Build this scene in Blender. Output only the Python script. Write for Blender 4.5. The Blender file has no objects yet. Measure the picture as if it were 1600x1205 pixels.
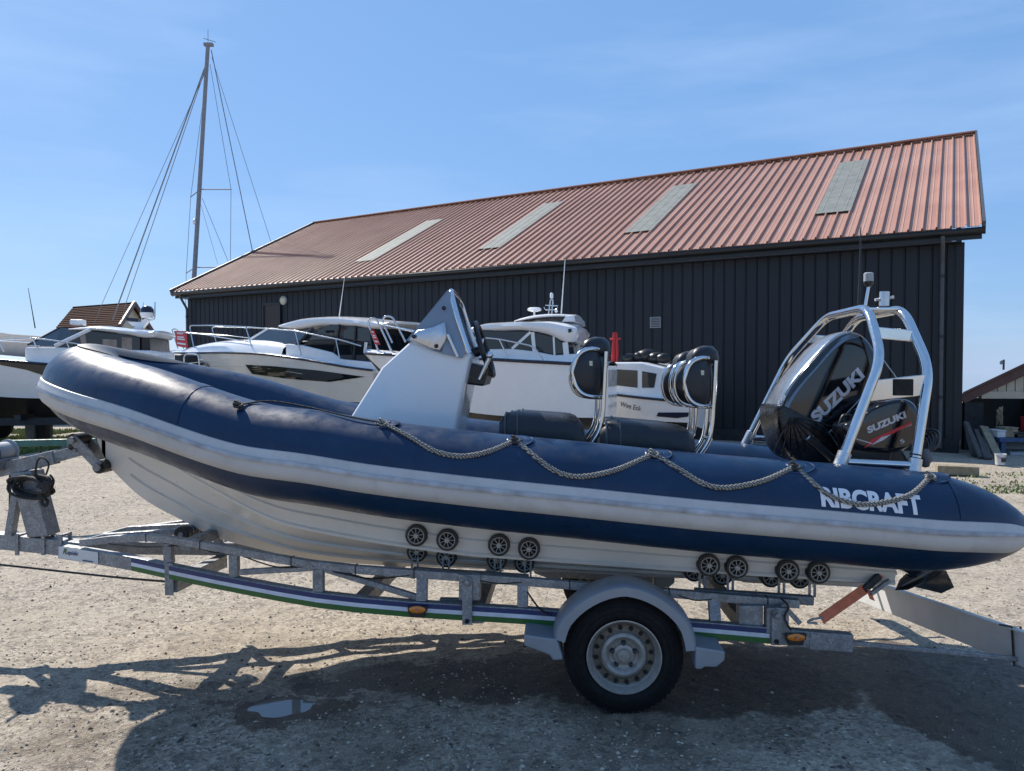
import bpy, bmesh, math, random
import numpy as np
from mathutils import Vector, Matrix

random.seed(7)
rng = np.random.default_rng(11)
R = math.radians
scene = bpy.context.scene
COL = scene.collection

# ------------------------------------------------------------------ camera
F, CX, CY, H = 1157.0, 800.0, 602.5, 1.70
PITCH = R(1.44)
cam_d = bpy.data.cameras.new('camera')
cam = bpy.data.objects.new('camera', cam_d)
COL.objects.link(cam)
cam.location = (0, 0, H)
cam.rotation_euler = (R(90) - PITCH, 0, 0)
cam_d.sensor_width = 36.0
cam_d.lens = 36.0 * F / 1600.0
cam_d.clip_start = 0.05
cam_d.clip_end = 3000
scene.camera = cam

# ------------------------------------------------------------------ sky, sun, exposure
SUN = Vector((-0.69, 0.78, 1.0)).normalized()          # towards the sun: behind the barn, to the left
world = bpy.data.worlds.new('World')
scene.world = world
world.use_nodes = True
wn, wl = world.node_tree.nodes, world.node_tree.links
wn.clear()
w_out = wn.new('ShaderNodeOutputWorld')
w_bg = wn.new('ShaderNodeBackground')
w_sky = wn.new('ShaderNodeTexSky')
w_sky.sky_type = 'NISHITA'
w_sky.sun_disc = False
w_sky.sun_elevation = math.asin(SUN.z)
w_sky.sun_rotation = math.atan2(SUN.x, SUN.y)
w_sky.altitude = 0
w_sky.air_density = 1.0
w_sky.dust_density = 0.25
w_sky.ozone_density = 2.0
w_bg.inputs['Strength'].default_value = 0.15
# thin high cirrus: a pale veil mixed into the whole sky by direction
w_tc = wn.new('ShaderNodeTexCoord')
w_map = wn.new('ShaderNodeMapping')
w_map.inputs['Scale'].default_value = (1.2, 2.0, 7.0)
w_map.inputs['Rotation'].default_value = (0.15, 0.25, 0.3)
w_no = wn.new('ShaderNodeTexNoise')
w_no.inputs['Scale'].default_value = 1.6
w_no.inputs['Detail'].default_value = 7
w_no.inputs['Roughness'].default_value = 0.55
w_rp = wn.new('ShaderNodeMapRange')
w_rp.inputs['From Min'].default_value = 0.44
w_rp.inputs['From Max'].default_value = 0.82
w_rp.inputs['To Max'].default_value = 0.30
w_mx = wn.new('ShaderNodeMix')
w_mx.data_type = 'RGBA'
w_mx.inputs['B'].default_value = (3.6, 4.7, 6.2, 1)
wl.new(w_tc.outputs['Generated'], w_map.inputs['Vector'])
wl.new(w_map.outputs['Vector'], w_no.inputs['Vector'])
wl.new(w_no.outputs['Fac'], w_rp.inputs['Value'])
wl.new(w_rp.outputs['Result'], w_mx.inputs['Factor'])
w_hz = wn.new('ShaderNodeMix')      # a clear blue day: even out the raw sky towards one deep blue
w_hz.data_type = 'RGBA'
w_hz.inputs['Factor'].default_value = 0.78
w_hz.inputs['B'].default_value = (0.86, 1.85, 3.70, 1)
wl.new(w_sky.outputs['Color'], w_hz.inputs['A'])
wl.new(w_hz.outputs['Result'], w_mx.inputs['A'])
wl.new(w_mx.outputs['Result'], w_bg.inputs['Color'])
wl.new(w_bg.outputs['Background'], w_out.inputs['Surface'])

sun_d = bpy.data.lights.new('sun', 'SUN')
sun_d.energy = 5.0
sun_d.angle = R(0.53)
sun_d.color = (1.0, 0.93, 0.83)
sun = bpy.data.objects.new('sun', sun_d)
COL.objects.link(sun)
sun.location = (-20, 25, 30)
sun.rotation_euler = (-SUN).to_track_quat('-Z', 'Y').to_euler()

vs = scene.view_settings
vs.view_transform = 'Standard'
vs.look = 'None'
vs.exposure = 0.45
vs.gamma = 1.0
vs.use_curve_mapping = False
scene.cycles.max_bounces = 8
scene.cycles.caustics_reflective = False
scene.cycles.caustics_refractive = False

# ------------------------------------------------------------------ geometry helpers
def ray(u, v):
    x, up = (u - CX) / F, -(v - CY) / F
    return Vector((x, math.cos(PITCH) + math.sin(PITCH) * up, math.cos(PITCH) * up - math.sin(PITCH)))

EYE = Vector((0, 0, H))

def P(u, v, d):
    r = ray(u, v)
    return EYE + r * (d / r.y)

def G(u, v, z=0.0):
    r = ray(u, v)
    return EYE + r * ((z - H) / r.z)

class Frame:
    """A thing's own frame on the ground: ex along its length, ey across it."""
    def __init__(s, o, ang, sc=1.0, roll=0.0, y0=0.0):
        s.sc, s.roll, s.y0 = sc, roll, y0          # lateral scale; heel: metres down per metre across, nil at y0
        s.o = Vector((o[0], o[1], 0))
        s.ex = Vector((math.cos(ang), math.sin(ang), 0))
        s.ey = Vector((-s.ex.y, s.ex.x, 0))
    def W(s, x, y, z):
        return s.T(x, y * s.sc, z)
    def T(s, x, y, z):
        return s.o + s.ex * x + s.ey * y + Vector((0, 0, z - s.roll * (y - s.y0)))
    def L(s, u, v, y):
        """length and height of the point seen at u, v on the lengthwise plane y"""
        r = ray(u, v)
        y = y * s.sc
        t = (y - (EYE - s.o).dot(s.ey)) / r.dot(s.ey)
        p = EYE + r * t
        return (p - s.o).dot(s.ex), p.z + s.roll * (y - s.y0)
    def Q(s, u, v, y):
        x, z = s.L(u, v, y)
        return s.W(x, y, z)

class MB:
    def __init__(s):
        s.v, s.f = [], []
    def add(s, vs_, fs):
        n = len(s.v)
        s.v += [Vector(p) for p in vs_]
        s.f += [tuple(i + n for i in f) for f in fs]
        return s
    def obox(s, c, ax, ay, az):
        """box from centre and three half vectors"""
        c = Vector(c)
        vs_ = [c + ax * i + ay * j + az * k for i in (-1, 1) for j in (-1, 1) for k in (-1, 1)]
        fs = [(0, 1, 3, 2), (4, 6, 7, 5), (0, 4, 5, 1), (2, 3, 7, 6), (0, 2, 6, 4), (1, 5, 7, 3)]
        if ax.cross(ay).dot(az) < 0:
            fs = [f[::-1] for f in fs]
        return s.add(vs_, fs)
    def box(s, x0, x1, y0, y1, z0, z1):
        return s.obox(((x0 + x1) / 2, (y0 + y1) / 2, (z0 + z1) / 2), Vector(((x1 - x0) / 2, 0, 0)), Vector((0, (y1 - y0) / 2, 0)), Vector((0, 0, (z1 - z0) / 2)))
    def beam(s, a, b, w, h, side=None):
        """rectangular bar a-b: w across (along side), h the other way"""
        a, b = Vector(a), Vector(b)
        d = (b - a)
        l = d.length
        d = d / l
        sd = Vector(side) if side is not None else Vector((0, 1, 0))
        sd = (sd - d * sd.dot(d)).normalized()
        up = d.cross(sd)
        return s.obox((a + b) / 2, d * (l / 2), sd * (w / 2), up * (h / 2))
    def tube(s, pts, r, n=10, closed=False, caps=True):
        pts = [Vector(p) for p in pts]
        m = len(pts)
        rad = r if hasattr(r, '__len__') else [r] * m
        T = []
        for i in range(m):
            if closed:
                t = pts[(i + 1) % m] - pts[i - 1]
            else:
                t = pts[min(i + 1, m - 1)] - pts[max(i - 1, 0)]
            T.append(t.normalized())
        nrm = T[0].orthogonal().normalized()
        base = len(s.v)
        for i in range(m):
            nrm = (nrm - T[i] * nrm.dot(T[i]))
            if nrm.length < 1e-6:
                nrm = T[i].orthogonal()
            nrm.normalize()
            bn = T[i].cross(nrm)
            for k in range(n):
                a = 2 * math.pi * k / n
                s.v.append(pts[i] + (nrm * math.cos(a) + bn * math.sin(a)) * rad[i])
        for i in range(m if closed else m - 1):
            j = (i + 1) % m
            for k in range(n):
                k2 = (k + 1) % n
                s.f.append((base + i * n + k, base + i * n + k2, base + j * n + k2, base + j * n + k))
        if caps and not closed:
            s.f.append(tuple(base + k for k in range(n))[::-1])
            s.f.append(tuple(base + (m - 1) * n + k for k in range(n)))
        return s
    def lathe(s, prof, o, axis, n=32, up=None):
        """prof: (distance along axis, radius)"""
        o, axis = Vector(o), Vector(axis).normalized()
        u = (Vector(up) if up else axis.orthogonal()).normalized()
        w = axis.cross(u)
        base = len(s.v)
        m = len(prof)
        for (h, r) in prof:
            for k in range(n):
                a = 2 * math.pi * k / n
                s.v.append(o + axis * h + (u * math.cos(a) + w * math.sin(a)) * max(r, 1e-5))
        for i in range(m - 1):
            for k in range(n):
                k2 = (k + 1) % n
                s.f.append((base + i * n + k, base + i * n + k2, base + (i + 1) * n + k2, base + (i + 1) * n + k))
        return s
    def prism(s, pts, off):
        """polygon (3D points) swept by the vector off, closed"""
        pts = [Vector(p) for p in pts]
        off = Vector(off)
        n = len(pts)
        a = Vector((0, 0, 0))
        for i in range(n):
            a += pts[i].cross(pts[(i + 1) % n])
        if a.dot(off) > 0:
            pts = pts[::-1]
        fs = [tuple(range(n)), tuple(range(n, 2 * n))[::-1]]
        for i in range(n):
            j = (i + 1) % n
            fs.append((i, n + i, n + j, j))
        return s.add(pts + [p + off for p in pts], fs)
    def loft(s, secs, close=False, caps=True):
        """list of equal-length point rows"""
        n, m = len(secs[0]), len(secs)
        base = len(s.v)
        for sec in secs:
            s.v += [Vector(p) for p in sec]
        for i in range(m - 1):
            for k in range(n if close else n - 1):
                k2 = (k + 1) % n
                s.f.append((base + i * n + k, base + i * n + k2, base + (i + 1) * n + k2, base + (i + 1) * n + k))
        if caps and close:
            s.f.append(tuple(base + k for k in range(n))[::-1])
            s.f.append(tuple(base + (m - 1) * n + k for k in range(n)))
        return s
    def ball(s, c, rx, ry=None, rz=None, n=12, m=8, jit=0.0):
        ry = ry or rx
        rz = rz or rx
        c = Vector(c)
        base = len(s.v)
        for i in range(m + 1):
            t = math.pi * i / m
            for k in range(n):
                a = 2 * math.pi * k / n
                q = 1 + random.uniform(-jit, jit) if 0 < i < m else 1
                s.v.append(c + Vector((rx * math.sin(t) * math.cos(a) * q, ry * math.sin(t) * math.sin(a) * q, rz * math.cos(t))))
        for i in range(m):
            for k in range(n):
                k2 = (k + 1) % n
                s.f.append((base + i * n + k, base + (i + 1) * n + k, base + (i + 1) * n + k2, base + i * n + k2))
        return s
    def build(s, name, mat, parent=None, smooth=None, bevel=0.0, seg=2, fix=True):
        return make(name, s.v, s.f, mat, parent, smooth, bevel, seg, fix)

WLOC = {}

def make(name, v, f, mat, parent=None, smooth=None, bevel=0.0, seg=2, fix=True):
    arr = np.array([tuple(p) for p in v], dtype=float)
    lo, hi = arr.min(0), arr.max(0)
    c = Vector(((lo[0] + hi[0]) / 2, (lo[1] + hi[1]) / 2, lo[2]))
    arr -= np.array(c)
    me = bpy.data.meshes.new(name)
    me.from_pydata(arr.tolist(), [], f)
    me.validate()
    if fix:
        bm = bmesh.new()
        bm.from_mesh(me)
        bmesh.ops.remove_doubles(bm, verts=bm.verts, dist=1e-5)
        bmesh.ops.recalc_face_normals(bm, faces=bm.faces)
        bm.to_mesh(me)
        bm.free()
    o = bpy.data.objects.new(name, me)
    COL.objects.link(o)
    if mat is not None:
        me.materials.append(MAT[mat] if isinstance(mat, str) else mat)
    if smooth is not None:
        me.polygons.foreach_set('use_smooth', [True] * len(me.polygons))
        if smooth < 180:
            me.set_sharp_from_angle(angle=R(smooth))
    if bevel:
        md = o.modifiers.new('bevel', 'BEVEL')
        md.width = bevel
        md.segments = seg
        md.limit_method = 'ANGLE'
        md.angle_limit = R(40)
        md.harden_normals = False
    WLOC[o.name] = c
    if parent is not None:
        o.parent = parent
        o.location = c - WLOC[parent.name]
    else:
        o.location = c
    return o

def thing(name, label, cat, loc, group=None):
    o = bpy.data.objects.new(name, None)
    o.empty_display_size = 0.2
    COL.objects.link(o)
    o.location = loc
    WLOC[o.name] = Vector(loc)
    return tag(o, label, cat, group)

def tag(o, label=None, cat=None, group=None, kind=None):
    if label:
        o['label'] = label
    if cat:
        o['category'] = cat
    if group:
        o['group'] = group
    if kind:
        o['kind'] = kind
    return o

def copy_part(src, loc, parent=None, rot=None):
    """a copy that shares its mesh; loc is the world place of its origin"""
    c = src.copy()
    COL.objects.link(c)
    WLOC[c.name] = Vector(loc)
    c.parent = parent
    c.location = Vector(loc) - (WLOC[parent.name] if parent else Vector((0, 0, 0)))
    if rot is not None:
        c.rotation_euler = rot
    return c

def spline(tab, x):
    """smooth (monotone-ish Hermite) interpolation of a sorted table"""
    xs = [t[0] for t in tab]
    ys = [t[1] for t in tab]
    n = len(xs)
    if x <= xs[0]:
        return ys[0]
    if x >= xs[-1]:
        return ys[-1]
    i = 0
    while x > xs[i + 1]:
        i += 1
    def slope(k):
        if k == 0:
            return (ys[1] - ys[0]) / (xs[1] - xs[0])
        if k == n - 1:
            return (ys[-1] - ys[-2]) / (xs[-1] - xs[-2])
        return (ys[k + 1] - ys[k - 1]) / (xs[k + 1] - xs[k - 1])
    h = xs[i + 1] - xs[i]
    t = (x - xs[i]) / h
    a, b = slope(i), slope(i + 1)
    return ys[i] * (2 * t**3 - 3 * t**2 + 1) + a * h * (t**3 - 2 * t**2 + t) + ys[i + 1] * (-2 * t**3 + 3 * t**2) + b * h * (t**3 - t**2)

def curve_pts(pts, k=8, closed=False):
    """Catmull-Rom through 3D points"""
    pts = [Vector(p) for p in pts]
    n = len(pts)
    out = []
    rng_ = range(n if closed else n - 1)
    for i in rng_:
        g = lambda j: pts[j % n] if closed else pts[min(max(j, 0), n - 1)]
        p0, p1, p2, p3 = g(i - 1), g(i), g(i + 1), g(i + 2)
        for q in range(k):
            t = q / k
            out.append(0.5 * ((2 * p1) + (p2 - p0) * t + (2 * p0 - 5 * p1 + 4 * p2 - p3) * t * t + (3 * p1 - p0 - 3 * p2 + p3) * t**3))
    if not closed:
        out.append(pts[-1])
    return out

def bent(pts, r, k=6):
    """polyline with its corners rounded to a radius r"""
    pts = [Vector(p) for p in pts]
    out = [pts[0]]
    for i in range(1, len(pts) - 1):
        a, b, c = pts[i - 1], pts[i], pts[i + 1]
        d1, d2 = (a - b), (c - b)
        q = min(r, d1.length * 0.45, d2.length * 0.45)
        s, e = b + d1.normalized() * q, b + d2.normalized() * q
        for j in range(k + 1):
            t = j / k
            out.append(s * (1 - t)**2 + b * 2 * t * (1 - t) + e * t * t)
    out.append(pts[-1])
    return out

def text_mesh(txt, bold=0.0, shear=0.0, space=1.0):
    """filled letters as 2D verts/faces; height of capitals about 0.7, starts at 0"""
    cu = bpy.data.curves.new('lettering', 'FONT')
    cu.body = txt
    cu.offset = bold
    cu.shear = shear
    cu.space_character = space
    cu.resolution_u = 4
    ob = bpy.data.objects.new('lettering_source', cu)
    COL.objects.link(ob)
    dg = bpy.context.evaluated_depsgraph_get()
    me = bpy.data.meshes.new_from_object(ob.evaluated_get(dg))
    v = [(p.co.x, p.co.y) for p in me.vertices]
    f = [tuple(p.vertices) for p in me.polygons]
    bpy.data.objects.remove(ob)
    bpy.data.meshes.remove(me)
    bpy.data.curves.remove(cu)
    a = np.array(v)
    a -= a.min(0)
    return a, f

def lettering(txt, o, ex, ey, length, height, mat, parent, name='lettering', **kw):
    a, f = text_mesh(txt, **kw)
    sx, sy = length / a[:, 0].max(), height / a[:, 1].max()
    v = [Vector(o) + Vector(ex) * (p[0] * sx) + Vector(ey) * (p[1] * sy) for p in a]
    return make(name, v, f, mat, parent, fix=False)

# ------------------------------------------------------------------ materials
MAT = {}

def new_mat(name):
    m = bpy.data.materials.new(name)
    m.use_nodes = True
    nt = m.node_tree
    b = nt.nodes['Principled BSDF']
    MAT[name] = m
    return m, nt, b

def node(nt, t, **kw):
    n = nt.nodes.new(t)
    for k, v in kw.items():
        if k in n.inputs:
            n.inputs[k].default_value = v
        else:
            setattr(n, k, v)
    return n

def pos(nt, scale=(1, 1, 1), obj=False):
    if obj:
        g = nt.nodes.new('ShaderNodeTexCoord').outputs['Object']
    else:
        g = nt.nodes.new('ShaderNodeNewGeometry').outputs['Position']
    mp = nt.nodes.new('ShaderNodeMapping')
    mp.inputs['Scale'].default_value = scale
    nt.links.new(g, mp.inputs['Vector'])
    return mp.outputs['Vector']

def noise(nt, vec, scale, detail=4, rough=0.55):
    n = node(nt, 'ShaderNodeTexNoise')
    n.inputs['Scale'].default_value = scale
    n.inputs['Detail'].default_value = detail
    n.inputs['Roughness'].default_value = rough
    nt.links.new(vec, n.inputs['Vector'])
    return n.outputs['Fac']

def ramp(nt, fac, stops):
    r = nt.nodes.new('ShaderNodeValToRGB')
    e = r.color_ramp.elements
    while len(e) < len(stops):
        e.new(0.5)
    for i, (p, c) in enumerate(stops):
        e[i].position = p
        e[i].color = (c[0], c[1], c[2], 1) if hasattr(c, '__len__') else (c, c, c, 1)
    nt.links.new(fac, r.inputs['Fac'])
    return r.outputs['Color']

def mixc(nt, fac, a, b, mode='MIX'):
    m = nt.nodes.new('ShaderNodeMix')
    m.data_type = 'RGBA'
    m.blend_type = mode
    for key, v in (('Factor', fac), ('A', a), ('B', b)):
        i = [s for s in m.inputs if s.name == key and (s.type == 'RGBA' or key == 'Factor')][0]
        if hasattr(v, 'is_output'):
            nt.links.new(v, i)
        else:
            i.default_value = v if not hasattr(v, '__len__') else (v[0], v[1], v[2], 1)
    return [o for o in m.outputs if o.type == 'RGBA'][0]

def mrange(nt, fac, a, b, c=0.0, d=1.0):
    n = node(nt, 'ShaderNodeMapRange')
    for k, v in (('From Min', a), ('From Max', b), ('To Min', c), ('To Max', d)):
        n.inputs[k].default_value = v
    nt.links.new(fac, n.inputs['Value'])
    return n.outputs['Result']

def bump(nt, b, h, strength=0.3, dist=0.01):
    n = node(nt, 'ShaderNodeBump', Strength=strength, Distance=dist)
    nt.links.new(h, n.inputs['Height'])
    nt.links.new(n.outputs['Normal'], b.inputs['Normal'])
    return n

def basic(name, col, rough=0.5, metal=0.0, var=0.15, scale=8, coat=0.0, bmp=0.0, bscale=120, dirt=None, dirt_amt=0.3, spec=0.5, obj=False, rvar=0.1):
    """paint-like material: mottled colour, uneven gloss, faint relief, dirt in patches"""
    m, nt, b = new_mat(name)
    vec = pos(nt, obj=obj)
    n1 = noise(nt, vec, scale, 5)
    dark = tuple(c * (1 - var) for c in col)
    lite = tuple(min(1, c * (1 + var)) for c in col)
    c = ramp(nt, n1, [(0.3, dark), (0.7, lite)])
    if dirt:
        n2 = noise(nt, vec, scale * 2.7, 8, 0.7)
        c = mixc(nt, mrange(nt, n2, 0.5, 0.75, 0, dirt_amt), c, dirt)
    nt.links.new(c, b.inputs['Base Color'])
    n3 = noise(nt, vec, scale * 3.1, 6, 0.65)
    nt.links.new(mrange(nt, n3, 0.3, 0.7, max(0.02, rough - rvar), min(1, rough + rvar)), b.inputs['Roughness'])
    b.inputs['Metallic'].default_value = metal
    b.inputs['Coat Weight'].default_value = coat
    b.inputs['Coat Roughness'].default_value = 0.06
    b.inputs['Specular IOR Level'].default_value = spec
    if bmp:
        bump(nt, b, noise(nt, vec, bscale, 4), bmp, 0.004)
    return m

basic('hypalon', (0.0018, 0.021, 0.064), 0.37, var=0.16, scale=4, bmp=0.14, bscale=260, dirt=(0.05, 0.085, 0.14), dirt_amt=0.16, spec=0.4, rvar=0.13)
basic('hypalon_line', (0.03, 0.07, 0.16), 0.45, var=0.1)
basic('strake_grey', (0.46, 0.465, 0.47), 0.45, var=0.08, scale=5, dirt=(0.30, 0.27, 0.24), dirt_amt=0.4)
basic('strake_blue', (0.33, 0.37, 0.43), 0.45, var=0.35, scale=9)
basic('bow_rubber', (0.018, 0.019, 0.022), 0.42, var=0.2, scale=10)
basic('gelcoat', (0.70, 0.67, 0.615), 0.36, var=0.03, scale=2, coat=0.15, dirt=(0.42, 0.37, 0.30), dirt_amt=0.2)
basic('white_grp', (0.80, 0.80, 0.80), 0.18, var=0.03, scale=2, coat=0.4, dirt=(0.5, 0.49, 0.46), dirt_amt=0.15)
basic('cream_hull', (0.68, 0.64, 0.57), 0.16, var=0.03, scale=1.5, coat=0.4, dirt=(0.45, 0.42, 0.36), dirt_amt=0.15)
basic('deck_grey', (0.42, 0.43, 0.44), 0.5, var=0.1)
basic('antifoul', (0.02, 0.022, 0.028), 0.6, var=0.3, dirt=(0.1, 0.1, 0.1))
basic('navy_stripe', (0.012, 0.016, 0.035), 0.2)
basic('stainless', (0.62, 0.63, 0.64), 0.12, metal=1.0, var=0.06, scale=12, rvar=0.06)
basic('alloy', (0.55, 0.57, 0.60), 0.3, metal=0.9, var=0.1)
basic('black_gloss', (0.006, 0.007, 0.010), 0.07, var=0.2, coat=0.6, rvar=0.04, dirt=(0.05, 0.055, 0.06), dirt_amt=0.25)
basic('black_wrap', (0.006, 0.006, 0.008), 0.22, var=0.2, bmp=0.9, bscale=22)
basic('engine_grey', (0.16, 0.20, 0.25), 0.22, metal=0.3, var=0.08, coat=0.4)
basic('black_plastic', (0.014, 0.014, 0.016), 0.38, var=0.2, scale=20)
basic('vinyl_black', (0.010, 0.013, 0.019), 0.42, var=0.2, scale=9, bmp=0.25, bscale=40)
basic('rubber', (0.008, 0.008, 0.009), 0.78, var=0.3, scale=14, spec=0.25, dirt=(0.05, 0.045, 0.04), dirt_amt=0.22, bmp=0.15)
basic('roller_rubber', (0.012, 0.012, 0.013), 0.5, var=0.3, scale=30, dirt=(0.07, 0.065, 0.06), dirt_amt=0.4)
basic('roller_hub', (0.40, 0.385, 0.35), 0.5, var=0.12, scale=40, dirt=(0.2, 0.18, 0.15), dirt_amt=0.5)
basic('rim_silver', (0.32, 0.31, 0.29), 0.45, metal=0.3, var=0.15, scale=22, dirt=(0.16, 0.11, 0.06), dirt_amt=0.6)
basic('rim_grime', (0.13, 0.105, 0.075), 0.65, var=0.35, scale=26, dirt=(0.22, 0.20, 0.17), dirt_amt=0.5)
basic('hole_dark', (0.008, 0.008, 0.008), 0.8)
basic('mudguard_silver', (0.25, 0.28, 0.32), 0.42, metal=0.15, var=0.08, scale=5, dirt=(0.25, 0.23, 0.2), dirt_amt=0.25)
basic('blue_stripe', (0.008, 0.028, 0.125), 0.35, dirt=(0.1, 0.1, 0.12), dirt_amt=0.3)
basic('white_stripe', (0.62, 0.66, 0.74), 0.35, dirt=(0.35, 0.34, 0.32), dirt_amt=0.3)
basic('green_stripe', (0.02, 0.12, 0.025), 0.35, dirt=(0.08, 0.1, 0.08), dirt_amt=0.3)
basic('amber_lens', (0.65, 0.20, 0.01), 0.15, coat=0.6)
basic('text_white', (0.72, 0.74, 0.78), 0.4, var=0.05)
basic('text_silver', (0.50, 0.52, 0.58), 0.3, metal=0.2, var=0.05)
basic('text_navy', (0.01, 0.02, 0.10), 0.4)
basic('text_black', (0.02, 0.02, 0.02), 0.4)
basic('red_paint', (0.42, 0.02, 0.025), 0.4, dirt=(0.25, 0.12, 0.1), dirt_amt=0.3)
basic('red_sign', (0.55, 0.03, 0.035), 0.4)
basic('strap_orange', (0.62, 0.17, 0.085), 0.7, var=0.2, scale=30)
basic('board_white', (0.62, 0.63, 0.63), 0.4, var=0.05, scale=3, dirt=(0.4, 0.38, 0.34), dirt_amt=0.3)
basic('rope_dark', (0.03, 0.03, 0.03), 0.8, var=0.4, scale=60, bmp=0.6, bscale=200)
basic('blue_strap', (0.015, 0.075, 0.15), 0.6, var=0.3, scale=40)
basic('green_pole', (0.03, 0.12, 0.10), 0.5, var=0.3, dirt=(0.2, 0.2, 0.18), dirt_amt=0.5)
basic('gutter_black', (0.010, 0.012, 0.015), 0.35, var=0.2)
basic('downpipe_grey', (0.06, 0.066, 0.072), 0.4, var=0.2)
basic('door_brown', (0.035, 0.022, 0.022), 0.5, var=0.2)
basic('lamp_cream', (0.55, 0.55, 0.42), 0.3)
basic('vent_grey', (0.32, 0.34, 0.36), 0.5)
basic('concrete', (0.20, 0.19, 0.18), 0.85, var=0.25, scale=6, bmp=0.3)
basic('timber', (0.26, 0.21, 0.14), 0.8, var=0.3, scale=12, bmp=0.3, dirt=(0.1, 0.08, 0.05))
basic('timber_grey', (0.07, 0.066, 0.06), 0.8, var=0.35, scale=12, bmp=0.3)
basic('cream_board', (0.50, 0.42, 0.30), 0.6, var=0.12, scale=3)
basic('brown_trim', (0.10, 0.042, 0.030), 0.55, var=0.2)
basic('shed_dark', (0.02, 0.02, 0.022), 0.8, var=0.4)
basic('cottage_wall', (0.52, 0.47, 0.34), 0.8, var=0.12)
basic('tarp_grey', (0.165, 0.165, 0.168), 0.9, spec=0.08, var=0.12, scale=1.5, bmp=0.3, bscale=6)
basic('tarp_black', (0.012, 0.012, 0.013), 0.4, var=0.3, scale=5)
basic('mast_alloy', (0.24, 0.255, 0.28), 0.75, spec=0.15)
basic('wire', (0.20, 0.21, 0.22), 0.4, metal=0.5)
basic('bucket_white', (0.6, 0.6, 0.6), 0.4)
basic('blue_bench', (0.03, 0.07, 0.16), 0.5, var=0.4)
basic('curtain', (0.30, 0.24, 0.20), 0.8, var=0.3)
m, nt, b = new_mat('stone')
ge = nt.nodes.new('ShaderNodeNewGeometry')
c = ramp(nt, ge.outputs['Random Per Island'], [(0.0, (0.09, 0.075, 0.06)), (0.25, (0.28, 0.225, 0.165)), (0.7, (0.46, 0.39, 0.30)), (1.0, (0.66, 0.60, 0.50))])
c = mixc(nt, mrange(nt, noise(nt, pos(nt), 90, 4), 0.35, 0.7, 0, 0.5), c, (0.16, 0.13, 0.10))
nt.links.new(c, b.inputs['Base Color'])
b.inputs['Roughness'].default_value = 0.9
basic('bark', (0.06, 0.045, 0.03), 0.9)

# rope: twisted strands
m, nt, b = new_mat('rope_grey')
vec = pos(nt)
wv = node(nt, 'ShaderNodeTexWave', wave_type='BANDS', bands_direction='DIAGONAL')
wv.inputs['Scale'].default_value = 38
wv.inputs['Distortion'].default_value = 1.0
nt.links.new(vec, wv.inputs['Vector'])
nt.links.new(ramp(nt, wv.outputs['Fac'], [(0.15, (0.06, 0.062, 0.06)), (0.6, (0.36, 0.35, 0.32))]), b.inputs['Base Color'])
b.inputs['Roughness'].default_value = 0.8
bump(nt, b, wv.outputs['Fac'], 0.8, 0.006)

# galvanised steel: spangle
m, nt, b = new_mat('galvanised')
vec = pos(nt)
vo = node(nt, 'ShaderNodeTexVoronoi')
vo.inputs['Scale'].default_value = 130
nt.links.new(vec, vo.inputs['Vector'])
sp = node(nt, 'ShaderNodeSeparateColor')
nt.links.new(vo.outputs['Color'], sp.inputs['Color'])
c1 = ramp(nt, sp.outputs[0], [(0.0, (0.19, 0.20, 0.215)), (1.0, (0.36, 0.375, 0.39))])
c2 = mixc(nt, mrange(nt, noise(nt, vec, 14, 8, 0.7), 0.45, 0.68), c1, (0.17, 0.175, 0.18))
c3 = mixc(nt, mrange(nt, noise(nt, vec, 33, 8, 0.75), 0.6, 0.75, 0, 0.5), c2, (0.46, 0.46, 0.45))
nt.links.new(c3, b.inputs['Base Color'])
b.inputs['Metallic'].default_value = 0.35
nt.links.new(mrange(nt, sp.outputs[1], 0, 1, 0.38, 0.65), b.inputs['Roughness'])
bump(nt, b, noise(nt, vec, 220, 3), 0.15, 0.002)

# window glass of boats: dark, mirror-like
m, nt, b = new_mat('tinted_glass')
b.inputs['Base Color'].default_value = (0.010, 0.013, 0.016, 1)
b.inputs['Roughness'].default_value = 0.03
b.inputs['Coat Weight'].default_value = 0.5
m, nt, b = new_mat('clear_glass')
b.inputs['Base Color'].default_value = (0.75, 0.82, 0.86, 1)
b.inputs['Roughness'].default_value = 0.03
b.inputs['Transmission Weight'].default_value = 0.75
b.inputs['IOR'].default_value = 1.3
m, nt, b = new_mat('smoked_perspex')
b.inputs['Base Color'].default_value = (0.24, 0.30, 0.38, 1)
b.inputs['Roughness'].default_value = 0.10
b.inputs['Coat Weight'].default_value = 0.6
b.inputs['Transmission Weight'].default_value = 0.12
b.inputs['IOR'].default_value = 1.3

# barn boards: near-black stain, streaked along the grain, each board a little different
m, nt, b = new_mat('barn_board')
vec = pos(nt, (6, 6, 0.35))
oi = node(nt, 'ShaderNodeObjectInfo')
n1 = noise(nt, vec, 3.0, 8, 0.7)
c = ramp(nt, n1, [(0.3, (0.0026, 0.0050, 0.0092)), (0.7, (0.0065, 0.0105, 0.0175))])
c = mixc(nt, mrange(nt, oi.outputs['Random'], 0, 1, 0, 0.35), c, (0.010, 0.014, 0.021))
nt.links.new(c, b.inputs['Base Color'])
b.inputs['Roughness'].default_value = 0.55
bump(nt, b, n1, 0.25, 0.004)

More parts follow.
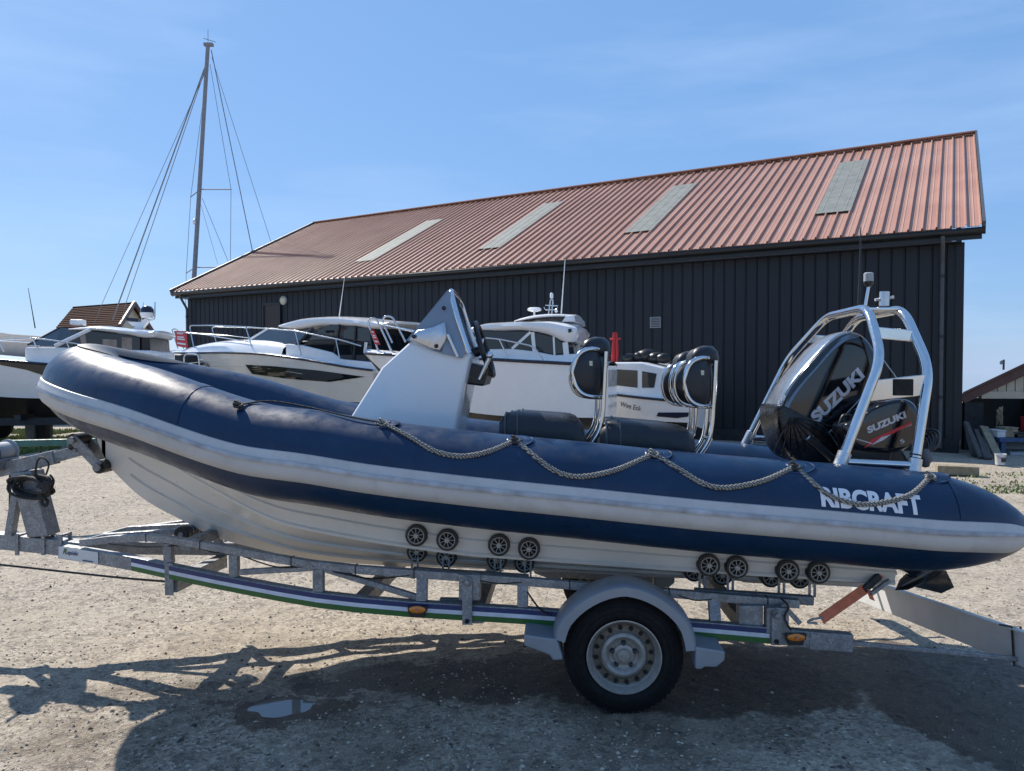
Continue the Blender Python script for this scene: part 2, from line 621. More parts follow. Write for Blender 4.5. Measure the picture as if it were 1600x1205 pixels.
# painted steel roof sheet
m, nt, b = new_mat('roof_sheet')
vec = pos(nt)
oi = node(nt, 'ShaderNodeObjectInfo')
n1 = noise(nt, vec, 0.8, 6, 0.6)
c = ramp(nt, n1, [(0.3, (0.355, 0.172, 0.116)), (0.7, (0.465, 0.250, 0.178))])
c = mixc(nt, mrange(nt, oi.outputs['Random'], 0, 1, 0, 0.4), c, (0.50, 0.31, 0.235))
c = mixc(nt, mrange(nt, noise(nt, vec, 5, 9, 0.75), 0.56, 0.75, 0, 0.35), c, (0.26, 0.12, 0.085))
nt.links.new(c, b.inputs['Base Color'])
b.inputs['Roughness'].default_value = 0.5
bump(nt, b, noise(nt, vec, 20, 3), 0.05, 0.004)

m, nt, b = new_mat('rooflight_sheet')
vec = pos(nt)
c = ramp(nt, noise(nt, vec, 4, 8, 0.7), [(0.3, (0.165, 0.175, 0.158)), (0.7, (0.26, 0.27, 0.245))])
nt.links.new(c, b.inputs['Base Color'])
b.inputs['Roughness'].default_value = 0.7
b.inputs['Specular IOR Level'].default_value = 0.25

m, nt, b = new_mat('roof_tile')
vec = pos(nt)
c = ramp(nt, noise(nt, vec, 3, 8, 0.7), [(0.3, (0.035, 0.016, 0.011)), (0.7, (0.085, 0.040, 0.027))])
nt.links.new(c, b.inputs['Base Color'])
b.inputs['Roughness'].default_value = 0.95
b.inputs['Specular IOR Level'].default_value = 0.08

m, nt, b = new_mat('grass')
vec = pos(nt)
c = ramp(nt, noise(nt, vec, 1.5, 6, 0.7), [(0.3, (0.10, 0.15, 0.035)), (0.75, (0.22, 0.24, 0.08))])
nt.links.new(c, b.inputs['Base Color'])
b.inputs['Roughness'].default_value = 0.7
basic('leaf', (0.04, 0.07, 0.02), 0.6, var=0.4, scale=2)

m, nt, b = new_mat('water')
b.inputs['Base Color'].default_value = (0.16, 0.16, 0.155, 1)
b.inputs['Roughness'].default_value = 0.02
b.inputs['IOR'].default_value = 1.5

# gravel yard
m, nt, b = new_mat('gravel')
vec = pos(nt)
L_ = nt.links
big = noise(nt, vec, 0.35, 6, 0.6)
mid = noise(nt, vec, 2.3, 8, 0.65)
fine = noise(nt, vec, 38, 6, 0.7)
c = ramp(nt, mid, [(0.25, (0.265, 0.222, 0.168)), (0.5, (0.415, 0.358, 0.278)), (0.75, (0.560, 0.492, 0.392))])
c = mixc(nt, mrange(nt, big, 0.35, 0.65, 0, 0.45), c, (0.46, 0.385, 0.295))
pat = noise(nt, vec, 0.9, 9, 0.68)
c = mixc(nt, mrange(nt, pat, 0.52, 0.64, 0, 0.6), c, (0.255, 0.225, 0.190))
trk = noise(nt, pos(nt, (0.3, 1.7, 1.0)), 1.7, 6, 0.6)
c = mixc(nt, mrange(nt, trk, 0.5, 0.68, 0, 0.5), c, (0.30, 0.25, 0.195))
vo = node(nt, 'ShaderNodeTexVoronoi')
vo.inputs['Scale'].default_value = 62
L_.new(vec, vo.inputs['Vector'])
sp = node(nt, 'ShaderNodeSeparateColor')
L_.new(vo.outputs['Color'], sp.inputs['Color'])
peb = ramp(nt, sp.outputs[0], [(0.0, (0.08, 0.07, 0.06)), (0.25, (0.32, 0.265, 0.20)), (0.7, (0.50, 0.43, 0.34)), (1.0, (0.70, 0.64, 0.54))])
pmask = mrange(nt, noise(nt, vec, 1.1, 7, 0.7), 0.38, 0.62, 0.18, 0.80)
c = mixc(nt, pmask, c, peb)
vo2 = node(nt, 'ShaderNodeTexVoronoi')
vo2.inputs['Scale'].default_value = 21
L_.new(vec, vo2.inputs['Vector'])
sp2 = node(nt, 'ShaderNodeSeparateColor')
L_.new(vo2.outputs['Color'], sp2.inputs['Color'])
c = mixc(nt, mrange(nt, sp2.outputs[1], 0.84, 0.90, 0, 0.45), c, (0.16, 0.14, 0.12))
c = mixc(nt, mrange(nt, fine, 0.35, 0.7, 0, 0.5), c, mixc(nt, 1.0, c, (0.52, 0.50, 0.48), 'MULTIPLY'))
# damp patches where water has run off, enlarged and darkened to paint deeper shade
def ellipse(cx, cy, rx, ry, warp):
    mp = nt.nodes.new('ShaderNodeVectorMath')
    mp.operation = 'SUBTRACT'
    L_.new(warp, mp.inputs[0])
    mp.inputs[1].default_value = (cx, cy, 0)
    m2 = nt.nodes.new('ShaderNodeVectorMath')
    m2.operation = 'MULTIPLY'
    L_.new(mp.outputs[0], m2.inputs[0])
    m2.inputs[1].default_value = (1 / rx, 1 / ry, 0)
    ln = nt.nodes.new('ShaderNodeVectorMath')
    ln.operation = 'LENGTH'
    L_.new(m2.outputs[0], ln.inputs[0])
    return mrange(nt, ln.outputs['Value'], 0.93, 1.03, 1.0, 0.0)
wn_ = node(nt, 'ShaderNodeTexNoise')
wn_.inputs['Scale'].default_value = 3.4
wn_.inputs['Detail'].default_value = 8
wn_.inputs['Roughness'].default_value = 0.6
L_.new(vec, wn_.inputs['Vector'])
w1 = nt.nodes.new('ShaderNodeVectorMath')
w1.operation = 'SUBTRACT'
L_.new(wn_.outputs['Color'], w1.inputs[0])
w1.inputs[1].default_value = (0.5, 0.5, 0.5)
w2 = nt.nodes.new('ShaderNodeVectorMath')
w2.operation = 'SCALE'
w2.inputs['Scale'].default_value = 0.85
L_.new(w1.outputs[0], w2.inputs[0])
w3 = nt.nodes.new('ShaderNodeVectorMath')
w3.operation = 'ADD'
L_.new(vec, w3.inputs[0])
L_.new(w2.outputs[0], w3.inputs[1])
wet_shade = None
damp_shade_n = noise(nt, vec, 1.6, 7, 0.6)
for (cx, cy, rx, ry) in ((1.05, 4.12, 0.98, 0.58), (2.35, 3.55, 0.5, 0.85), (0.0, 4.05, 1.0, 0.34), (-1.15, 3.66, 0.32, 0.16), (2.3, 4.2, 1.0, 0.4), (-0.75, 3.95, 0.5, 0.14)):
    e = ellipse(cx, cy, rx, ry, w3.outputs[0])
    if wet_shade is None:
        wet_shade = e
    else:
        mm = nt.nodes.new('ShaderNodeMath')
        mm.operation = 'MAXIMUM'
        L_.new(wet_shade, mm.inputs[0])
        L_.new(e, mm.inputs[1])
        wet_shade = mm.outputs[0]
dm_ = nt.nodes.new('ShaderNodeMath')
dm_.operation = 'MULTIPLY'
L_.new(ellipse(-0.55, 3.5, 1.9, 0.75, w3.outputs[0]), dm_.inputs[0])  # broad patch: boat shadow painted deeper into the colour, mixed with damp
L_.new(mrange(nt, damp_shade_n, 0.42, 0.60, 0.15, 0.75), dm_.inputs[1])
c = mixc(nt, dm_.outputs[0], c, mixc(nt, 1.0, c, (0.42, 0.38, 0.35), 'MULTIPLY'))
c = mixc(nt, wet_shade, c, mixc(nt, 1.0, c, (0.30, 0.265, 0.24), 'MULTIPLY'))
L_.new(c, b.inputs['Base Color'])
L_.new(mrange(nt, wet_shade, 0, 1, 0.93, 0.55), b.inputs['Roughness'])
hgt = mixc(nt, 0.5, vo.outputs['Distance'], fine)
hgt = mixc(nt, 0.35, hgt, vo2.outputs['Distance'])
vo3 = node(nt, 'ShaderNodeTexVoronoi')
vo3.inputs['Scale'].default_value = 150
L_.new(vec, vo3.inputs['Vector'])
hgt = mixc(nt, 0.4, hgt, vo3.outputs['Distance'])
bump(nt, b, hgt, 0.75, 0.022)

# ================================================================== THE SETTING
# ------------------------------------------------------------------ ground
NG = {k: np.random.default_rng(k).random((256, 256)) for k in range(1, 10)}
def vnoise(x, y, cell, seed):
    g = NG[seed]
    fx, fy = x / cell + 1000, y / cell + 1000
    ix, iy = np.floor(fx).astype(int), np.floor(fy).astype(int)
    tx, ty = fx - ix, fy - iy
    tx, ty = tx * tx * (3 - 2 * tx), ty * ty * (3 - 2 * ty)
    ix, iy = ix % 255, iy % 255
    return (g[ix, iy] * (1 - tx) + g[ix + 1, iy] * tx) * (1 - ty) + (g[ix, iy + 1] * (1 - tx) + g[ix + 1, iy + 1] * tx) * ty - 0.5

PUD = G(446, 1101)
def ground_z(x, y):
    x, y = np.asarray(x, float), np.asarray(y, float)
    z = 0.030 * vnoise(x, y, 1.3, 1) + 0.020 * vnoise(x, y, 0.42, 2) + 0.013 * vnoise(x, y, 0.15, 3) + 0.009 * vnoise(x, y, 0.06, 4)
    z = z + 0.05 * vnoise(x, y, 6.0, 6) * np.clip((y - 6) / 6, 0, 1)
    e = ((x - PUD.x) / 0.125)**2 + ((y - PUD.y) / 0.07)**2
    k = np.exp(-e)
    dip = 0.04 * np.clip(y - 3.62, 0, 1.75) * (1 - np.clip((y - 6.5) / 5, 0, 1)) * np.clip((9 - np.abs(x)) / 3, 0, 1)
    return z * (1 - 0.8 * k) - 0.022 * k - 0.006 - dip

def graded(lo, hi, step, far, grow=1.13):
    a = list(np.arange(lo, hi, step))
    s, p = step, lo
    while p > -far:
        s *= grow
        p -= s
        a.insert(0, p)
    s, p = step, a[-1]
    while p < far:
        s *= grow
        p += s
        a.append(p)
    return np.array(a)

gx = graded(-3.4, 3.4, 0.024, 600)
gy = graded(2.6, 6.4, 0.024, 900)
X, Y = np.meshgrid(gx, gy, indexing='ij')
Z = ground_z(X, Y)
Z = np.where(np.hypot(X, Y) > 40, 0.0, Z)
ny = len(gy)
idx = np.arange(len(gx) * ny).reshape(len(gx), ny)
faces = np.stack([idx[:-1, :-1], idx[1:, :-1], idx[1:, 1:], idx[:-1, 1:]], -1).reshape(-1, 4)
me = bpy.data.meshes.new('ground')
me.from_pydata(np.stack([X, Y, Z], -1).reshape(-1, 3).tolist(), [], faces.tolist())
me.polygons.foreach_set('use_smooth', [True] * len(me.polygons))
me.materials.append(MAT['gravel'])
ground = bpy.data.objects.new('ground', me)
COL.objects.link(ground)
tag(ground, 'pale gravel boatyard ground with damp and painted shade patches', kind='structure')

# puddle: a level sheet in a hollow of the ground
pv = []
for k in range(40):
    a = 2 * math.pi * k / 40
    pv.append((PUD.x + 0.19 * math.cos(a), PUD.y + 0.10 * math.sin(a), -0.0205))
pud = make('puddle_water', pv, [tuple(range(40))], 'water', fix=False)
tag(pud, 'small puddle in the shaded gravel reflecting the sky', kind='structure')

# loose stones: uncountable
def stones(n, name, x0, x1, d0, d1, s0, s1, mat):
    base = np.array([(1, 0, 0), (-1, 0, 0), (0, 1, 0), (0, -1, 0), (0, 0, 1), (0, 0, -1)], float)
    bf = np.array([(0, 2, 4), (2, 1, 4), (1, 3, 4), (3, 0, 4), (2, 0, 5), (1, 2, 5), (3, 1, 5), (0, 3, 5)])
    d = d0 * (d1 / d0)**rng.random(n)
    x = (x0 + (x1 - x0) * rng.random(n)) * d / d0
    s = s0 * (s1 / s0)**(rng.random(n)**2.2)
    keep = ((x - PUD.x) / 0.24)**2 + ((d - PUD.y) / 0.15)**2 > 1
    damp = (((x - 1.05) / 1.05)**2 + ((d - 4.1) / 0.65)**2 < 1) | (((x - 2.35) / 0.7)**2 + ((d - 3.7) / 0.9)**2 < 1)
    keep &= ~damp | (rng.random(len(x)) < 0.15)
    x, d, s = x[keep], d[keep], s[keep]
    n = len(x)
    z = ground_z(x, d)
    sc = s[:, None, None] * (0.6 + 0.8 * rng.random((n, 1, 3))) * np.array([1, 1, 0.6])
    vv = base[None] * (0.7 + 0.6 * rng.random((n, 6, 1))) * sc
    a = rng.random(n) * 6.28
    ca, sa = np.cos(a)[:, None], np.sin(a)[:, None]
    vx = vv[:, :, 0] * ca - vv[:, :, 1] * sa + x[:, None]
    vy = vv[:, :, 0] * sa + vv[:, :, 1] * ca + d[:, None]
    vz = vv[:, :, 2] + z[:, None] + s[:, None] * 0.12
    V = np.stack([vx, vy, vz], -1).reshape(-1, 3)
    Fc = (bf[None] + (np.arange(n) * 6)[:, None, None]).reshape(-1, 3)
    me = bpy.data.meshes.new(name)
    me.from_pydata(V.tolist(), [], Fc.tolist())
    me.materials.append(MAT[mat])
    o = bpy.data.objects.new(name, me)
    COL.objects.link(o)
    return o

o = stones(34000, 'gravel_stones', -2.4, 2.4, 2.9, 13, 0.002, 0.012, 'stone')
tag(o, 'loose pale stones strewn over the gravel yard', 'gravel', kind='stuff')
basic('stone_dark', (0.075, 0.065, 0.055), 0.9, var=0.5, scale=30, bmp=0.4)
o = stones(1500, 'dark_stones', -2.3, 2.3, 2.9, 9, 0.004, 0.016, 'stone_dark')
tag(o, 'loose dark stones scattered on the gravel', 'gravel', kind='stuff')

# ------------------------------------------------------------------ grass
def grass(name, label, spots, n, hmax):
    sp_ = np.array(spots)[np.arange(n) % len(spots)]
    x = sp_[:, 0] + (sp_[:, 1] - sp_[:, 0]) * rng.random(n)
    y = sp_[:, 2] + (sp_[:, 3] - sp_[:, 2]) * rng.random(n)
    k = vnoise(x, y, 0.8, 9) > -0.12
    x, y = x[k], y[k]
    n = len(x)
    z = ground_z(x, y)
    a = rng.random(n) * 6.28
    h = (0.3 + 0.7 * rng.random(n)) * hmax
    w = (0.006 + 0.008 * rng.random(n)) * (1 + y / 15)
    ca, sa = np.cos(a), np.sin(a)
    v = np.stack([np.stack([x - w * sa, y + w * ca, z], -1), np.stack([x + w * sa, y - w * ca, z], -1), np.stack([x + ca * h * 0.5, y + sa * h * 0.5, z + h], -1)], 1).reshape(-1, 3)
    f = np.arange(3 * n).reshape(-1, 3).tolist()
    o = make(name, v, f, 'grass', fix=False)
    return tag(o, label, 'grass', kind='stuff')

grass('grass', 'patchy short green grass at the edge of the yard behind the bow', [(-17, -9.5, 12.5, 20), (-17, -9.5, 12.5, 16.5)], 80000, 0.10)
grass('weeds', 'thin green weeds in the gravel behind the stern', [(6.2, 10.5, 9.2, 12.0), (6.0, 9.0, 9.6, 10.6)], 2600, 0.045)

# ------------------------------------------------------------------ barn
PHI = R(30.6)
BX = Vector((-math.cos(PHI), math.sin(PHI), 0))       # along the barn, away to the left
BN = Vector((math.sin(PHI), math.cos(PHI), 0))        # from the front wall towards the back
E_R = P(1535, 350, 14.2)
E_R.z = 0
EAVE, RIDGE, WID, LEN = 4.41, 8.0, 7.0, 24.6
OH = 0.33
def B(s, t, z):
    """s along the roof from the right verge, t back from the eave line"""
    return E_R + BX * s + BN * t + Vector((0, 0, z))

barn = thing('boat_shed', 'long black timber barn with red ribbed metal roof behind the boats', 'barn', B(LEN / 2, WID, 0))
slope = math.atan2(RIDGE - EAVE, WID)
slen = math.hypot(WID, RIDGE - EAVE)
ROOFR = Matrix((BX * -1, (BN * math.cos(slope) + Vector((0, 0, math.sin(slope)))), (BN * -math.sin(slope) + Vector((0, 0, math.cos(slope)))))).transposed()
ROOF_EUL = ROOFR.to_euler()

def share(name, v, f, mat, smooth=None):
    me = bpy.data.meshes.new(name)
    me.from_pydata([tuple(p) for p in v], [], f)
    bm = bmesh.new()
    bm.from_mesh(me)
    bmesh.ops.recalc_face_normals(bm, faces=bm.faces)
    bm.to_mesh(me)
    bm.free()
    me.materials.append(MAT[mat])
    return me

def place(name, me, loc, parent, rot=(0, 0, 0)):
    o = bpy.data.objects.new(name, me)
    COL.objects.link(o)
    WLOC[o.name] = Vector(loc)
    o.parent = parent
    o.location = Vector(loc) - WLOC[parent.name]
    o.rotation_euler = rot
    return o

NS = 100
PW = LEN / NS
def sheet_profile(w, n, z0=0.0):
    """ribbed section: one tall rib and two shallow swages in each pan"""
    out = []
    for i in range(n):
        b0 = -w * i
        for (q, h) in ((0, 0), (0.010, 0.048), (0.034, 0.048), (0.044, 0), (0.118, 0), (0.125, 0.006), (0.135, 0.006), (0.142, 0), (0.178, 0), (0.185, 0.006), (0.195, 0.006), (0.202, 0)):
            out.append((b0 - q * w / 0.246, h + z0))
    out.append((-w * n, z0))
    return out
def sheet_mesh(name, w, n, y0, y1, mat, z0=0.0, th=0.01):
    pr = sheet_profile(w, n, z0)
    k = len(pr)
    v = [(x, y0, z) for x, z in pr] + [(x, y1, z) for x, z in pr] + [(x, y0, z - th) for x, z in pr] + [(x, y1, z - th) for x, z in pr]
    f = []
    for i in range(k - 1):
        f += [(i, i + 1, k + i + 1, k + i), (2 * k + i, 3 * k + i, 3 * k + i + 1, 2 * k + i + 1), (i, 2 * k + i, 2 * k + i + 1, i + 1), (k + i, k + i + 1, 3 * k + i + 1, 3 * k + i)]
    return share(name, v, f, mat)

sm = sheet_mesh('roof_sheet', PW - 0.002, 1, -0.04, slen, 'roof_sheet')
for i in range(NS):
    place('roof_sheet', sm, B(i * PW, 0, EAVE), barn, ROOF_EUL)
# the back slope, plain sheets of five pans
bs = sheet_mesh('back_roof_sheet', (LEN - 0.5) / 20, 1, -0.04, slen, 'roof_sheet')
ROOFR2 = Matrix((BX, (BN * -math.cos(slope) + Vector((0, 0, math.sin(slope)))), (BN * math.sin(slope) + Vector((0, 0, math.cos(slope)))))).transposed()
for i in range(20):
    place('back_roof_sheet', bs, B(0.5 + (i + 1) * (LEN - 0.5) / 20, 2 * WID, EAVE), barn, ROOFR2.to_euler())

def roof_st(u, v):
    """roof coordinates (along, up the slope) of the point seen at u, v"""
    n = ROOFR.col[2]
    r = ray(u, v)
    p0 = B(0, 0, EAVE)
    t = (p0 - EYE).dot(n) / r.dot(n)
    q = EYE + r * t - p0
    return q.dot(BX), q.dot(ROOFR.col[1])

for (lo_u, lo_v, hi_u, hi_v) in ((590, 408, 668, 347), (778, 389, 846, 321), (1012, 363, 1068, 291), (1310, 334, 1337, 254)):
    s0, t0 = roof_st(lo_u, lo_v)
    s1, t1 = roof_st(hi_u, hi_v)
    i = round((s0 + s1) / 2 / PW - 1.5)
    pr_ = [(0, 0.050)]
    for k in range(3):
        for q_ in (0.45, 0.50, 0.55, 0.95, 1.0):
            pr_.append((-PW * (k + q_), 0.056 if q_ in (0.5,) else 0.050))
    n_p = len(pr_)
    lm = share('rooflight', [(x, t0, z) for x, z in pr_] + [(x, t1, z) for x, z in pr_] + [(x, t0, z - 0.008) for x, z in pr_] + [(x, t1, z - 0.008) for x, z in pr_],
               [f_ for k in range(n_p - 1) for f_ in ((k, k + 1, n_p + k + 1, n_p + k), (2 * n_p + k, 3 * n_p + k, 3 * n_p + k + 1, 2 * n_p + k + 1), (k, 2 * n_p + k, 2 * n_p + k + 1, k + 1))], 'rooflight_sheet')
    place('rooflight', lm, B(i * PW, 0, EAVE), barn, ROOF_EUL)

# ridge, verges, gutter
MB().beam(B(-0.03, WID, RIDGE + 0.045), B(LEN + 0.03, WID, RIDGE + 0.045), 0.34, 0.05, BN).build('ridge_cap', 'roof_sheet', barn, bevel=0.02)
for s_, nm in ((-0.03, 0), (LEN + 0.03, 1)):
    mb = MB()
    a, c = B(s_, -0.06, EAVE - 0.06), B(s_, WID, RIDGE - 0.03)
    mb.beam(a, c, 0.05, 0.26, BX)
    if nm:
        mb.beam(c, B(s_, 2 * WID - 0.3, EAVE + 0.10), 0.05, 0.26, BX)
    mb.build('bargeboard', 'downpipe_grey', barn)
MB().beam(B(0, 0.10, EAVE - 0.14), B(LEN, 0.10, EAVE - 0.14), 0.03, 0.22, BN).build('fascia', 'gutter_black', barn)
mb = MB()
prof = [(-0.075, 0.055), (-0.07, 0.0), (-0.04, -0.05), (0.0, -0.065), (0.04, -0.05), (0.07, 0.0), (0.075, 0.055)]
mb.loft([[B(s_, t_, EAVE - 0.10 + z_) for t_, z_ in prof] for s_ in (-0.05, LEN + 0.05)])
g_ = mb.build('gutter', 'gutter_black', barn, smooth=60)
md = g_.modifiers.new('solid', 'SOLIDIFY')
md.thickness = 0.006
MB().beam(B(OH, OH / 2 + 0.05, EAVE - 0.27), B(LEN - OH, OH / 2 + 0.05, EAVE - 0.27), OH - 0.06, 0.02, BN).build('soffit', 'gutter_black', barn)

# front wall: backing, boards, plinth
WH = EAVE - 0.24
MB().beam(B(OH, OH + 0.14, WH / 2), B(LEN - OH, OH + 0.14, WH / 2), 0.18, WH, BN).build('wall_core', 'shed_dark', barn)
MB().beam(B(OH - 0.01, OH + 0.02, 0.1), B(LEN - OH + 0.01, OH + 0.02, 0.1), 0.12, 0.34, BN).build('plinth', 'shed_dark', barn)
NBD = 98
BWD = (LEN - 2 * OH) / NBD
hw = BWD / 2 - 0.004
bv, bf_ = [], []
for (x_, y_) in ((-hw, 0.0), (-hw, 0.02), (-hw + 0.006, 0.030), (hw - 0.03, 0.030), (hw - 0.024, 0.016), (hw - 0.008, 0.016), (hw, 0.010), (hw, 0.0)):
    bv += [(x_, -y_, 0.27), (x_, -y_, WH - 0.02)]
nn = 8
for k in range(nn):
    k2 = (k + 1) % nn
    bf_.append((2 * k, 2 * k + 1, 2 * k2 + 1, 2 * k2))
bf_ += [tuple(range(0, 16, 2)), tuple(range(1, 16, 2))[::-1]]
bmesh_ = share('board', bv, bf_, 'barn_board')
WROT = (0, 0, math.atan2(-BX.y, -BX.x))
door_s = None
for i in range(NBD):
    s_ = OH + (i + 0.5) * BWD
    place('board', bmesh_, B(s_, OH + 0.05, 0), barn, WROT)
# gable ends (the right one is seen edge-on)
for s_, d_ in ((OH + 0.05, -1), (LEN - OH - 0.05, 1)):
    pts = [B(s_, OH + 0.06, 0), B(s_, 2 * WID - OH, 0), B(s_, 2 * WID - OH, EAVE), B(s_, WID, RIDGE - 0.12), B(s_, OH + 0.06, EAVE - 0.05)]
    MB().prism(pts, BX * d_ * 0.045).build('gable_wall', 'barn_board', barn)
MB().beam(B(OH + 0.02, OH - 0.005, 0.26), B(OH + 0.02, OH - 0.005, WH - 0.02), 0.14, 0.05, BX).build('corner_board', 'barn_board', barn)

def wall_st(u, v, off=0.0):
    p0 = B(0, OH + off, 0)
    r = ray(u, v)
    t = (p0 - EYE).dot(BN) / r.dot(BN)
    q = EYE + r * t - p0
    return q.dot(BX), q.z

# downpipes
for (u_, v_) in ((1473, 400), (296, 500)):
    s_, z_ = wall_st(u_, v_)
    s_ = min(s_, LEN - OH - 0.12)
    pts = bent([B(s_, -0.02, EAVE - 0.16), B(s_, -0.01, EAVE - 0.26), B(s_, OH - 0.10, EAVE - 0.62), B(s_, OH - 0.10, 0.08)], 0.08)
    d_ = MB().tube(pts, 0.042, 12).build('downpipe', 'downpipe_grey', barn, smooth=60)
    for zz in (3.5, 2.3, 1.1):
        MB().tube([B(s_, OH - 0.10, zz - 0.03), B(s_, OH - 0.10, zz + 0.03)], 0.05, 12).build('pipe_collar', 'gutter_black', d_)
# door, bulkhead lamp, vent
s1, z1 = wall_st(412, 476)
s0, _ = wall_st(438, 476)
d_ = MB().prism([B(s0, OH - 0.012, 0.05), B(s1, OH - 0.012, 0.05), B(s1, OH - 0.012, z1), B(s0, OH - 0.012, z1)], BN * 0.03).build('side_door', 'door_brown', barn)
for a_, c_ in (((s0, 0.05), (s0, z1)), ((s1, 0.05), (s1, z1)), ((s0, z1), (s1, z1))):
    MB().beam(B(a_[0], OH - 0.02, a_[1]), B(c_[0], OH - 0.02, c_[1]), 0.05, 0.07, BN).build('door_frame', 'gutter_black', d_)
s_, z_ = wall_st(443.5, 469.5)
l_ = MB().lathe([(0, 0.15), (0.05, 0.15), (0.06, 0.13)], B(s_, OH + 0.01, z_), -BN, 20).build('bulkhead_lamp', 'vent_grey', barn, smooth=40)
MB().lathe([(0.05, 0.135), (0.09, 0.11), (0.12, 0.05), (0.125, 0.0)], B(s_, OH + 0.01, z_), -BN, 20).build('lamp_lens', 'lamp_cream', l_, smooth=60)
s_, z_ = wall_st(1024.5, 504)
v_ = MB().beam(B(s_ - 0.13, OH - 0.01, z_), B(s_ + 0.13, OH - 0.01, z_), 0.05, 0.26, BN).build('wall_vent', 'vent_grey', barn)
for k in range(6):
    MB().beam(B(s_ - 0.11, OH - 0.04, z_ - 0.10 + k * 0.04), B(s_ + 0.11, OH - 0.04, z_ - 0.10 + k * 0.04), 0.012, 0.024, BN).build('louvre', 'downpipe_grey', v_)

# ------------------------------------------------------------------ cottage far left
cd = 46.0
c0 = P(88, 512, cd)
c1 = P(186, 510, cd - 2.0)
r0, r1 = P(113, 482, cd + 4), P(209, 475, cd + 1.8)
cot = thing('cottage', 'cream cottage with brown tiled roof far behind the motor boat', 'cottage', ((c0.x + c1.x) / 2, cd + 3, 0))
nrow = 11
for k in range(nrow):
    a, c = k / nrow, (k + 1.12) / nrow
    q = [c0.lerp(r0, a), c1.lerp(r1, a), c1.lerp(r1, min(c, 1)), c0.lerp(r0, min(c, 1))]
    up = Vector((0, -0.03, 0.045))
    MB().prism([q[0] + up, q[1] + up, q[2], q[3]], Vector((0, 0.05, -0.10))).build('tile_course', 'roof_tile', cot)
rb = Vector((7.0, 7.5, 0))
c2 = P(238, 519, cd + 3.6)
MB().prism([c1 + Vector((-0.2, 0.1, -0.1)), r1 + Vector((-0.2, 0.1, -0.15)), c2 + Vector((-0.2, 0.1, 0)), Vector((c2.x - 0.2, c2.y, 0)), Vector((c1.x - 0.2, c1.y + 0.1, 0))], (c0 - c1) * 0.9).build('wall', 'cottage_wall', cot)
MB().prism([r1, c2, c2 + (r0 - r1), r0], Vector((0, 0.05, 0.12))).build('rear_roof', 'roof_tile', cot)
MB().beam(c1 + Vector((0.05, 0, 0)), r1 + Vector((0.05, 0, 0.05)), 0.1, 0.3, (1, 0, 0)).build('bargeboard', 'brown_trim', cot)
MB().beam(c2 + Vector((0.05, 0, 0)), r1 + Vector((0.05, 0, 0.05)), 0.1, 0.3, (1, 0, 0)).build('bargeboard', 'brown_trim', cot)

# ------------------------------------------------------------------ open shed far right
sd = 15.2
shed = thing('open_shed', 'open-fronted shed with brown verge and cream boarded gable behind the stern', 'shed', (11.5, sd + 2, 0))
def S(u, v, dd=0.0):
    return P(u, v, sd + dd)
eL = S(1500, 618)
apex = S(1690, 528)
eR = Vector((2 * apex.x - eL.x, sd, eL.z))
SD = Vector((4.3, 4.6, 0))             # the shed runs back and to the right
for a, c in ((eL, apex), (eR, apex)):
    MB().prism([a, c, c + Vector((0, 0, -0.24)), a + Vector((0.1, 0, -0.16))], Vector((0, 0.05, 0))).build('verge_board', 'brown_trim', shed)
    MB().prism([a + Vector((0, -0.1, 0.02)), c + Vector((0, -0.1, 0.02)), c + Vector((0, -0.1, 0.07)), a + Vector((0, -0.1, 0.07))], SD).build('roof', 'brown_trim', shed)
lin = S(1535, 617)
MB().box(lin.x, eR.x, sd + 0.02, sd + 0.14, S(1535, 623).z, S(1535, 612).z).build('lintel', 'cream_board', shed)
n_b = 22
x0_, x1_ = lin.x + 0.02, 2 * apex.x - lin.x
for k in range(n_b):
    xa = x0_ + (x1_ - x0_) * k / n_b
    xb = x0_ + (x1_ - x0_) * (k + 1) / n_b - 0.02
    def top(x):
        t = (x - eL.x) / (apex.x - eL.x)
        t = t if t <= 1 else 2 - t
        return eL.z + (apex.z - eL.z) * t - 0.2
    zb = S(1535, 612).z
    if top(xa) < zb + 0.02 or top(xb) < zb + 0.02:
        if max(top(xa), top(xb)) < zb + 0.02:
            continue
    MB().prism([(xa, sd + 0.10, zb), (xb, sd + 0.10, zb), (xb, sd + 0.10, max(zb + 0.01, top(xb))), (xa, sd + 0.10, max(zb + 0.01, top(xa)))], Vector((0, 0.03, 0))).build('gable_board', 'cream_board', shed)
def wall_(p, q, h, nm):
    p, q = Vector(p), Vector(q)
    MB().prism([p, q, q + Vector((0, 0, h)), p + Vector((0, 0, h))], Vector((0, 0.08, 0)) if abs(q.x - p.x) > abs(q.y - p.y) * 1.5 else Vector((0.08, 0, 0))).build(nm, 'shed_dark', shed)
f0_, f1_ = Vector((eL.x + 0.15, sd + 0.12, 0)), Vector((eR.x - 0.15, sd + 0.12, 0))
wall_(f0_ + SD, f1_ + SD, eL.z - 0.1, 'back_wall')
wall_(f0_, f0_ + SD, eL.z - 0.1, 'side_wall')
wall_(f1_, f1_ + SD, eL.z - 0.1, 'side_wall')
MB().box(eL.x + 0.1, lin.x + 0.03, sd + 0.0, sd + 0.1, 0, eL.z - 0.15).build('front_wall', 'shed_dark', shed)
MB().tube([S(1568, 578), S(1568.5, 562)], 0.02, 6).build('aerial_mast', 'downpipe_grey', shed)
MB().lathe([(0, 0.0), (0.015, 0.035), (0.03, 0.045)], S(1566.5, 567), (-1, -0.2, 0.2), 12).build('satellite_dish', 'bucket_white', shed)

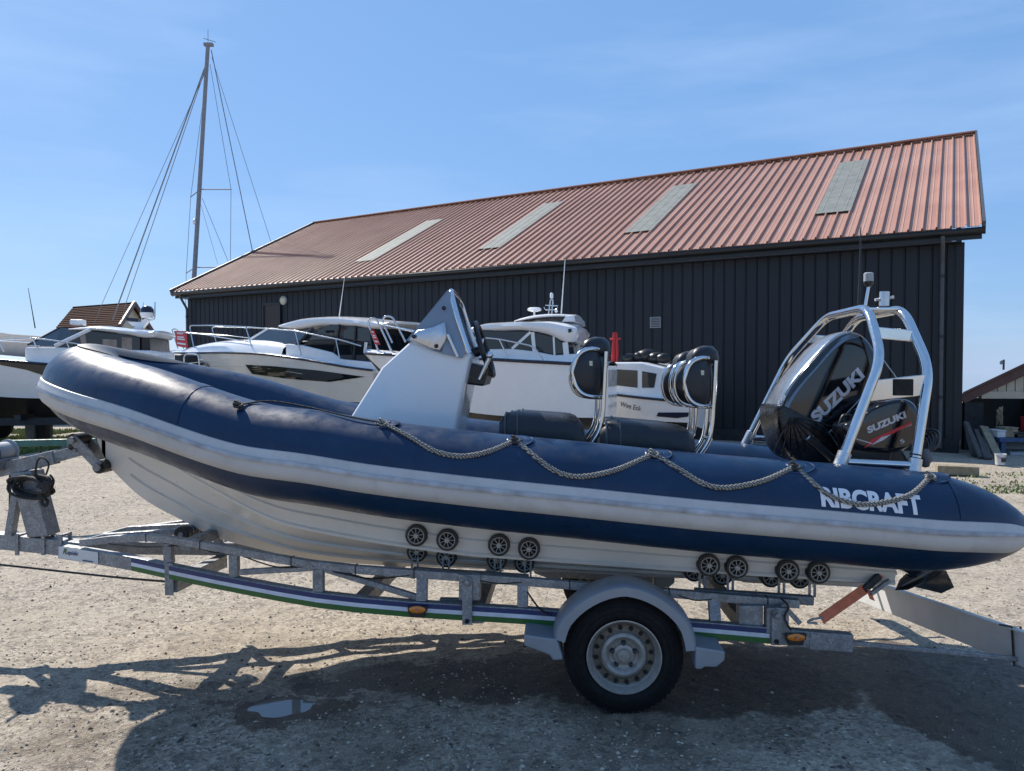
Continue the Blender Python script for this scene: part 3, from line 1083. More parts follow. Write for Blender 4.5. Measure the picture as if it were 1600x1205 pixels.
# things in and before the shed
def plank(u0, v0, u1, v1, d0, d1, w, label, mat='timber_grey'):
    a, c = P(u0, v0, d0), P(u1, v1, d1)
    c.z = 0.01
    o = MB().beam(a, c, w, 0.05, (1, 0, 0)).build('leaning_plank', mat, bevel=0.006, seg=1)
    return tag(o, label, 'plank', 'planks leaning in the corner by the barn')
plank(1508, 662, 1522, 722, 14.9, 14.0, 0.10, 'grey plank leaning nearest the barn corner')
plank(1509, 660, 1533, 723, 14.6, 13.7, 0.09, 'pale grey plank leaning second from the barn corner')
plank(1525, 672, 1541, 724, 14.6, 13.6, 0.08, 'grey plank leaning third from the barn corner')
plank(1534, 683, 1547, 725, 14.5, 13.6, 0.07, 'shortest grey plank of the leaning row, beside the bucket')
plank(1537, 667, 1560, 722, 14.7, 13.8, 0.15, 'wide brownish board leaning closest to the blue bench', 'timber')

bk = G(1563, 727)
bu = thing('bucket', 'white plastic bucket on the ground before the shed', 'bucket', bk)
MB().lathe([(0, 0.0), (0, 0.075), (0.18, 0.088), (0.188, 0.092), (0.178, 0.092), (0.178, 0.084), (0.01, 0.07)], bk + Vector((0, 0, 0.01)), (0, 0, 1), 20).build('pail', 'bucket_white', bu, smooth=40)
MB().beam(bk + Vector((-0.04, -0.086, 0.10)), bk + Vector((0.04, -0.086, 0.10)), 0.006, 0.08, (0, 1, 0)).build('printed_label', 'navy_stripe', bu, bevel=0.002)
hk = [bk + Vector((0.092 * math.cos(a), -0.02 - 0.07 * math.sin(a), 0.175 - 0.05 * math.sin(a))) for a in np.linspace(0, math.pi, 10)]
MB().tube(hk, 0.005, 6).build('handle', 'wire', bu)

wbp = Vector((10.2, 14.5, 0))
wb = thing('workbench', 'blue workbench cluttered with tools inside the open shed', 'workbench', wbp)
a_ = P(1557, 684, 14.4)
MB().box(a_.x, a_.x + 2.2, 14.3, 15.0, a_.z - 0.08, a_.z).build('bench_top', 'blue_bench', wb, bevel=0.01)
MB().box(a_.x + 0.25, a_.x + 2.1, 14.36, 14.9, a_.z - 0.42, a_.z - 0.28).build('shelf', 'vent_grey', wb)
for dx in (0.06, 2.1):
    for dy in (14.38, 14.92):
        MB().box(a_.x + dx, a_.x + dx + 0.08, dy - 0.04, dy + 0.04, 0, a_.z - 0.082).build('leg', 'blue_bench', wb)
junk = [('tool_box', 'timber', 'brown tool box on the workbench', 0.30, 0.24, 0.17), ('parts_tin', 'red_paint', 'red tin at the right end of the workbench', 0.72, 0.10, 0.36), ('parts_bin', 'bucket_white', 'pale bin of small parts on the workbench', 0.10, 0.16, 0.12), ('black_case', 'tarp_black', 'flat black case lying on the workbench', 0.52, 0.36, 0.08)]
for nm, mt, lb, dx, w_, h_ in junk:
    x_ = a_.x + dx
    mb = MB().box(x_ - w_ / 2, x_ + w_ / 2, 14.4, 14.7, a_.z + 0.003, a_.z + h_)
    mb.box(x_ - w_ / 2 - 0.01, x_ + w_ / 2 + 0.01, 14.39, 14.71, a_.z + h_, a_.z + h_ + 0.03)
    tag(mb.build(nm, mt, bevel=0.008), lb, 'box')
ck = curve_pts([P(1562 + 5 * math.sin(i * 2.1), 650 + 15 * math.cos(i * 2.1 + 0.3 * i), 15.0 - 0.02 * i) for i in range(16)], 6)
tag(MB().tube(ck, 0.012, 6).build('hanging_rope', 'timber', smooth=60), 'coil of tan rope hanging in the open shed', 'rope')

tb = MB()
a_, c_ = G(1463, 741), G(1528, 744)
tb.beam(a_ + Vector((0, 0, 0.08)), c_ + Vector((0, 0, 0.08)), 0.22, 0.14, (0, 1, 0))
tag(tb.build('timber_baulk', 'timber', bevel=0.01), 'squared timber baulk lying on the gravel behind the stern', 'timber')

# far hedge line closing the yard
hv, hf = [], []
for i in range(16000):
    a = random.uniform(-1.25, 0.36)
    d = 95 + random.uniform(0, 7)
    x, y = d * math.sin(a), d * math.cos(a)
    hmax = 2.6 + 1.6 * float(vnoise(np.array([a * 60]), np.array([0.0]), 3.0, 5)[0]) + 1.0 * float(vnoise(np.array([a * 60]), np.array([9.0]), 0.8, 7)[0])
    z = random.random()**0.7 * hmax
    k = len(hv)
    for q in range(3):
        hv.append((x + random.uniform(-0.5, 0.5), y + random.uniform(-0.5, 0.5), max(0, z + random.uniform(-0.4, 0.4))))
    hf.append((k, k + 1, k + 2))
tag(make('hedge', hv, hf, 'leaf', fix=False), 'distant dark green hedge along the horizon', 'hedge', kind='stuff')

# pale water beyond the yard, seen past the corner of the barn
sea = make('estuary_water', [(24, 33, 0.06), (700, 20, 0.06), (900, 850, 0.06), (120, 850, 0.06)], [(0, 1, 2, 3)], 'water', fix=False)
tag(sea, 'pale water of the estuary beyond the barn', kind='structure')

# ================================================================== BOATS BEHIND
def resample(poly, n):
    pts = [Vector(p) for p in poly]
    out = []
    for i in range(len(pts)):
        a, c = pts[i], pts[(i + 1) % len(pts)]
        for k in range(n):
            out.append(a.lerp(c, k / n))
    return out

class Hull:
    """hull of a motor boat: x from transom to stem, y to port, built in its own frame"""
    def __init__(s, fr, L, beam, sheer, keel, chine, flare=0.16, full=2.6, n=28):
        s.fr, s.L, s.beam, s.sheer, s.keel, s.chine, s.flare, s.full, s.n = fr, L, beam, sheer, keel, chine, flare, full, n
    def b(s, x):
        t = min(max(x / s.L, 0), 1)
        return s.beam / 2 * max(0.004, (1 - t**s.full))**0.72 * (0.93 + 0.07 * min(1, t * 4))
    def xk(s, x, z):
        """stem rake: low points lie further aft"""
        t = min(max(x / s.L, 0), 1)
        zs, zk = spline(s.sheer, x), spline(s.keel, x)
        return x - (t**4) * 0.0
    def row(s, x):
        zs, zk, zc = spline(s.sheer, x), spline(s.keel, x), spline(s.chine, x)
        zc = min(zc, zs - 0.02)
        zk = min(zk, zc - 0.01)
        b = s.b(x)
        bc = b * (1 - s.flare * (0.5 + 1.4 * (x / s.L)**2))
        bc = max(bc, 0.003)
        pts = [(b, zs), (b * 0.995 + 0.0, zs - 0.10 * (zs - zc)), (b * 0.72 + bc * 0.28, zs - 0.38 * (zs - zc)), (b * 0.35 + bc * 0.65, zs - 0.7 * (zs - zc)), (bc, zc), (bc * 0.94, zc - 0.02), (bc * 0.5, zc * 0.45 + zk * 0.55), (0.0, zk)]
        return pts
    def y(s, x, z):
        pts = s.row(x)
        for i in range(len(pts) - 1):
            (y0, z0), (y1, z1) = pts[i], pts[i + 1]
            if z1 <= z <= z0 and z0 > z1:
                return y1 + (y0 - y1) * (z - z1) / (z0 - z1)
        return pts[0][0]
    def build(s, parent, mat='cream_hull', bottom='antifoul', wl=None, deck='white_grp'):
        W = s.fr.W
        top, bot = [], []
        for i in range(s.n + 1):
            x = s.L * (1 - (1 - i / s.n)**1.35)
            r = s.row(x)
            full = [(yy, z) for yy, z in r]
            port = [W(x, yy, z) for yy, z in full]
            star = [W(x, -yy, z) for yy, z in full[::-1]]
            top.append([W(x, yy, z) for yy, z in full[:5]])
            bot.append(port[4:] + star[1:4])
            top[-1] = (top[-1], [W(x, -yy, z) for yy, z in full[:5][::-1]])
        o = MB()
        o.loft([t[0] for t in top])
        o.loft([t[1] for t in top])
        # transom and underbody
        r = s.row(0)
        o.add([W(0, yy, z) for yy, z in r] + [W(0, -yy, z) for yy, z in r[::-1][1:]], [tuple(range(2 * len(r) - 1))])
        hull = o.build('hull', mat, parent, smooth=35)
        u = MB()
        u.loft(bot)
        u.build('underbody', bottom, parent, smooth=40)
        d = MB()
        rows = []
        for i in range(s.n + 1):
            x = s.L * (1 - (1 - i / s.n)**1.35)
            zs, b = spline(s.sheer, x), s.b(x)
            rows.append([W(x, b * k, zs + 0.01 + 0.07 * (1 - k * k)) for k in (1, 0.6, 0.2, -0.2, -0.6, -1)])
        d.loft(rows)
        d.build('deck', deck, parent, smooth=60)
        for sg, nm in ((1, 0), (-1, 1)):
            pts = []
            for i in range(s.n + 1):
                x = s.L * (1 - (1 - i / s.n)**1.35)
                pts.append(W(x, sg * (s.b(x) + 0.01), spline(s.sheer, x)))
            MB().tube(pts, 0.028, 8).build('rubbing_strake', 'navy_stripe', parent, smooth=60)
        return hull
    def panel(s, poly, name, mat, parent, out=0.012, n=6, side=1):
        """flat-cut panel laid on the topsides; poly of (x, z)"""
        ring = []
        for i in range(len(poly)):
            a, c = poly[i], poly[(i + 1) % len(poly)]
            for k in range(n):
                t = k / n
                ring.append((a[0] + (c[0] - a[0]) * t, a[1] + (c[1] - a[1]) * t))
        cx = sum(p[0] for p in ring) / len(ring)
        cz = sum(p[1] for p in ring) / len(ring)
        mb = MB()
        rings = []
        for q in (1.0, 0.66, 0.33):
            rings.append([s.fr.W(cx + (x - cx) * q, side * (s.y(cx + (x - cx) * q, cz + (z - cz) * q) + out), cz + (z - cz) * q) for x, z in ring])
        mb.loft(rings, close=True, caps=False)
        mb.add(rings[-1], [tuple(range(len(ring)))])
        mb.loft([[p - s.fr.ey * side * (out + 0.01) for p in rings[0]], rings[0]], close=True, caps=False)
        return mb.build(name, mat, parent, smooth=50)

def slab(fr, poly, y0, y1, name, mat, parent, bevel=0.0, smooth=None, taper=0.0):
    """a side outline (x, z) given real width from y0 to y1"""
    pts = [fr.W(x, y0, z) for x, z in poly]
    return MB().prism(pts, fr.ey * (y1 - y0)).build(name, mat, parent, bevel=bevel, seg=3, smooth=smooth)

def crown_slab(fr, top, bottom, hw, name, mat, parent, edge=0.10):
    """hard top: upper and lower outline over the length, cambered, with rounded sides"""
    rows = []
    xs = np.linspace(max(top[0][0], bottom[0][0]), min(top[-1][0], bottom[-1][0]), 22)
    for i, x in enumerate(xs):
        t = i / (len(xs) - 1)
        zt, zb = spline(top, x), spline(bottom, x)
        zt = max(zt, zb + 0.012)
        w = hw(t)
        m = (zt + zb) / 2
        rows.append([fr.W(x, w * k, z) for k, z in ((0.90, zb), (0.985, zb + 0.25 * (zt - zb)), (1.0, m), (0.97, zt - 0.2 * (zt - zb)), (0.86, zt - 0.02), (0.45, zt + 0.025), (0, zt + 0.035), (-0.45, zt + 0.025), (-0.86, zt - 0.02), (-0.97, zt - 0.2 * (zt - zb)), (-1, m), (-0.985, zb + 0.25 * (zt - zb)), (-0.90, zb), (-0.4, zb + 0.02), (0.4, zb + 0.02))])
    return MB().loft(rows, close=True).build(name, mat, parent, smooth=50)

def rail(fr, pts, r, name, parent, rr=0.12, mat='stainless'):
    return MB().tube(bent([fr.W(*p) for p in pts], rr), r, 8).build(name, mat, parent, smooth=60)

def boat_stand(fr, x, y, ztop, parent):
    mb = MB()
    mb.tube([fr.W(x, y, ztop), fr.W(x, y * 1.25, 0.0)], 0.04, 8)
    mb.tube([fr.W(x, y * 1.1, ztop * 0.5), fr.W(x + 0.35, y * 1.5, 0.0)], 0.025, 8)
    mb.tube([fr.W(x, y * 1.1, ztop * 0.5), fr.W(x - 0.35, y * 1.5, 0.0)], 0.025, 8)
    mb.obox(fr.W(x, y, ztop), fr.ex * 0.12, fr.ey * 0.10, Vector((0, 0, 0.02)))
    return mb

BANG = math.atan2(BX.y, BX.x)

# ------------------------------------------------------------------ boat B: hardtop cruiser left of the console
fB = Frame((-2.6, 18.3), BANG)
LB = 9.25
def LBx(u, v, y):
    return fB.L(u, v, y)
hb = Hull(fB, LB, 2.7, [(0, 1.62), (0.8, 1.70), (2.0, 1.86), (3.6, 2.02), (5.2, 2.08), (7.2, 2.10), (LB, 2.13)],
          [(0, 0.50), (5.0, 0.52), (6.6, 0.72), (7.8, 1.15), (8.6, 1.62), (LB, 2.08)],
          [(0, 0.85), (4.5, 0.92), (6.8, 1.25), (8.2, 1.70), (LB, 2.10)], flare=0.20, full=2.9)
bB = thing('motor_boat', 'white hardtop motor cruiser with bow rail and black hull window, left of the console', 'motor boat', fB.W(LB / 2, 0, 0))
hb.build(bB)
win = [LBx(u, v, 1.25) for u, v in ((381, 570), (430, 572.5), (500, 579), (570, 589), (515, 597), (450, 592), (391, 584.5))]
hb.panel(win, 'hull_window', 'tinted_glass', bB)
hb.panel([(x, z) for x, z in win], 'hull_window', 'tinted_glass', bB, side=-1)
# low knuckle line on the topsides
for sg in (1, -1):
    pts = [fB.W(x, sg * (hb.y(x, spline(hb.sheer, x) - 0.36) + 0.004), spline(hb.sheer, x) - 0.36) for x in np.linspace(0.4, 8.4, 30)]
    MB().tube(pts, 0.008, 6).build('hull_crease', 'cream_hull', bB, smooth=60)
em = LBx(335, 573, 0.75)
pts = []
for k in range(10):
    a = k * 2 * math.pi / 10
    rr_ = 0.11 if k % 2 == 0 else 0.045
    pts.append((em[0] + rr_ * math.cos(a) * (1.3 if k in (0, 5) else 1), em[1] + rr_ * math.sin(a)))
hb.panel(pts, 'bow_emblem', 'brown_trim', bB, out=0.01, n=2)
# coachroof
ctop = [LBx(u, v, 0.0) for u, v in ((292, 548), (330, 540), (360, 535), (397, 533), (450, 533), (500, 538))][::-1]
rows = []
for x in np.linspace(3.2, ctop[-1][0], 18):
    zt = spline(ctop, x) + 0.02
    zs = spline(hb.sheer, x) + 0.02
    zt = max(zt, zs + 0.03)
    w = max(0.05, hb.b(x) - 0.22)
    rows.append([fB.W(x, w, zs), fB.W(x, w * 0.95, zs + 0.45 * (zt - zs)), fB.W(x, w * 0.78, zs + 0.85 * (zt - zs)), fB.W(x, w * 0.4, zt), fB.W(x, 0, zt + 0.03), fB.W(x, -w * 0.4, zt), fB.W(x, -w * 0.78, zs + 0.85 * (zt - zs)), fB.W(x, -w * 0.95, zs + 0.45 * (zt - zs)), fB.W(x, -w, zs)])
MB().loft(rows).build('coachroof', 'white_grp', bB, smooth=50)
# wheelhouse glass body, windscreen, frames
yB = 1.02
side = [LBx(u, v, yB) for u, v in ((472, 541), (496, 517), (517, 506), (577, 513), (583, 566), (531, 560), (519, 551))]
slab(fB, side, -yB, yB, 'side_glazing', 'tinted_glass', bB, bevel=0.02)
ws0 = [LBx(u, v, yB) for u, v in ((462, 541), (486, 513))]
wf = LBx(400, 534, 0.15)
wt = LBx(432, 514, 0.15)
q = [fB.W(ws0[0][0], yB, ws0[0][1]), fB.W(wf[0], 0.45, wf[1]), fB.W(wf[0], -0.45, wf[1]), fB.W(ws0[0][0], -yB, ws0[0][1]),
     fB.W(ws0[1][0], yB * 0.92, ws0[1][1]), fB.W(wt[0], 0.42, wt[1]), fB.W(wt[0], -0.42, wt[1]), fB.W(ws0[1][0], -yB * 0.92, ws0[1][1])]
MB().add(q, [(0, 1, 5, 4), (1, 2, 6, 5), (2, 3, 7, 6)]).build('windscreen', 'tinted_glass', bB)
for a, c in ((0, 4), (1, 5), (2, 6), (3, 7)):
    MB().beam(q[a], q[c], 0.05, 0.06, fB.ey).build('windscreen_pillar', 'white_grp' if a in (1, 2) else 'black_plastic', bB)
MB().tube([q[0], q[1], q[2], q[3]], 0.022, 6).build('windscreen_sill', 'white_grp', bB)
top = [LBx(u, v, yB) for u, v in ((611, 503), (573, 500), (529, 495), (480, 495), (450, 499), (423, 507))]
bot = [LBx(u, v, yB) for u, v in ((611, 506), (590, 514), (555, 510), (500, 509), (455, 514), (423, 511))]
crown_slab(fB, top, bot, lambda t: 1.12 - 0.35 * t**3, 'hardtop', 'white_grp', bB)
for u0, v0, u1, v1 in ((531, 507, 523, 551), (556, 510, 553, 562)):
    a, c = LBx(u0, v0, yB + 0.01), LBx(u1, v1, yB + 0.01)
    MB().beam(fB.W(a[0], yB + 0.012, a[1]), fB.W(c[0], yB + 0.012, c[1]), 0.03, 0.05, fB.ey).build('window_post', 'black_plastic', bB)
a, c = LBx(500, 513, 0.5), LBx(611, 560, 0.5)
slab(fB, [LBx(u, v, 1.06) for u, v in ((446, 537), (474, 540), (519, 551), (532, 561), (600, 569), (600, 582), (446, 566))], -1.06, 1.06, 'cabin_side', 'white_grp', bB, bevel=0.04)
# cockpit coaming
slab(fB, [LBx(u, v, 1.15) for u, v in ((540, 562), (580, 566), (600, 574), (600, 584), (540, 580))], -1.15, 1.15, 'cockpit_coaming', 'white_grp', bB, bevel=0.03)
# bow rail
for sg in (1, -1):
    def rp(u, v, y):
        x, z = LBx(u, v, y)
        return (x, sg * y, z)
    rail(fB, [rp(303, 543, 0.42), rp(296, 509, 0.38), rp(330, 508.5, 0.62), rp(384, 511, 0.92), rp(461, 517, 1.15), rp(531, 531, 1.25), rp(565, 541, 1.27)], 0.018, 'bow_rail', bB)
    for (u0, v0, u1, v1, y) in ((384, 511, 396, 550, 0.95), (461, 517, 471, 556, 1.16), (525, 530, 531, 562, 1.25)):
        MB().tube([fB.W(*rp(u0, v0, y)), fB.W(*rp(u1, v1, y))], 0.016, 8).build('stanchion', 'stainless', bB, smooth=60)
    rail(fB, [rp(272, 519, 0.12), rp(320, 523, 0.45), rp(392, 535, 0.9)], 0.014, 'mid_rail', bB)
MB().tube(bent([fB.W(*((LBx(278, 545, 0.1)[0], 0.1, LBx(278, 545, 0.1)[1]))), fB.W(LBx(268, 514, 0.1)[0], 0.1, LBx(268, 514, 0.1)[1]), fB.W(LBx(268, 514, 0.1)[0], -0.1, LBx(268, 514, 0.1)[1]), fB.W(LBx(278, 545, 0.1)[0], -0.1, LBx(278, 545, 0.1)[1])], 0.08), 0.016, 8).build('pulpit', 'stainless', bB, smooth=60)
x_, z_ = LBx(266, 549, 0)
MB().beam(fB.W(x_ - 0.35, 0, z_), fB.W(x_ + 0.12, 0, z_ - 0.02), 0.16, 0.05, fB.ey).tube([fB.W(x_ + 0.05, 0, z_), fB.W(x_ + 0.2, 0, z_ - 0.18)], 0.03, 8).build('anchor_roller', 'alloy', bB)
MB().tube([fB.W(*(lambda q: (q[0], 0.3, q[1]))(LBx(530, 494, 0.3))), fB.W(*(lambda q: (q[0], 0.3, q[1]))(LBx(538, 435, 0.3)))], [0.014, 0.006], 6).build('whip_aerial', 'white_grp', bB)
for x_ in (1.2, 5.0):
    for sg in (1, -1):
        boat_stand(fB, x_, sg * 0.9, 0.85, bB).build('boat_prop', 'green_pole', bB, smooth=60)
MB().obox(fB.W(3.0, 0, 0.25), fB.ex * 0.5, fB.ey * 0.12, Vector((0, 0, 0.25))).build('keel_block', 'timber', bB)

# red for-sale board on its rail
def sale_board(fr, uv, y, label):
    pts = []
    for u, v in uv:
        x, z = fr.L(u, v, y)
        pts.append(fr.W(x, y, z))
    bd = thing('sale_board', label, 'sign', sum(pts, Vector()) / 4)
    MB().prism(pts, fr.ey * -0.02).build('panel', 'red_sign', bd)
    for t0, t1, x0, x1 in ((0.10, 0.20, 0.25, 0.75), (0.34, 0.42, 0.2, 0.8), (0.47, 0.55, 0.15, 0.85), (0.74, 0.84, 0.12, 0.88)):
        def at(a, t):
            return pts[0].lerp(pts[1], a).lerp(pts[3].lerp(pts[2], a), t) + fr.ey * 0.004
        MB().add([at(x0, t0), at(x1, t0), at(x1, t1), at(x0, t1)], [(0, 1, 2, 3)]).build('printed_line', 'text_white', bd, fix=False)
    return bd
sale_board(fB, ((272, 517), (290, 517.5), (293, 544), (276, 541)), 0.16, 'red and white sale board tied to the bow rail before the barn')

# ------------------------------------------------------------------ boat C: pilothouse cruiser behind the console
fC = Frame((1.8, 13.2), R(180 - 12))
LC = 4.7
def LCx(u, v, y):
    return fC.L(u, v, y)
hc = Hull(fC, LC, 2.35, [(0, 1.72), (1.3, 1.79), (2.8, 1.87), (4.0, 1.92), (LC, 1.96)],
          [(0, 0.55), (2.6, 0.58), (3.5, 0.85), (4.2, 1.35), (LC, 1.92)], [(0, 0.85), (2.5, 0.92), (3.8, 1.35), (LC, 1.93)], flare=0.2, full=2.6)
bC = thing('motor_boat', 'white pilothouse motor boat with radar on its roof, right of the windscreen', 'motor boat', fC.W(LC / 2, 0, 0))
hc.build(bC, mat='white_grp')
yC = 0.88
body = [LCx(u, v, yC) for u, v in ((726, 546), (800, 545), (835, 549), (866, 555), (900, 553), (903, 592), (726, 580))]
slab(fC, body, -yC, yC, 'cabin_side', 'white_grp', bC, bevel=0.03)
gl = [LCx(u, v, yC - 0.03) for u, v in ((716, 546), (745, 516), (828, 517), (868, 526), (882, 537), (884, 553), (866, 555), (835, 549), (799, 546))]
slab(fC, gl, -yC + 0.03, yC - 0.03, 'cabin_glazing', 'tinted_glass', bC, bevel=0.02)
for (u0, v0, u1, v1, w_) in ((754, 519, 727, 540, 0.035), (829, 519, 800, 545, 0.045), (832, 519, 835, 550, 0.06), (865, 526, 866.5, 556, 0.03), (883, 535, 885, 556, 0.09)):
    for sg in (1, -1):
        a, c = LCx(u0, v0, yC), LCx(u1, v1, yC)
        MB().beam(fC.W(a[0], sg * (yC - 0.02), a[1]), fC.W(c[0], sg * (yC - 0.02), c[1]), 0.05, w_, fC.ey).build('window_post', 'white_grp', bC)
top = [LCx(u, v, yC) for u, v in ((903, 512), (897, 507), (862, 501), (833, 501.5), (770, 504), (740, 507), (721, 516))]
bot = [LCx(u, v, yC) for u, v in ((903, 520), (897, 533), (880, 534), (871, 528), (846, 520), (814, 516), (765, 518), (721, 518.5))]
crown_slab(fC, top, bot, lambda t: 1.0 - 0.3 * t**3, 'hardtop', 'white_grp', bC)
top = [LCx(u, v, 0.7) for u, v in ((897, 492), (866, 490.5), (836, 491.5), (812, 496), (800, 500))]
bot = [LCx(u, v, 0.7) for u, v in ((897, 496), (866, 495), (836, 496.5), (812, 500), (800, 502))]
crown_slab(fC, top, bot, lambda t: 0.78 - 0.25 * t**2, 'roof_spoiler', 'white_grp', bC)
slab(fC, [LCx(u, v, 0.8) for u, v in ((884, 493), (897, 492), (899, 503), (877, 503))], -0.8, 0.8, 'roof_arch', 'white_grp', bC, bevel=0.03)
slab(fC, [LCx(u, v, yC) for u, v in ((889, 515), (894, 514), (895, 519), (890, 521))], yC + 0.10, yC + 0.125, 'side_lamp', 'black_plastic', bC)
rx, rz = LCx(835, 484, 0.2)
o = MB().lathe([(0, 0.0), (0.0, 0.05), (0.02, 0.12), (0.05, 0.13), (0.075, 0.10), (0.085, 0.0)], fC.W(rx, 0.2, rz - 0.04), (0, 0, 1), 20).build('radar_dome', 'white_grp', bC, smooth=40)
MB().tube([fC.W(rx, 0.2, rz - 0.16), fC.W(rx, 0.2, rz - 0.03)], 0.018, 8).build('radar_stalk', 'white_grp', o)
def cm(u, v, y=0.15):
    x, z = LCx(u, v, y)
    return fC.W(x, y, z)
MB().tube([cm(857, 491), cm(860, 470), cm(862, 466)], 0.014, 8).tube([cm(862, 491), cm(864, 470), cm(862, 466)], 0.014, 8).tube([cm(850, 480), cm(852, 484), cm(869, 484), cm(872, 478), cm(852, 477)], 0.010, 8).build('mast_bracket', 'stainless', bC, smooth=60)
MB().lathe([(0, 0.03), (0.07, 0.032), (0.09, 0.02), (0.1, 0)], cm(862, 466), (0, 0, 1), 10).build('anchor_light', 'white_grp', bC, smooth=50)
MB().ball(cm(869, 486), 0.03).build('horn', 'white_grp', bC, smooth=60)
MB().tube([cm(877, 490), cm(883, 405)], [0.012, 0.006], 6).build('whip_aerial', 'white_grp', bC)
for sg in (1, -1):
    def rp(u, v, y):
        x, z = LCx(u, v, y)
        return (x, sg * y, z)
    rail(fC, [rp(732, 530, 1.0), rp(745, 527, 1.0), rp(780, 530, 1.05), rp(834, 541, 1.12), rp(849, 563, 1.14)], 0.013, 'side_rail', bC)
    MB().tube([fC.W(*rp(780, 530, 1.05)), fC.W(*rp(795, 562, 1.05))], 0.012, 8).build('stanchion', 'stainless', bC, smooth=60)
# pulpit hoops at the stem
for sg, (ua, ub, uc, ud, vt, vb) in ((1, (575, 576, 584, 611, 497, 547)), (-1, (597, 597, 609, 634, 494, 535))):
    pts = [(ua + 16, vb + 1), (ua, vt + 8), (ua + 4, vt), (uc + 4, vt + 1), (ud, vb)]
    y = 0.16 * sg
    MB().tube(bent([fC.W(LCx(u, v, y)[0], y, LCx(u, v, y)[1]) for u, v in pts], 0.12), 0.020, 8).build('pulpit_hoop', 'stainless', bC, smooth=60)
    q = [LCx(u, v, y) for u, v in ((597 if sg > 0 else 600, 508), (680, 524))]
    MB().tube([fC.W(q[0][0], y, q[0][1]), fC.W(q[1][0], sg * 0.7, q[1][1])], 0.016, 8).build('bow_rail', 'stainless', bC, smooth=60)
x_, z_ = LCx(576, 553, 0)
MB().tube(bent([fC.W(x_ + 0.05, 0, z_ + 0.22), fC.W(x_ + 0.08, 0, z_), fC.W(x_ - 0.4, 0, z_ + 0.02)], 0.05), 0.03, 8).build('anchor_roller', 'alloy', bC, smooth=60)
sale_board(fC, ((578, 515), (584, 516), (594, 539), (586, 538)), 0.22, 'narrow red sale board on the bow rail just left of the console windscreen')
for x_ in (0.9, 2.6):
    for sg in (1, -1):
        boat_stand(fC, x_, sg * 0.75, 0.8, bC).build('boat_prop', 'green_pole', bC, smooth=60)
MB().obox(fC.W(1.6, 0, 0.28), fC.ex * 0.4, fC.ey * 0.12, Vector((0, 0, 0.27))).build('keel_block', 'timber', bC)

# ------------------------------------------------------------------ boat D: small fishing boat behind the seats
fD = Frame((3.85, 14.98), BANG)
LD = 4.5
def LDx(u, v, y):
    return fD.L(u, v, y)
hd = Hull(fD, LD, 1.9, [(0, 1.02), (1.5, 1.14), (3.2, 1.36), (LD, 1.62)], [(0, 0.45), (2.6, 0.46), (3.7, 0.75), (LD, 1.58)], [(0, 0.62), (2.6, 0.68), (3.8, 1.0), (LD, 1.6)], full=2.3)
bD = thing('fishing_boat', 'small white fishing boat with red mast, seen between the two rows of seats', 'fishing boat', fD.W(LD / 2, 0, 0))
hd.build(bD, mat='white_grp')
cab = [LDx(u, v, 0.7) for u, v in ((1040, 575), (1002, 566), (942, 566), (935, 618), (1030, 634))]
slab(fD, cab, -0.7, 0.7, 'cabin', 'white_grp', bD, bevel=0.05)
for poly in (((961, 577), (996, 579), (996, 606), (961, 602)), ((1003, 580), (1026, 584), (1022, 606), (1003, 606)), ((946, 577), (955, 577), (955, 600), (946, 599))):
    slab(fD, [LDx(u, v, 0.71) for u, v in poly], 0.69, 0.715, 'cabin_window', 'tinted_glass', bD, bevel=0.01)
hd.panel([LDx(u, v, 0.93) for u, v in ((1027, 645), (1078, 645), (1078, 651), (1055, 654), (1024, 651))], 'hull_flash', 'navy_stripe', bD)
x_, z_ = LDx(972, 639, 0.9)
q0 = LDx(969, 633, 0.93)
q1 = LDx(1001, 639, 0.93)
a = fD.W(q0[0], hd.y(q0[0], q0[1]) + 0.02, q0[1] - 0.03)
c = fD.W(q1[0], hd.y(q1[0], q1[1]) + 0.02, q1[1] - 0.05)
lettering('Wee Eck', a, (c - a).normalized(), Vector((0, 0, 1)), (c - a).length, 0.10, 'text_black', bD, shear=0.25)
def dm(u, v, y=0.2):
    x, z = LDx(u, v, y)
    return fD.W(x, y, z)
MB().tube([dm(958, 566), dm(960, 520)], [0.05, 0.035], 8).tube([dm(965, 566), dm(963, 520)], [0.04, 0.03], 8).tube([dm(953, 530), dm(970, 529)], 0.02, 8).tube([dm(961.5, 530), dm(961.5, 519)], 0.02, 8).build('mast', 'red_paint', bD, smooth=60)
for k, (u, v, r_) in enumerate(((948, 561, 0.10), (985, 560, 0.13), (1000, 557, 0.11), (1012, 556, 0.17), (1026, 559, 0.14), (1038, 560, 0.13), (974, 562, 0.10))):
    b_ = MB().ball(dm(u, v, 0.15 + 0.05 * (k % 3)), r_ * 1.3, r_, r_ * 0.85, 14, 9, jit=0.16).build('black_sack', 'tarp_black', smooth=180)
    tag(b_, ('black plastic bundle on the fishing boat roof, leftmost of seven', 'black plastic bundle on the fishing boat roof, third of seven', 'black plastic bundle on the fishing boat roof, fourth of seven', 'largest black plastic bundle on the fishing boat roof', 'black plastic bundle on the fishing boat roof, sixth of seven', 'black plastic bundle on the fishing boat roof, rightmost of seven', 'black plastic bundle beside the red mast of the fishing boat')[k], 'bundle', 'black bundles on the fishing boat')
for x_ in (0.7, 2.6):
    for sg in (1, -1):
        boat_stand(fD, x_, sg * 0.55, 0.6, bD).build('boat_prop', 'green_pole', bD, smooth=60)
MB().obox(fD.W(1.4, 0, 0.22), fD.ex * 0.4, fD.ey * 0.10, Vector((0, 0, 0.23))).build('keel_block', 'timber', bD)

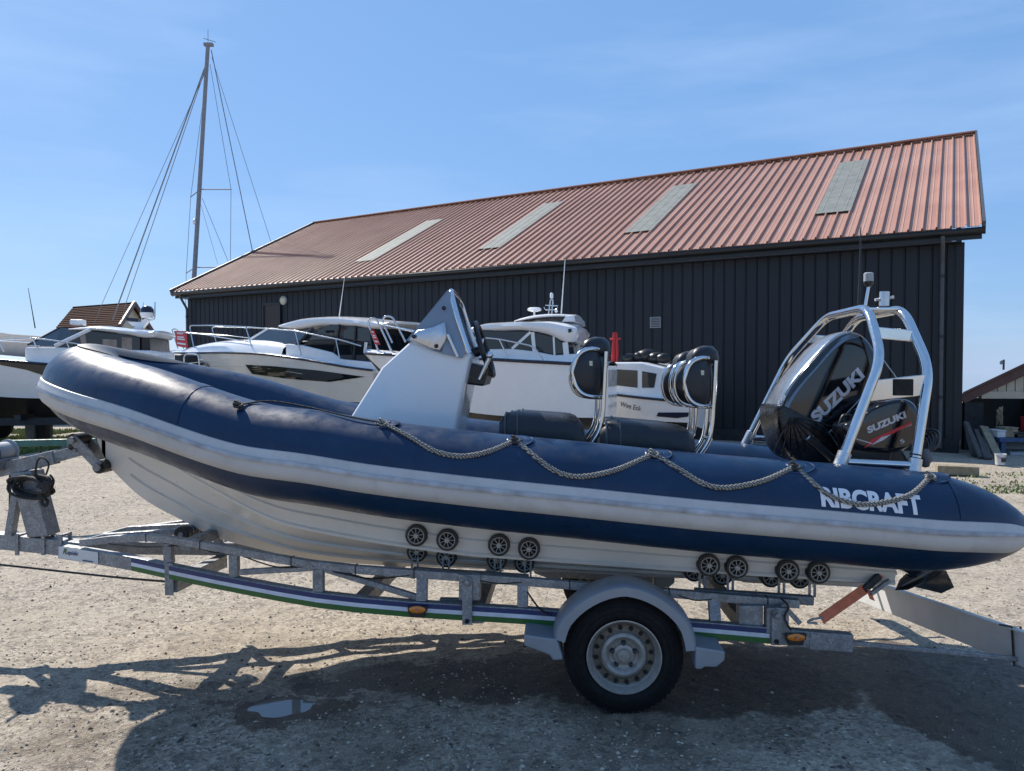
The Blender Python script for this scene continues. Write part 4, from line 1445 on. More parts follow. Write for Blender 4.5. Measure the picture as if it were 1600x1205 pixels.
# ------------------------------------------------------------------ boat A: sports cruiser far left behind the bow
fA = Frame((-7.35, 17.3), R(180 + 12))
LA = 7.4
def LAx(u, v, y):
    return fA.L(u, v, y)
ha = Hull(fA, LA, 2.5, [(0, 1.58), (2.0, 1.70), (3.2, 1.80), (4.5, 1.92), (6.0, 2.02), (LA, 2.10)], [(0, 0.55), (4.2, 0.58), (5.8, 0.9), (6.8, 1.5), (LA, 2.06)],
          [(0, 0.98), (2.4, 1.02), (4.0, 1.1), (6.0, 1.5), (LA, 2.08)], flare=0.2, full=2.9)
bA = thing('motor_boat', 'white sports cruiser with curved window line and radar arch, behind the bow', 'motor boat', fA.W(LA / 2, 0, 0))
ha.build(bA, mat='white_grp')
wnd = [LAx(u, v, 1.2) for u, v in ((-30, 560), (20, 564), (95, 571), (150, 577), (140, 600), (80, 591), (40, 578), (-20, 567))]
ha.panel(wnd, 'hull_window', 'tinted_glass', bA)
yA = 0.95
body = [LAx(u, v, yA) for u, v in ((40, 543), (98, 543), (145, 545), (240, 548), (243, 585), (40, 570))]
slab(fA, body, -yA - 0.05, yA + 0.05, 'cabin_side', 'white_grp', bA, bevel=0.04)
gl = [LAx(u, v, yA - 0.02) for u, v in ((86, 544), (142, 517), (199, 523), (219, 527), (219, 550), (143, 547))]
slab(fA, gl, -yA + 0.02, yA - 0.02, 'cabin_glazing', 'tinted_glass', bA, bevel=0.02)
slab(fA, [LAx(u, v, yA) for u, v in ((219, 527), (232, 527), (234, 550), (219, 550))], -yA + 0.05, yA - 0.05, 'canvas_aft', 'tarp_black', bA, bevel=0.03)
for uv in (((124, 524), (133, 523), (136, 545), (128, 546)), ((160, 530), (182, 531), (182, 547), (160, 546)), ((190, 527), (206, 528), (206, 548), (190, 548))):
    slab(fA, [LAx(u, v, yA) for u, v in uv], yA - 0.025, yA - 0.012, 'window_blind', 'curtain', bA)
# windscreen
a0, a1 = LAx(86, 541, yA), LAx(140, 515, yA)
b0, b1 = LAx(52, 540, 0.2), LAx(102, 513, 0.2)
q = [fA.W(a0[0], yA, a0[1]), fA.W(b0[0], 0.5, b0[1]), fA.W(b0[0], -0.5, b0[1]), fA.W(a0[0], -yA, a0[1]), fA.W(a1[0], yA * 0.95, a1[1]), fA.W(b1[0], 0.5, b1[1]), fA.W(b1[0], -0.5, b1[1]), fA.W(a1[0], -yA * 0.95, a1[1])]
MB().add(q, [(0, 1, 5, 4), (1, 2, 6, 5), (2, 3, 7, 6)]).build('windscreen', 'tinted_glass', bA)
MB().tube([q[0], q[4]], 0.045, 8).build('windscreen_pillar', 'white_grp', bA)
MB().tube([q[3], q[7]], 0.045, 8).build('windscreen_pillar', 'white_grp', bA)
MB().tube([q[1], q[5]], 0.02, 8).build('windscreen_pillar', 'black_plastic', bA)
top = [LAx(u, v, yA) for u, v in ((241, 517), (196, 514), (159, 510), (133, 509.5), (100, 512))]
bot = [LAx(u, v, yA) for u, v in ((241, 521), (232, 528), (196, 522), (149, 517), (120, 516), (100, 515))]
crown_slab(fA, top, bot, lambda t: 1.05 - 0.35 * t**3, 'hardtop', 'white_grp', bA)
def am(u, v, y=0.3):
    x, z = LAx(u, v, y)
    return fA.W(x, y, z)
MB().prism([am(206, 515), am(219, 516), am(233, 498), am(226, 497)], fA.ey * -0.25).build('radar_arch', 'white_grp', bA, bevel=0.02)
MB().prism([am(197, 496), am(217, 498), am(216, 503), am(197, 501)], fA.ey * -0.5).build('arch_panel', 'navy_stripe', bA)
MB().prism([am(200, 503), am(226, 503), am(214, 510), am(207, 509)], fA.ey * -0.4).build('arch_wing', 'white_grp', bA, bevel=0.01)
o = MB().lathe([(0, 0.0), (0.0, 0.12), (0.06, 0.145), (0.12, 0.145)], am(230, 497), (0, 0, 1), 18).build('radome', 'white_grp', bA, smooth=50)
MB().lathe([(0.12, 0.142), (0.20, 0.135), (0.26, 0.09), (0.28, 0)], am(230, 497), (0, 0, 1), 18).build('radome_cap', 'navy_stripe', o, smooth=50)
MB().tube(bent([am(232, 500), am(240, 500), am(242, 496), am(242, 472)], 0.08), 0.014, 8).build('light_pole', 'stainless', bA, smooth=60)
MB().tube([am(221, 505), am(224, 472)], 0.008, 6).build('whip_aerial', 'white_grp', bA)
MB().obox(am(122, 504), fA.ex * 0.14, fA.ey * 0.10, Vector((0, 0, 0.06))).build('roof_hatch', 'white_grp', bA, bevel=0.02)
for sg in (1, -1):
    def rp(u, v, y):
        x, z = LAx(u, v, y)
        return (x, sg * y, z)
    rail(fA, [rp(-60, 528, 0.7), rp(0, 531, 0.95), rp(50, 528, 1.1), rp(105, 535, 1.2), rp(142, 541, 1.22), rp(150, 550, 1.22)], 0.016, 'bow_rail', bA)
    for u0, v0, u1, v1 in ((50, 527, 60, 548), (104, 535, 112, 551), (-2, 531, 6, 549)):
        MB().tube([fA.W(*rp(u0, v0, 1.1)), fA.W(*rp(u1, v1, 1.1))], 0.014, 8).build('stanchion', 'stainless', bA, smooth=60)
rail(fA, [(0.1, 0.9, 1.6), (0.1, 0.9, 2.0), (-0.2, 0.9, 2.0), (-0.25, 0.9, 1.3)], 0.018, 'boarding_ladder', bA)
for k in range(4):
    MB().tube([fA.W(-0.2, 0.9, 1.35 + 0.17 * k), fA.W(-0.2, 0.5, 1.35 + 0.17 * k)], 0.014, 8).build('ladder_rung', 'stainless', bA)
MB().tube([am(55, 513, 0.9), am(44, 450, 0.9)], [0.012, 0.005], 6).build('whip_aerial', 'black_plastic', bA)
# cradle under it
g0 = G(57, 689)
cr = thing('boat_cradle', 'grey block and black post propping the cruiser behind the bow', 'cradle', g0)
gy_ = g0.y
MB().box(g0.x - 0.20, g0.x + 0.02, gy_ - 0.1, gy_ + 0.3, 0, 0.78).build('block', 'concrete', cr, bevel=0.015)
MB().box(g0.x + 0.04, g0.x + 0.24, gy_ - 0.05, gy_ + 0.15, 0, 0.8).build('post', 'tarp_black', cr, bevel=0.01)
MB().tube([(g0.x + 0.3, gy_ + 0.1, 0.75), (g0.x + 0.34, gy_, 0)], 0.03, 8).build('strut', 'concrete', cr)
for x_ in (1.2, 5.0):
    for sg in (1, -1):
        boat_stand(fA, x_, sg * 0.8, 0.75, bA).build('boat_prop', 'tarp_black', bA, smooth=60)
# dark trailer under that boat
fT = fA
dt = thing('boat_trolley', 'dark steel trolley with black wheels under the cruiser behind the bow', 'trailer', fA.W(3.5, 0, 0))
for sg in (1, -1):
    MB().beam(fA.W(0.5, sg * 0.7, 0.52), fA.W(6.8, sg * 0.5, 0.52), 0.10, 0.16, fA.ey).build('side_beam', 'antifoul', dt)
for x_ in (1.0, 3.4, 5.2):
    MB().beam(fA.W(x_, -0.95, 0.62), fA.W(x_, 0.95, 0.62), 0.12, 0.12, fA.ex).build('bunk', 'antifoul', dt)
for sg in (1, -1):
    for x_ in (4.6, 5.4):
        w_ = MB().lathe([(-0.1, 0.0), (-0.1, 0.24), (-0.07, 0.32), (0.07, 0.32), (0.1, 0.24), (0.1, 0.0)], fA.W(x_, sg * 1.0, 0.325), fA.ey, 24).build('wheel', 'rubber', dt, smooth=40)
        MB().lathe([(sg * 0.101, 0.0), (sg * 0.101, 0.18), (sg * 0.104, 0.18), (sg * 0.104, 0.0)], fA.W(x_, sg * 1.0, 0.325), fA.ey, 20).build('rim', 'vent_grey', w_)

# ------------------------------------------------------------------ covered boat at the left edge
fE = Frame((-13.5, 24.0), R(180 - 10))
def LEx(u, v, y):
    return fE.L(u, v, y)
he = Hull(fE, 8.0, 2.8, [(0, 1.7), (4, 1.85), (8, 2.15)], [(0, 0.6), (4.5, 0.65), (6.5, 1.1), (8, 2.1)], [(0, 1.0), (4, 1.1), (8, 2.12)])
bE = thing('covered_boat', 'motor boat under a pale grey cover at the left edge of the yard', 'motor boat', fE.W(4, 0, 0))
he.build(bE, mat='white_grp')
rows = []
for i, x in enumerate(np.linspace(-0.1, 7.4, 22)):
    zt = 2.55 + 0.34 * math.sin(min(1, max(0, (x - 0.6) / 4.6)) * math.pi / 2) - 0.02 * (x % 1.7)
    b_ = he.b(min(x, 7.9)) + 0.06
    zs = spline(he.sheer, x) - 0.12
    rows.append([fE.W(x, b_, zs), fE.W(x, b_, zs + 0.25), fE.W(x, b_ * 0.6, zs + 0.25 + 0.6 * (zt - zs - 0.25)), fE.W(x, 0, zt), fE.W(x, -b_ * 0.6, zs + 0.25 + 0.6 * (zt - zs - 0.25)), fE.W(x, -b_, zs + 0.25), fE.W(x, -b_, zs)])
MB().loft(rows).build('cover', 'tarp_grey', bE, smooth=60)
for x_ in (1.5, 5.0):
    for sg in (1, -1):
        boat_stand(fE, x_, sg * 0.9, 0.85, bE).build('boat_prop', 'green_pole', bE, smooth=60)
MB().obox(fE.W(3.0, 0, 0.3), fE.ex * 0.5, fE.ey * 0.12, Vector((0, 0, 0.3))).build('keel_block', 'timber', bE)

# ------------------------------------------------------------------ small open boat between the two cruisers
fG = Frame((-8.6, 20.8), R(180 - 18))
hg = Hull(fG, 4.2, 1.7, [(0, 1.75), (2.2, 1.80), (4.2, 1.95)], [(0, 1.05), (2.6, 1.08), (4.2, 1.9)], [(0, 1.25), (2.5, 1.32), (4.2, 1.92)])
bG = thing('dinghy', 'small cream boat on trestles between the two left cruisers', 'dinghy', fG.W(2, 0, 0))
hg.build(bG, mat='cream_hull', bottom='cream_hull')
slab(fG, [(0.2, 1.7), (2.6, 1.85), (2.4, 2.1), (0.3, 2.05)], -0.6, 0.6, 'cuddy', 'tarp_black', bG, bevel=0.08)
for x_ in (0.8, 2.8):
    for sg in (1, -1):
        MB().beam(fG.W(x_, sg * 0.25, 1.12), fG.W(x_, sg * 0.6, 0), 0.07, 0.07, fG.ex).build('trestle_leg', 'concrete', bG)
    MB().beam(fG.W(x_, -0.5, 1.10), fG.W(x_, 0.5, 1.10), 0.08, 0.08, fG.ex).build('trestle_beam', 'concrete', bG)

# ------------------------------------------------------------------ sailing yacht behind the barn: mast and rigging
yd = 34.0
fY = Frame((-14.6, yd), R(150))
bY = thing('sailing_yacht', 'tall silver yacht mast with spreaders and stays rising behind the barn', 'sailing yacht', fY.W(0, 0, 0))
hy = Hull(fY, 10.5, 3.2, [(0, 1.9), (6, 1.95), (10.5, 2.3)], [(0, 1.2), (5, 0.9), (9, 1.2), (10.5, 2.2)], [(0, 1.5), (5, 1.4), (10.5, 2.25)])
off = fY.ex * -5.0
fY.o = fY.o + off
hy.build(bY, mat='white_grp')
MB().obox(fY.W(5, 0, 0.5), fY.ex * 0.8, fY.ey * 0.1, Vector((0, 0, 0.5))).build('keel', 'antifoul', bY)
def yp(u, v, dd=0.0):
    return P(u, v, yd + dd)
mt, mb0 = yp(325, 68), yp(303, 440)
ax = (mt - mb0)
base = mb0 + ax * ((1.9 - mb0.z) / ax.z)
MB().tube([base, mt], [0.11, 0.085], 12).build('mast', 'mast_alloy', bY, smooth=60)
MB().tube([yp(306, 300), yp(331, 296, -0.6), ], 0.03, 6).build('spreader', 'mast_alloy', bY) if False else None
sp1 = [yp(313.5, 296), yp(361, 296, -1.0)]
MB().tube(sp1, 0.025, 6).build('spreader', 'mast_alloy', bY)
MB().tube([yp(312, 297), yp(298, 308, 1.0)], 0.025, 6).build('spreader', 'mast_alloy', bY)
MB().tube([yp(305, 418), yp(360, 418, -1.0)], 0.025, 6).build('spreader', 'mast_alloy', bY)
MB().tube([yp(305, 418), yp(291, 427, 1.0)], 0.025, 6).build('spreader', 'mast_alloy', bY)
def wire(pts, r, name='shroud', mat='wire'):
    return MB().tube(pts, r, 6).build(name, mat, bY)
wire([yp(324, 95), yp(185, 475, 2), yp(176, 500, 2.2)], 0.03, 'furled_forestay', 'mast_alloy')
wire([yp(322, 110), yp(158, 478, 2), yp(145, 510, 2)], 0.012, 'stay')
wire([yp(322, 105), yp(198, 470, 2), yp(190, 500, 2)], 0.016, 'stay')
wire([yp(330, 78), yp(395, 395), yp(402, 440)], 0.022, 'backstay')
wire([yp(331, 90), yp(425, 383), yp(440, 440)], 0.012, 'backstay')
wire([yp(328, 100), sp1[1], yp(360, 418, -1.0), yp(356, 480, -1)], 0.012)
wire([yp(321, 130), yp(298, 308, 1), yp(291, 427, 1), yp(290, 480, 1)], 0.012)
wire([yp(316, 310), yp(358, 412, -0.9)], 0.012)
wire([yp(314, 320), yp(340, 412, -0.9)], 0.008)
# masthead gear
wire([yp(318, 60), yp(337, 66)], 0.012, 'wind_vane', 'downpipe_grey')
wire([yp(325, 69), yp(325, 46)], 0.010, 'vhf_aerial', 'downpipe_grey')
MB().obox(yp(326, 70), Vector((0.2, 0, 0)), Vector((0, 0.1, 0)), Vector((0, 0, 0.06))).build('masthead', 'mast_alloy', bY)
MB().ball(yp(304.5, 347), 0.10, 0.1, 0.14).build('steaming_light', 'white_grp', bY, smooth=60)

# ================================================================== THE RIGID INFLATABLE
YAW = R(-3.5)
fR = Frame((0.5, 4.40), YAW, 0.83, 0.04, -0.73)          # x to the stern, y away from the camera
Q = fR.Q
def XZ(u, v, w):
    return fR.L(u, v, w)

HB = 0.88                             # half breadth to the tube centre
# tube centre height against length (stern cone to bow)
tz = [XZ(u, v, -HB) for u, v in ((400, 701), (500, 716), (600, 732), (750, 750), (900, 765), (1087, 784), (1280, 800), (1425, 813), (1512, 819), (1600, 829))]
XBOW = XZ(146, 598, 0.0)
XS = tz[0][0] + 0.35                  # the tubes start to close in here
tz = [(XBOW[0], XBOW[1]), (XBOW[0] + 0.35, XBOW[1] - 0.085), (XBOW[0] + 0.75, XBOW[1] - 0.175)] + tz
tz.sort()
XTIP = XZ(1612, 838, -HB)[0]
def tube_z(x):
    return spline(tz, x)
def tube_b(x):
    if x >= XS:
        return HB
    t = min(1.0, (XS - x) / (XS - XBOW[0]))
    return HB * max(0.0, 1 - t**2.15)**0.60
RT = 0.243
def tube_r(x):
    cone = XTIP - x
    if cone < 0.62:
        t = max(0.0, cone / 0.62)
        return max(0.012, RT * (1 - (1 - t)**2.0)**0.62)
    if x < XS:
        return RT - 0.012 * min(1, (XS - x) / 1.6)
    return RT
# path from the port stern round the bow to starboard, evenly spaced
def tube_path():
    pts = []
    xs = []
    x = XTIP
    while x > XS:
        xs.append(x)
        x -= 0.03 if x > XTIP - 0.7 else 0.08
    n = 46
    for k in range(n + 1):
        a = k / n
        xs.append(XS + (XBOW[0] - XS) * (1 - (1 - a)**1.9))
    port = [(x, -tube_b(x) * fR.sc) for x in xs]
    return port + [(x, -y) for x, y in port[::-1][1:]]
TP = tube_path()
def tube_frames():
    out = []
    m = len(TP)
    for i, (x, y) in enumerate(TP):
        a = TP[max(i - 1, 0)]
        c = TP[min(i + 1, m - 1)]
        tx, ty = c[0] - a[0], c[1] - a[1]
        l = math.hypot(tx, ty)
        tx, ty = tx / l, ty / l
        # outward horizontal normal (port run goes towards -x: outward is -y)
        out.append((Vector((x, y, tube_z(x))), Vector((ty, -tx, 0)) * -1 if False else Vector((-ty, tx, 0)), tube_r(x)))
    return out
TF = tube_frames()
# make sure normals point outwards
TF = [(p, n if (n.x * (p.x - 0.3) + n.y * p.y) > 0 or abs(p.y) < 1e-6 else -n, r) for p, n, r in TF]
mid_i = len(TF) // 2
TF[mid_i] = (TF[mid_i][0], Vector((-1, 0, 0)), TF[mid_i][2])
def tpt(i, ang, extra=0.0):
    """world point on the tube: frame i, angle up from the outer horizontal"""
    p, n, r = TF[i]
    q = p + n * ((r + extra) * math.cos(ang)) + Vector((0, 0, (r + extra) * math.sin(ang)))
    return fR.T(q.x, q.y, q.z)

rib = thing('rigid_inflatable_boat', 'navy blue inflatable boat with white hull and black seats standing on the trailer', 'inflatable boat', fR.W(0.3, 0, 0))
NA = 40
rows = [[tpt(i, 2 * math.pi * k / NA) for k in range(NA)] for i in range(len(TF))]
MB().loft(rows, close=True).build('inflatable_tube', 'hypalon', rib, smooth=60)
# rubbing strake: broad grey band with two raised ribs
prof = [(10, 0.000), (9, 0.010), (6, 0.012), (4, 0.014), (1.5, 0.019), (-2, 0.024), (-5.0, 0.024), (-6.5, 0.021), (-8, 0.021), (-10, 0.023), (-15, 0.024), (-19, 0.020), (-22, 0.013), (-24, 0.010), (-25, 0.000)]
i0 = next(i for i, (p, n, r) in enumerate(TF) if r > 0.10)
i1 = len(TF) - 1 - i0
rows = []
for i in range(i0, i1 + 1):
    k = RT / TF[i][2]
    rows.append([tpt(i, R(a * min(k, 1.5)), e - 0.002) for a, e in prof])
MB().loft(rows).build('rubbing_strake', 'strake_grey', rib, smooth=50)
rows = [[tpt(i, R(a), e) for a, e in ((-0.2, 0.0242), (-2.0, 0.0262), (-4.4, 0.0262), (-5.4, 0.0240))] for i in range(i0, i1 + 1)]
MB().loft(rows).build('strake_line', 'strake_blue', rib, smooth=60)
# bow patch over the top of the bow
rows = []
for i in range(mid_i - 21, mid_i + 22):
    t = abs(i - mid_i) / 21
    k = t**4
    rows.append([tpt(i, R(a), 0.009 - 0.008 * k) for a in np.linspace(78 * (1 - k) + 104 * k, 134 * (1 - k) + 108 * k, 11)])
MB().loft(rows).build('bow_patch', 'bow_rubber', rib, smooth=60)
# seams across the tube
for u_ in (322, 1478):
    x_ = XZ(u_, 650, -HB)[0]
    i = min(range(mid_i), key=lambda j: abs(TF[j][0].x - x_))
    rows = [[tpt(j, R(a), 0.0025) for a in np.linspace(12, 200, 30)] for j in (i, i + 1)]
    MB().loft(rows).build('tube_seam', 'hypalon', rib, smooth=60)

# ---- hull
def keel_tab():
    t = [XZ(u, v, 0.0) for u, v in ((152, 690), (170, 727), (186, 745), (212, 770), (239, 789), (292, 817), (332, 838), (400, 857), (475, 873), (560, 881), (637, 885), (800, 891), (945, 897), (1068, 902), (1190, 907), (1300, 912), (1385, 916))]
    return sorted(t)
KT = keel_tab()
XEND = XZ(1392, 900, -0.62)[0]
KT = [k for k in KT if k[0] < XEND - 0.05] + [(XEND, spline(KT, XEND))]
XK0, XK1 = KT[0][0], KT[-1][0]
HN = 90
hrows = []
for k in range(HN + 1):
    x = XK0 + (XK1 - XK0) * (k / HN)**1.25
    zk = spline(KT, x)
    xx = max(x, XBOW[0] + 0.05)
    b = tube_b(xx)
    zt = tube_z(xx) - 0.17
    yt = max(0.0, b - 0.15)
    f_ = min(1, (x - XK0) / 1.7)
    f_ = f_ * f_ * (3 - 2 * f_)
    yc = max(0.0, (b - 0.21) * (0.25 + 0.75 * f_))
    zc = zk + (zt - zk) * (0.80 - 0.30 * min(1, max(0, (x - XK0) / 2.4)))
    if k == 0:
        yt = yc = 0.0
        zc = zk + 0.02
    s = [(0.0, zk), (yc * 0.30, zk + (zc - zk) * 0.30), (yc * 0.37, zk + (zc - zk) * 0.285), (yc * 0.62, zk + (zc - zk) * 0.60), (yc * 0.69, zk + (zc - zk) * 0.585), (yc * 0.95, zk + (zc - zk) * 0.93), (yc, zk + (zc - zk) * 0.92), (yc + (yt - yc) * 0.35, zc + (zt - zc) * 0.25), (yt, zt)]
    hrows.append((x, s))
mb = MB()
for sg in (-1, 1):
    mb.loft([[fR.W(x, sg * y, z) for y, z in s] for x, s in hrows])
x, s = hrows[-1]
mb.add([fR.W(x, -y, z) for y, z in s[::-1]] + [fR.W(x, y, z) for y, z in s[1:]], [tuple(range(2 * len(s) - 1))])
mb.build('hull', 'gelcoat', rib, smooth=28)
for idx, rr_ in ((2, 0.010), (4, 0.011), (6, 0.013), (7, 0.011)):
    for sg in (-1, 1):
        pts = [fR.W(x, sg * (s[idx][0] + 0.002), s[idx][1] - 0.002) for x, s in hrows[8 if idx < 6 else 14:]]
        MB().tube(pts, rr_, 6).build('spray_rail', 'gelcoat', rib, smooth=30)
# dark joint between hull and tube
for sg in (-1, 1):
    pts = [fR.W(x, sg * s[-1][0] + sg * 0.012, s[-1][1] - 0.01) for x, s in hrows[2:]]
    MB().tube(pts, 0.012, 8).build('tube_flange', 'bow_rubber', rib, smooth=60)
# deck between the tubes
rows = []
for x in np.linspace(XBOW[0] + 0.45, XK1, 30):
    b = max(0.05, tube_b(x) - 0.1)
    z = tube_z(x) - 0.12
    rows.append([fR.W(x, b * q_, z) for q_ in (-1, -0.5, 0, 0.5, 1)])
MB().loft(rows).build('deck', 'deck_grey', rib)
# transom
zt_ = tube_z(XK1)
MB().prism([fR.W(XK1 - 0.03, -0.72, zt_ - 0.2), fR.W(XK1 - 0.03, 0.72, zt_ - 0.2), fR.W(XK1 - 0.03, 0.66, zt_ + 0.10), fR.W(XK1 - 0.03, -0.66, zt_ + 0.10)], fR.ex * 0.06).build('transom', 'white_grp', rib, bevel=0.01)

# ---- where a sight line meets the port tube (for things laid on it)
TFW = [(fR.T(*p), r) for p, n, r in TF[:mid_i + 1]]
def on_tube(u, v, lift=0.0):
    d = ray(u, v).normalized()
    t = 2.4
    best, bt = 9, t
    while t < 7:
        p = EYE + d * t
        e = min((p - c).length - r for c, r in TFW)
        if e < best:
            best, bt = e, t
        if e < lift:
            return p
        t += max(0.004, (e - lift) * 0.6)
    return EYE + d * bt

# ---- lifeline with its patches
knots = [(372, 633), (598, 661), (806, 688), (1022, 709), (1243, 729), (1454, 744)]
sags = [[(420, 627), (480, 636), (540, 650)], [(640, 683), (680, 705), (720, 713), (762, 706)], [(840, 717), (870, 737), (905, 745), (960, 735)], [(1060, 733), (1100, 756), (1135, 762), (1190, 752)], [(1280, 763), (1310, 780), (1355, 788), (1420, 774)]]
for i, (ku, kv) in enumerate(knots):
    c = on_tube(ku, kv, 0.0)
    lc = c - fR.o
    lx, ly, lz = lc.dot(fR.ex), lc.dot(fR.ey), c.z + fR.roll * (lc.dot(fR.ey) - fR.y0)
    j = min(range(mid_i), key=lambda q_: abs(TF[q_][0].x - lx))
    pj, nj, rj = TF[j]
    a0 = math.atan2(lz - tube_z(lx), (Vector((lx, ly, 0)) - Vector((lx, -tube_b(lx) * fR.sc, 0))).dot(nj))
    tdir = Vector((-nj.y, nj.x, 0))
    for (ra, rb, e0, nm, mt_) in () if i == 0 else ((0.0, 0.085, 0.0018, 'rope_patch', 'hypalon'),):
        rings = []
        for rr_, ee in ((ra + 0.001, e0 + 0.004), (rb * 0.45, e0 + 0.004), (rb * 0.52, e0), (rb * 0.94, e0), (rb, -0.001)):
            ring = []
            for k in range(32):
                th = 2 * math.pi * k / 32
                du, da = rr_ * math.cos(th) * 1.05, rr_ * math.sin(th) / rj * 0.8
                x_ = lx + tdir.x * du
                y_ = pj.y + (ly - pj.y) * 0
                cen = Vector((lx, -tube_b(lx) * fR.sc, tube_z(lx))) + tdir * du
                q_ = cen + nj * ((rj + ee) * math.cos(a0 + da)) + Vector((0, 0, (rj + ee) * math.sin(a0 + da)))
                ring.append(fR.T(q_.x, q_.y, q_.z))
            rings.append(ring)
        pt = MB().loft(rings, close=True).build(nm, mt_, rib, smooth=30)
        MB().tube(rings[3], 0.0018, 5, closed=True).build('patch_edge', 'hypalon_line', pt, smooth=60)
        MB().tube(rings[2], 0.0018, 5, closed=True).build('patch_edge', 'hypalon_line', pt, smooth=60)
    # lacing knot
    kp = on_tube(ku, kv, 0.018)
    ln = MB()
    for q_ in range(3):
        ring = []
        for k in range(12):
            th = 2 * math.pi * k / 12
            ring.append(kp + Vector((0.020 * math.cos(th + q_), 0.020 * math.sin(th) * math.cos(q_ * 1.1), 0.020 * math.sin(th) * math.sin(q_ * 1.1 + 0.5))))
        ln.tube(ring, 0.006, 6, closed=True)
    ln.build('lacing_knot', 'rope_dark' if i % 2 == 0 else 'rope_grey', rib, smooth=60)
for i in range(len(knots) - 1):
    uv = [knots[i]] + sags[i] + [knots[i + 1]]
    r_ = 0.0048 if i == 0 else 0.0118
    c = curve_pts([on_tube(u, v, 0.012) for u, v in uv], 14)
    # two laid strands
    mb = MB()
    n_ = len(c)
    length = sum((c[k + 1] - c[k]).length for k in range(n_ - 1))
    cc = []
    step = 0.006
    acc, k = 0.0, 0
    d_ = 0.0
    cum = [0.0]
    for k in range(n_ - 1):
        cum.append(cum[-1] + (c[k + 1] - c[k]).length)
    m_ = int(length / step)
    for s_ in range(m_ + 1):
        t = s_ * step
        while d_ < n_ - 2 and cum[int(d_) + 1] < t:
            d_ += 1
        k = int(d_)
        w_ = (t - cum[k]) / max(1e-6, cum[k + 1] - cum[k])
        cc.append((c[k].lerp(c[k + 1], min(1, max(0, w_))), (c[k + 1] - c[k]).normalized()))
    for st in range(3):
        pts = []
        for s_, (p, tg) in enumerate(cc):
            a = 2 * math.pi * (s_ * step / (r_ * 5.2) + st / 3)
            n1 = tg.cross(Vector((0, 0, 1))).normalized()
            n2 = n1.cross(tg)
            pts.append(p + (n1 * math.cos(a) + n2 * math.sin(a)) * r_ * 0.52)
        mb.tube(pts, r_ * 0.62, 6)
    mb.build('lifeline', 'rope_dark' if i == 0 else 'rope_grey', rib, smooth=60)

# ---- name on the tube
a_, f_ = text_mesh('RIBCRAFT', bold=0.045, space=1.02)
pl, pr = on_tube(1281, 776), on_tube(1437, 783)
xl, xr = (pl - fR.o).dot(fR.ex), (pr - fR.o).dot(fR.ex)
bm = bmesh.new()
sx, sy = (xr - xl) / a_[:, 0].max(), 0.098 / a_[:, 1].max()
bvs = [bm.verts.new((p[0] * sx, p[1] * sy, 0)) for p in a_]
for fc in f_:
    try:
        bm.faces.new([bvs[i] for i in fc])
    except ValueError:
        pass
for k in range(1, 10):
    bmesh.ops.bisect_plane(bm, geom=bm.verts[:] + bm.edges[:] + bm.faces[:], plane_co=(0, 0.01 * k, 0), plane_no=(0, 1, 0))
bm.verts.ensure_lookup_table()
bm.faces.ensure_lookup_table()
bm.verts.index_update()
TH0 = R(13)
nv = []
for q_ in bm.verts:
    x_ = xl + q_.co.x
    r_ = tube_r(x_) + 0.0025
    th = TH0 + q_.co.y / r_
    nv.append(fR.T(x_, -tube_b(x_) * fR.sc - r_ * math.cos(th), tube_z(x_) + r_ * math.sin(th)))
nf = [tuple(q_.index for q_ in fc.verts) for fc in bm.faces]
bm.free()
make('name_lettering', nv, nf, 'text_white', rib, fix=False)

# ---- console
WC = 0.32
con = [(539, 655), (590, 574), (637, 531), (668, 513), (697, 507), (712, 520), (736, 556), (727, 600), (712, 676)]
def cpt(u, v, w):
    x, z = XZ(u, v, w)
    return fR.W(x, w, z)
cxz = [XZ(u, v, -WC) for u, v in con]
zf = cxz[0][1] - 0.42
cxz = [(cxz[0][0] - 0.22, zf)] + cxz + [(cxz[-1][0] - 0.02, zf)]
rows = []
cxm = sum(p[0] for p in cxz) / len(cxz)
for w_, k_, fx in ((-1, 0.0, 0.07), (-0.93, 0.0, 0.02), (-0.5, 0.0, 0.0), (0.5, 0.0, 0.0), (0.93, 0.0, 0.02), (1, 0.0, 0.07)):
    rows.append([fR.W(x + (fx if x < cxm else -fx * 0.2), w_ * WC, z - fx * 0.15) for x, z in cxz])
cn = MB().loft(rows, close=True).build('console', 'white_grp', rib, bevel=0.012, smooth=40)
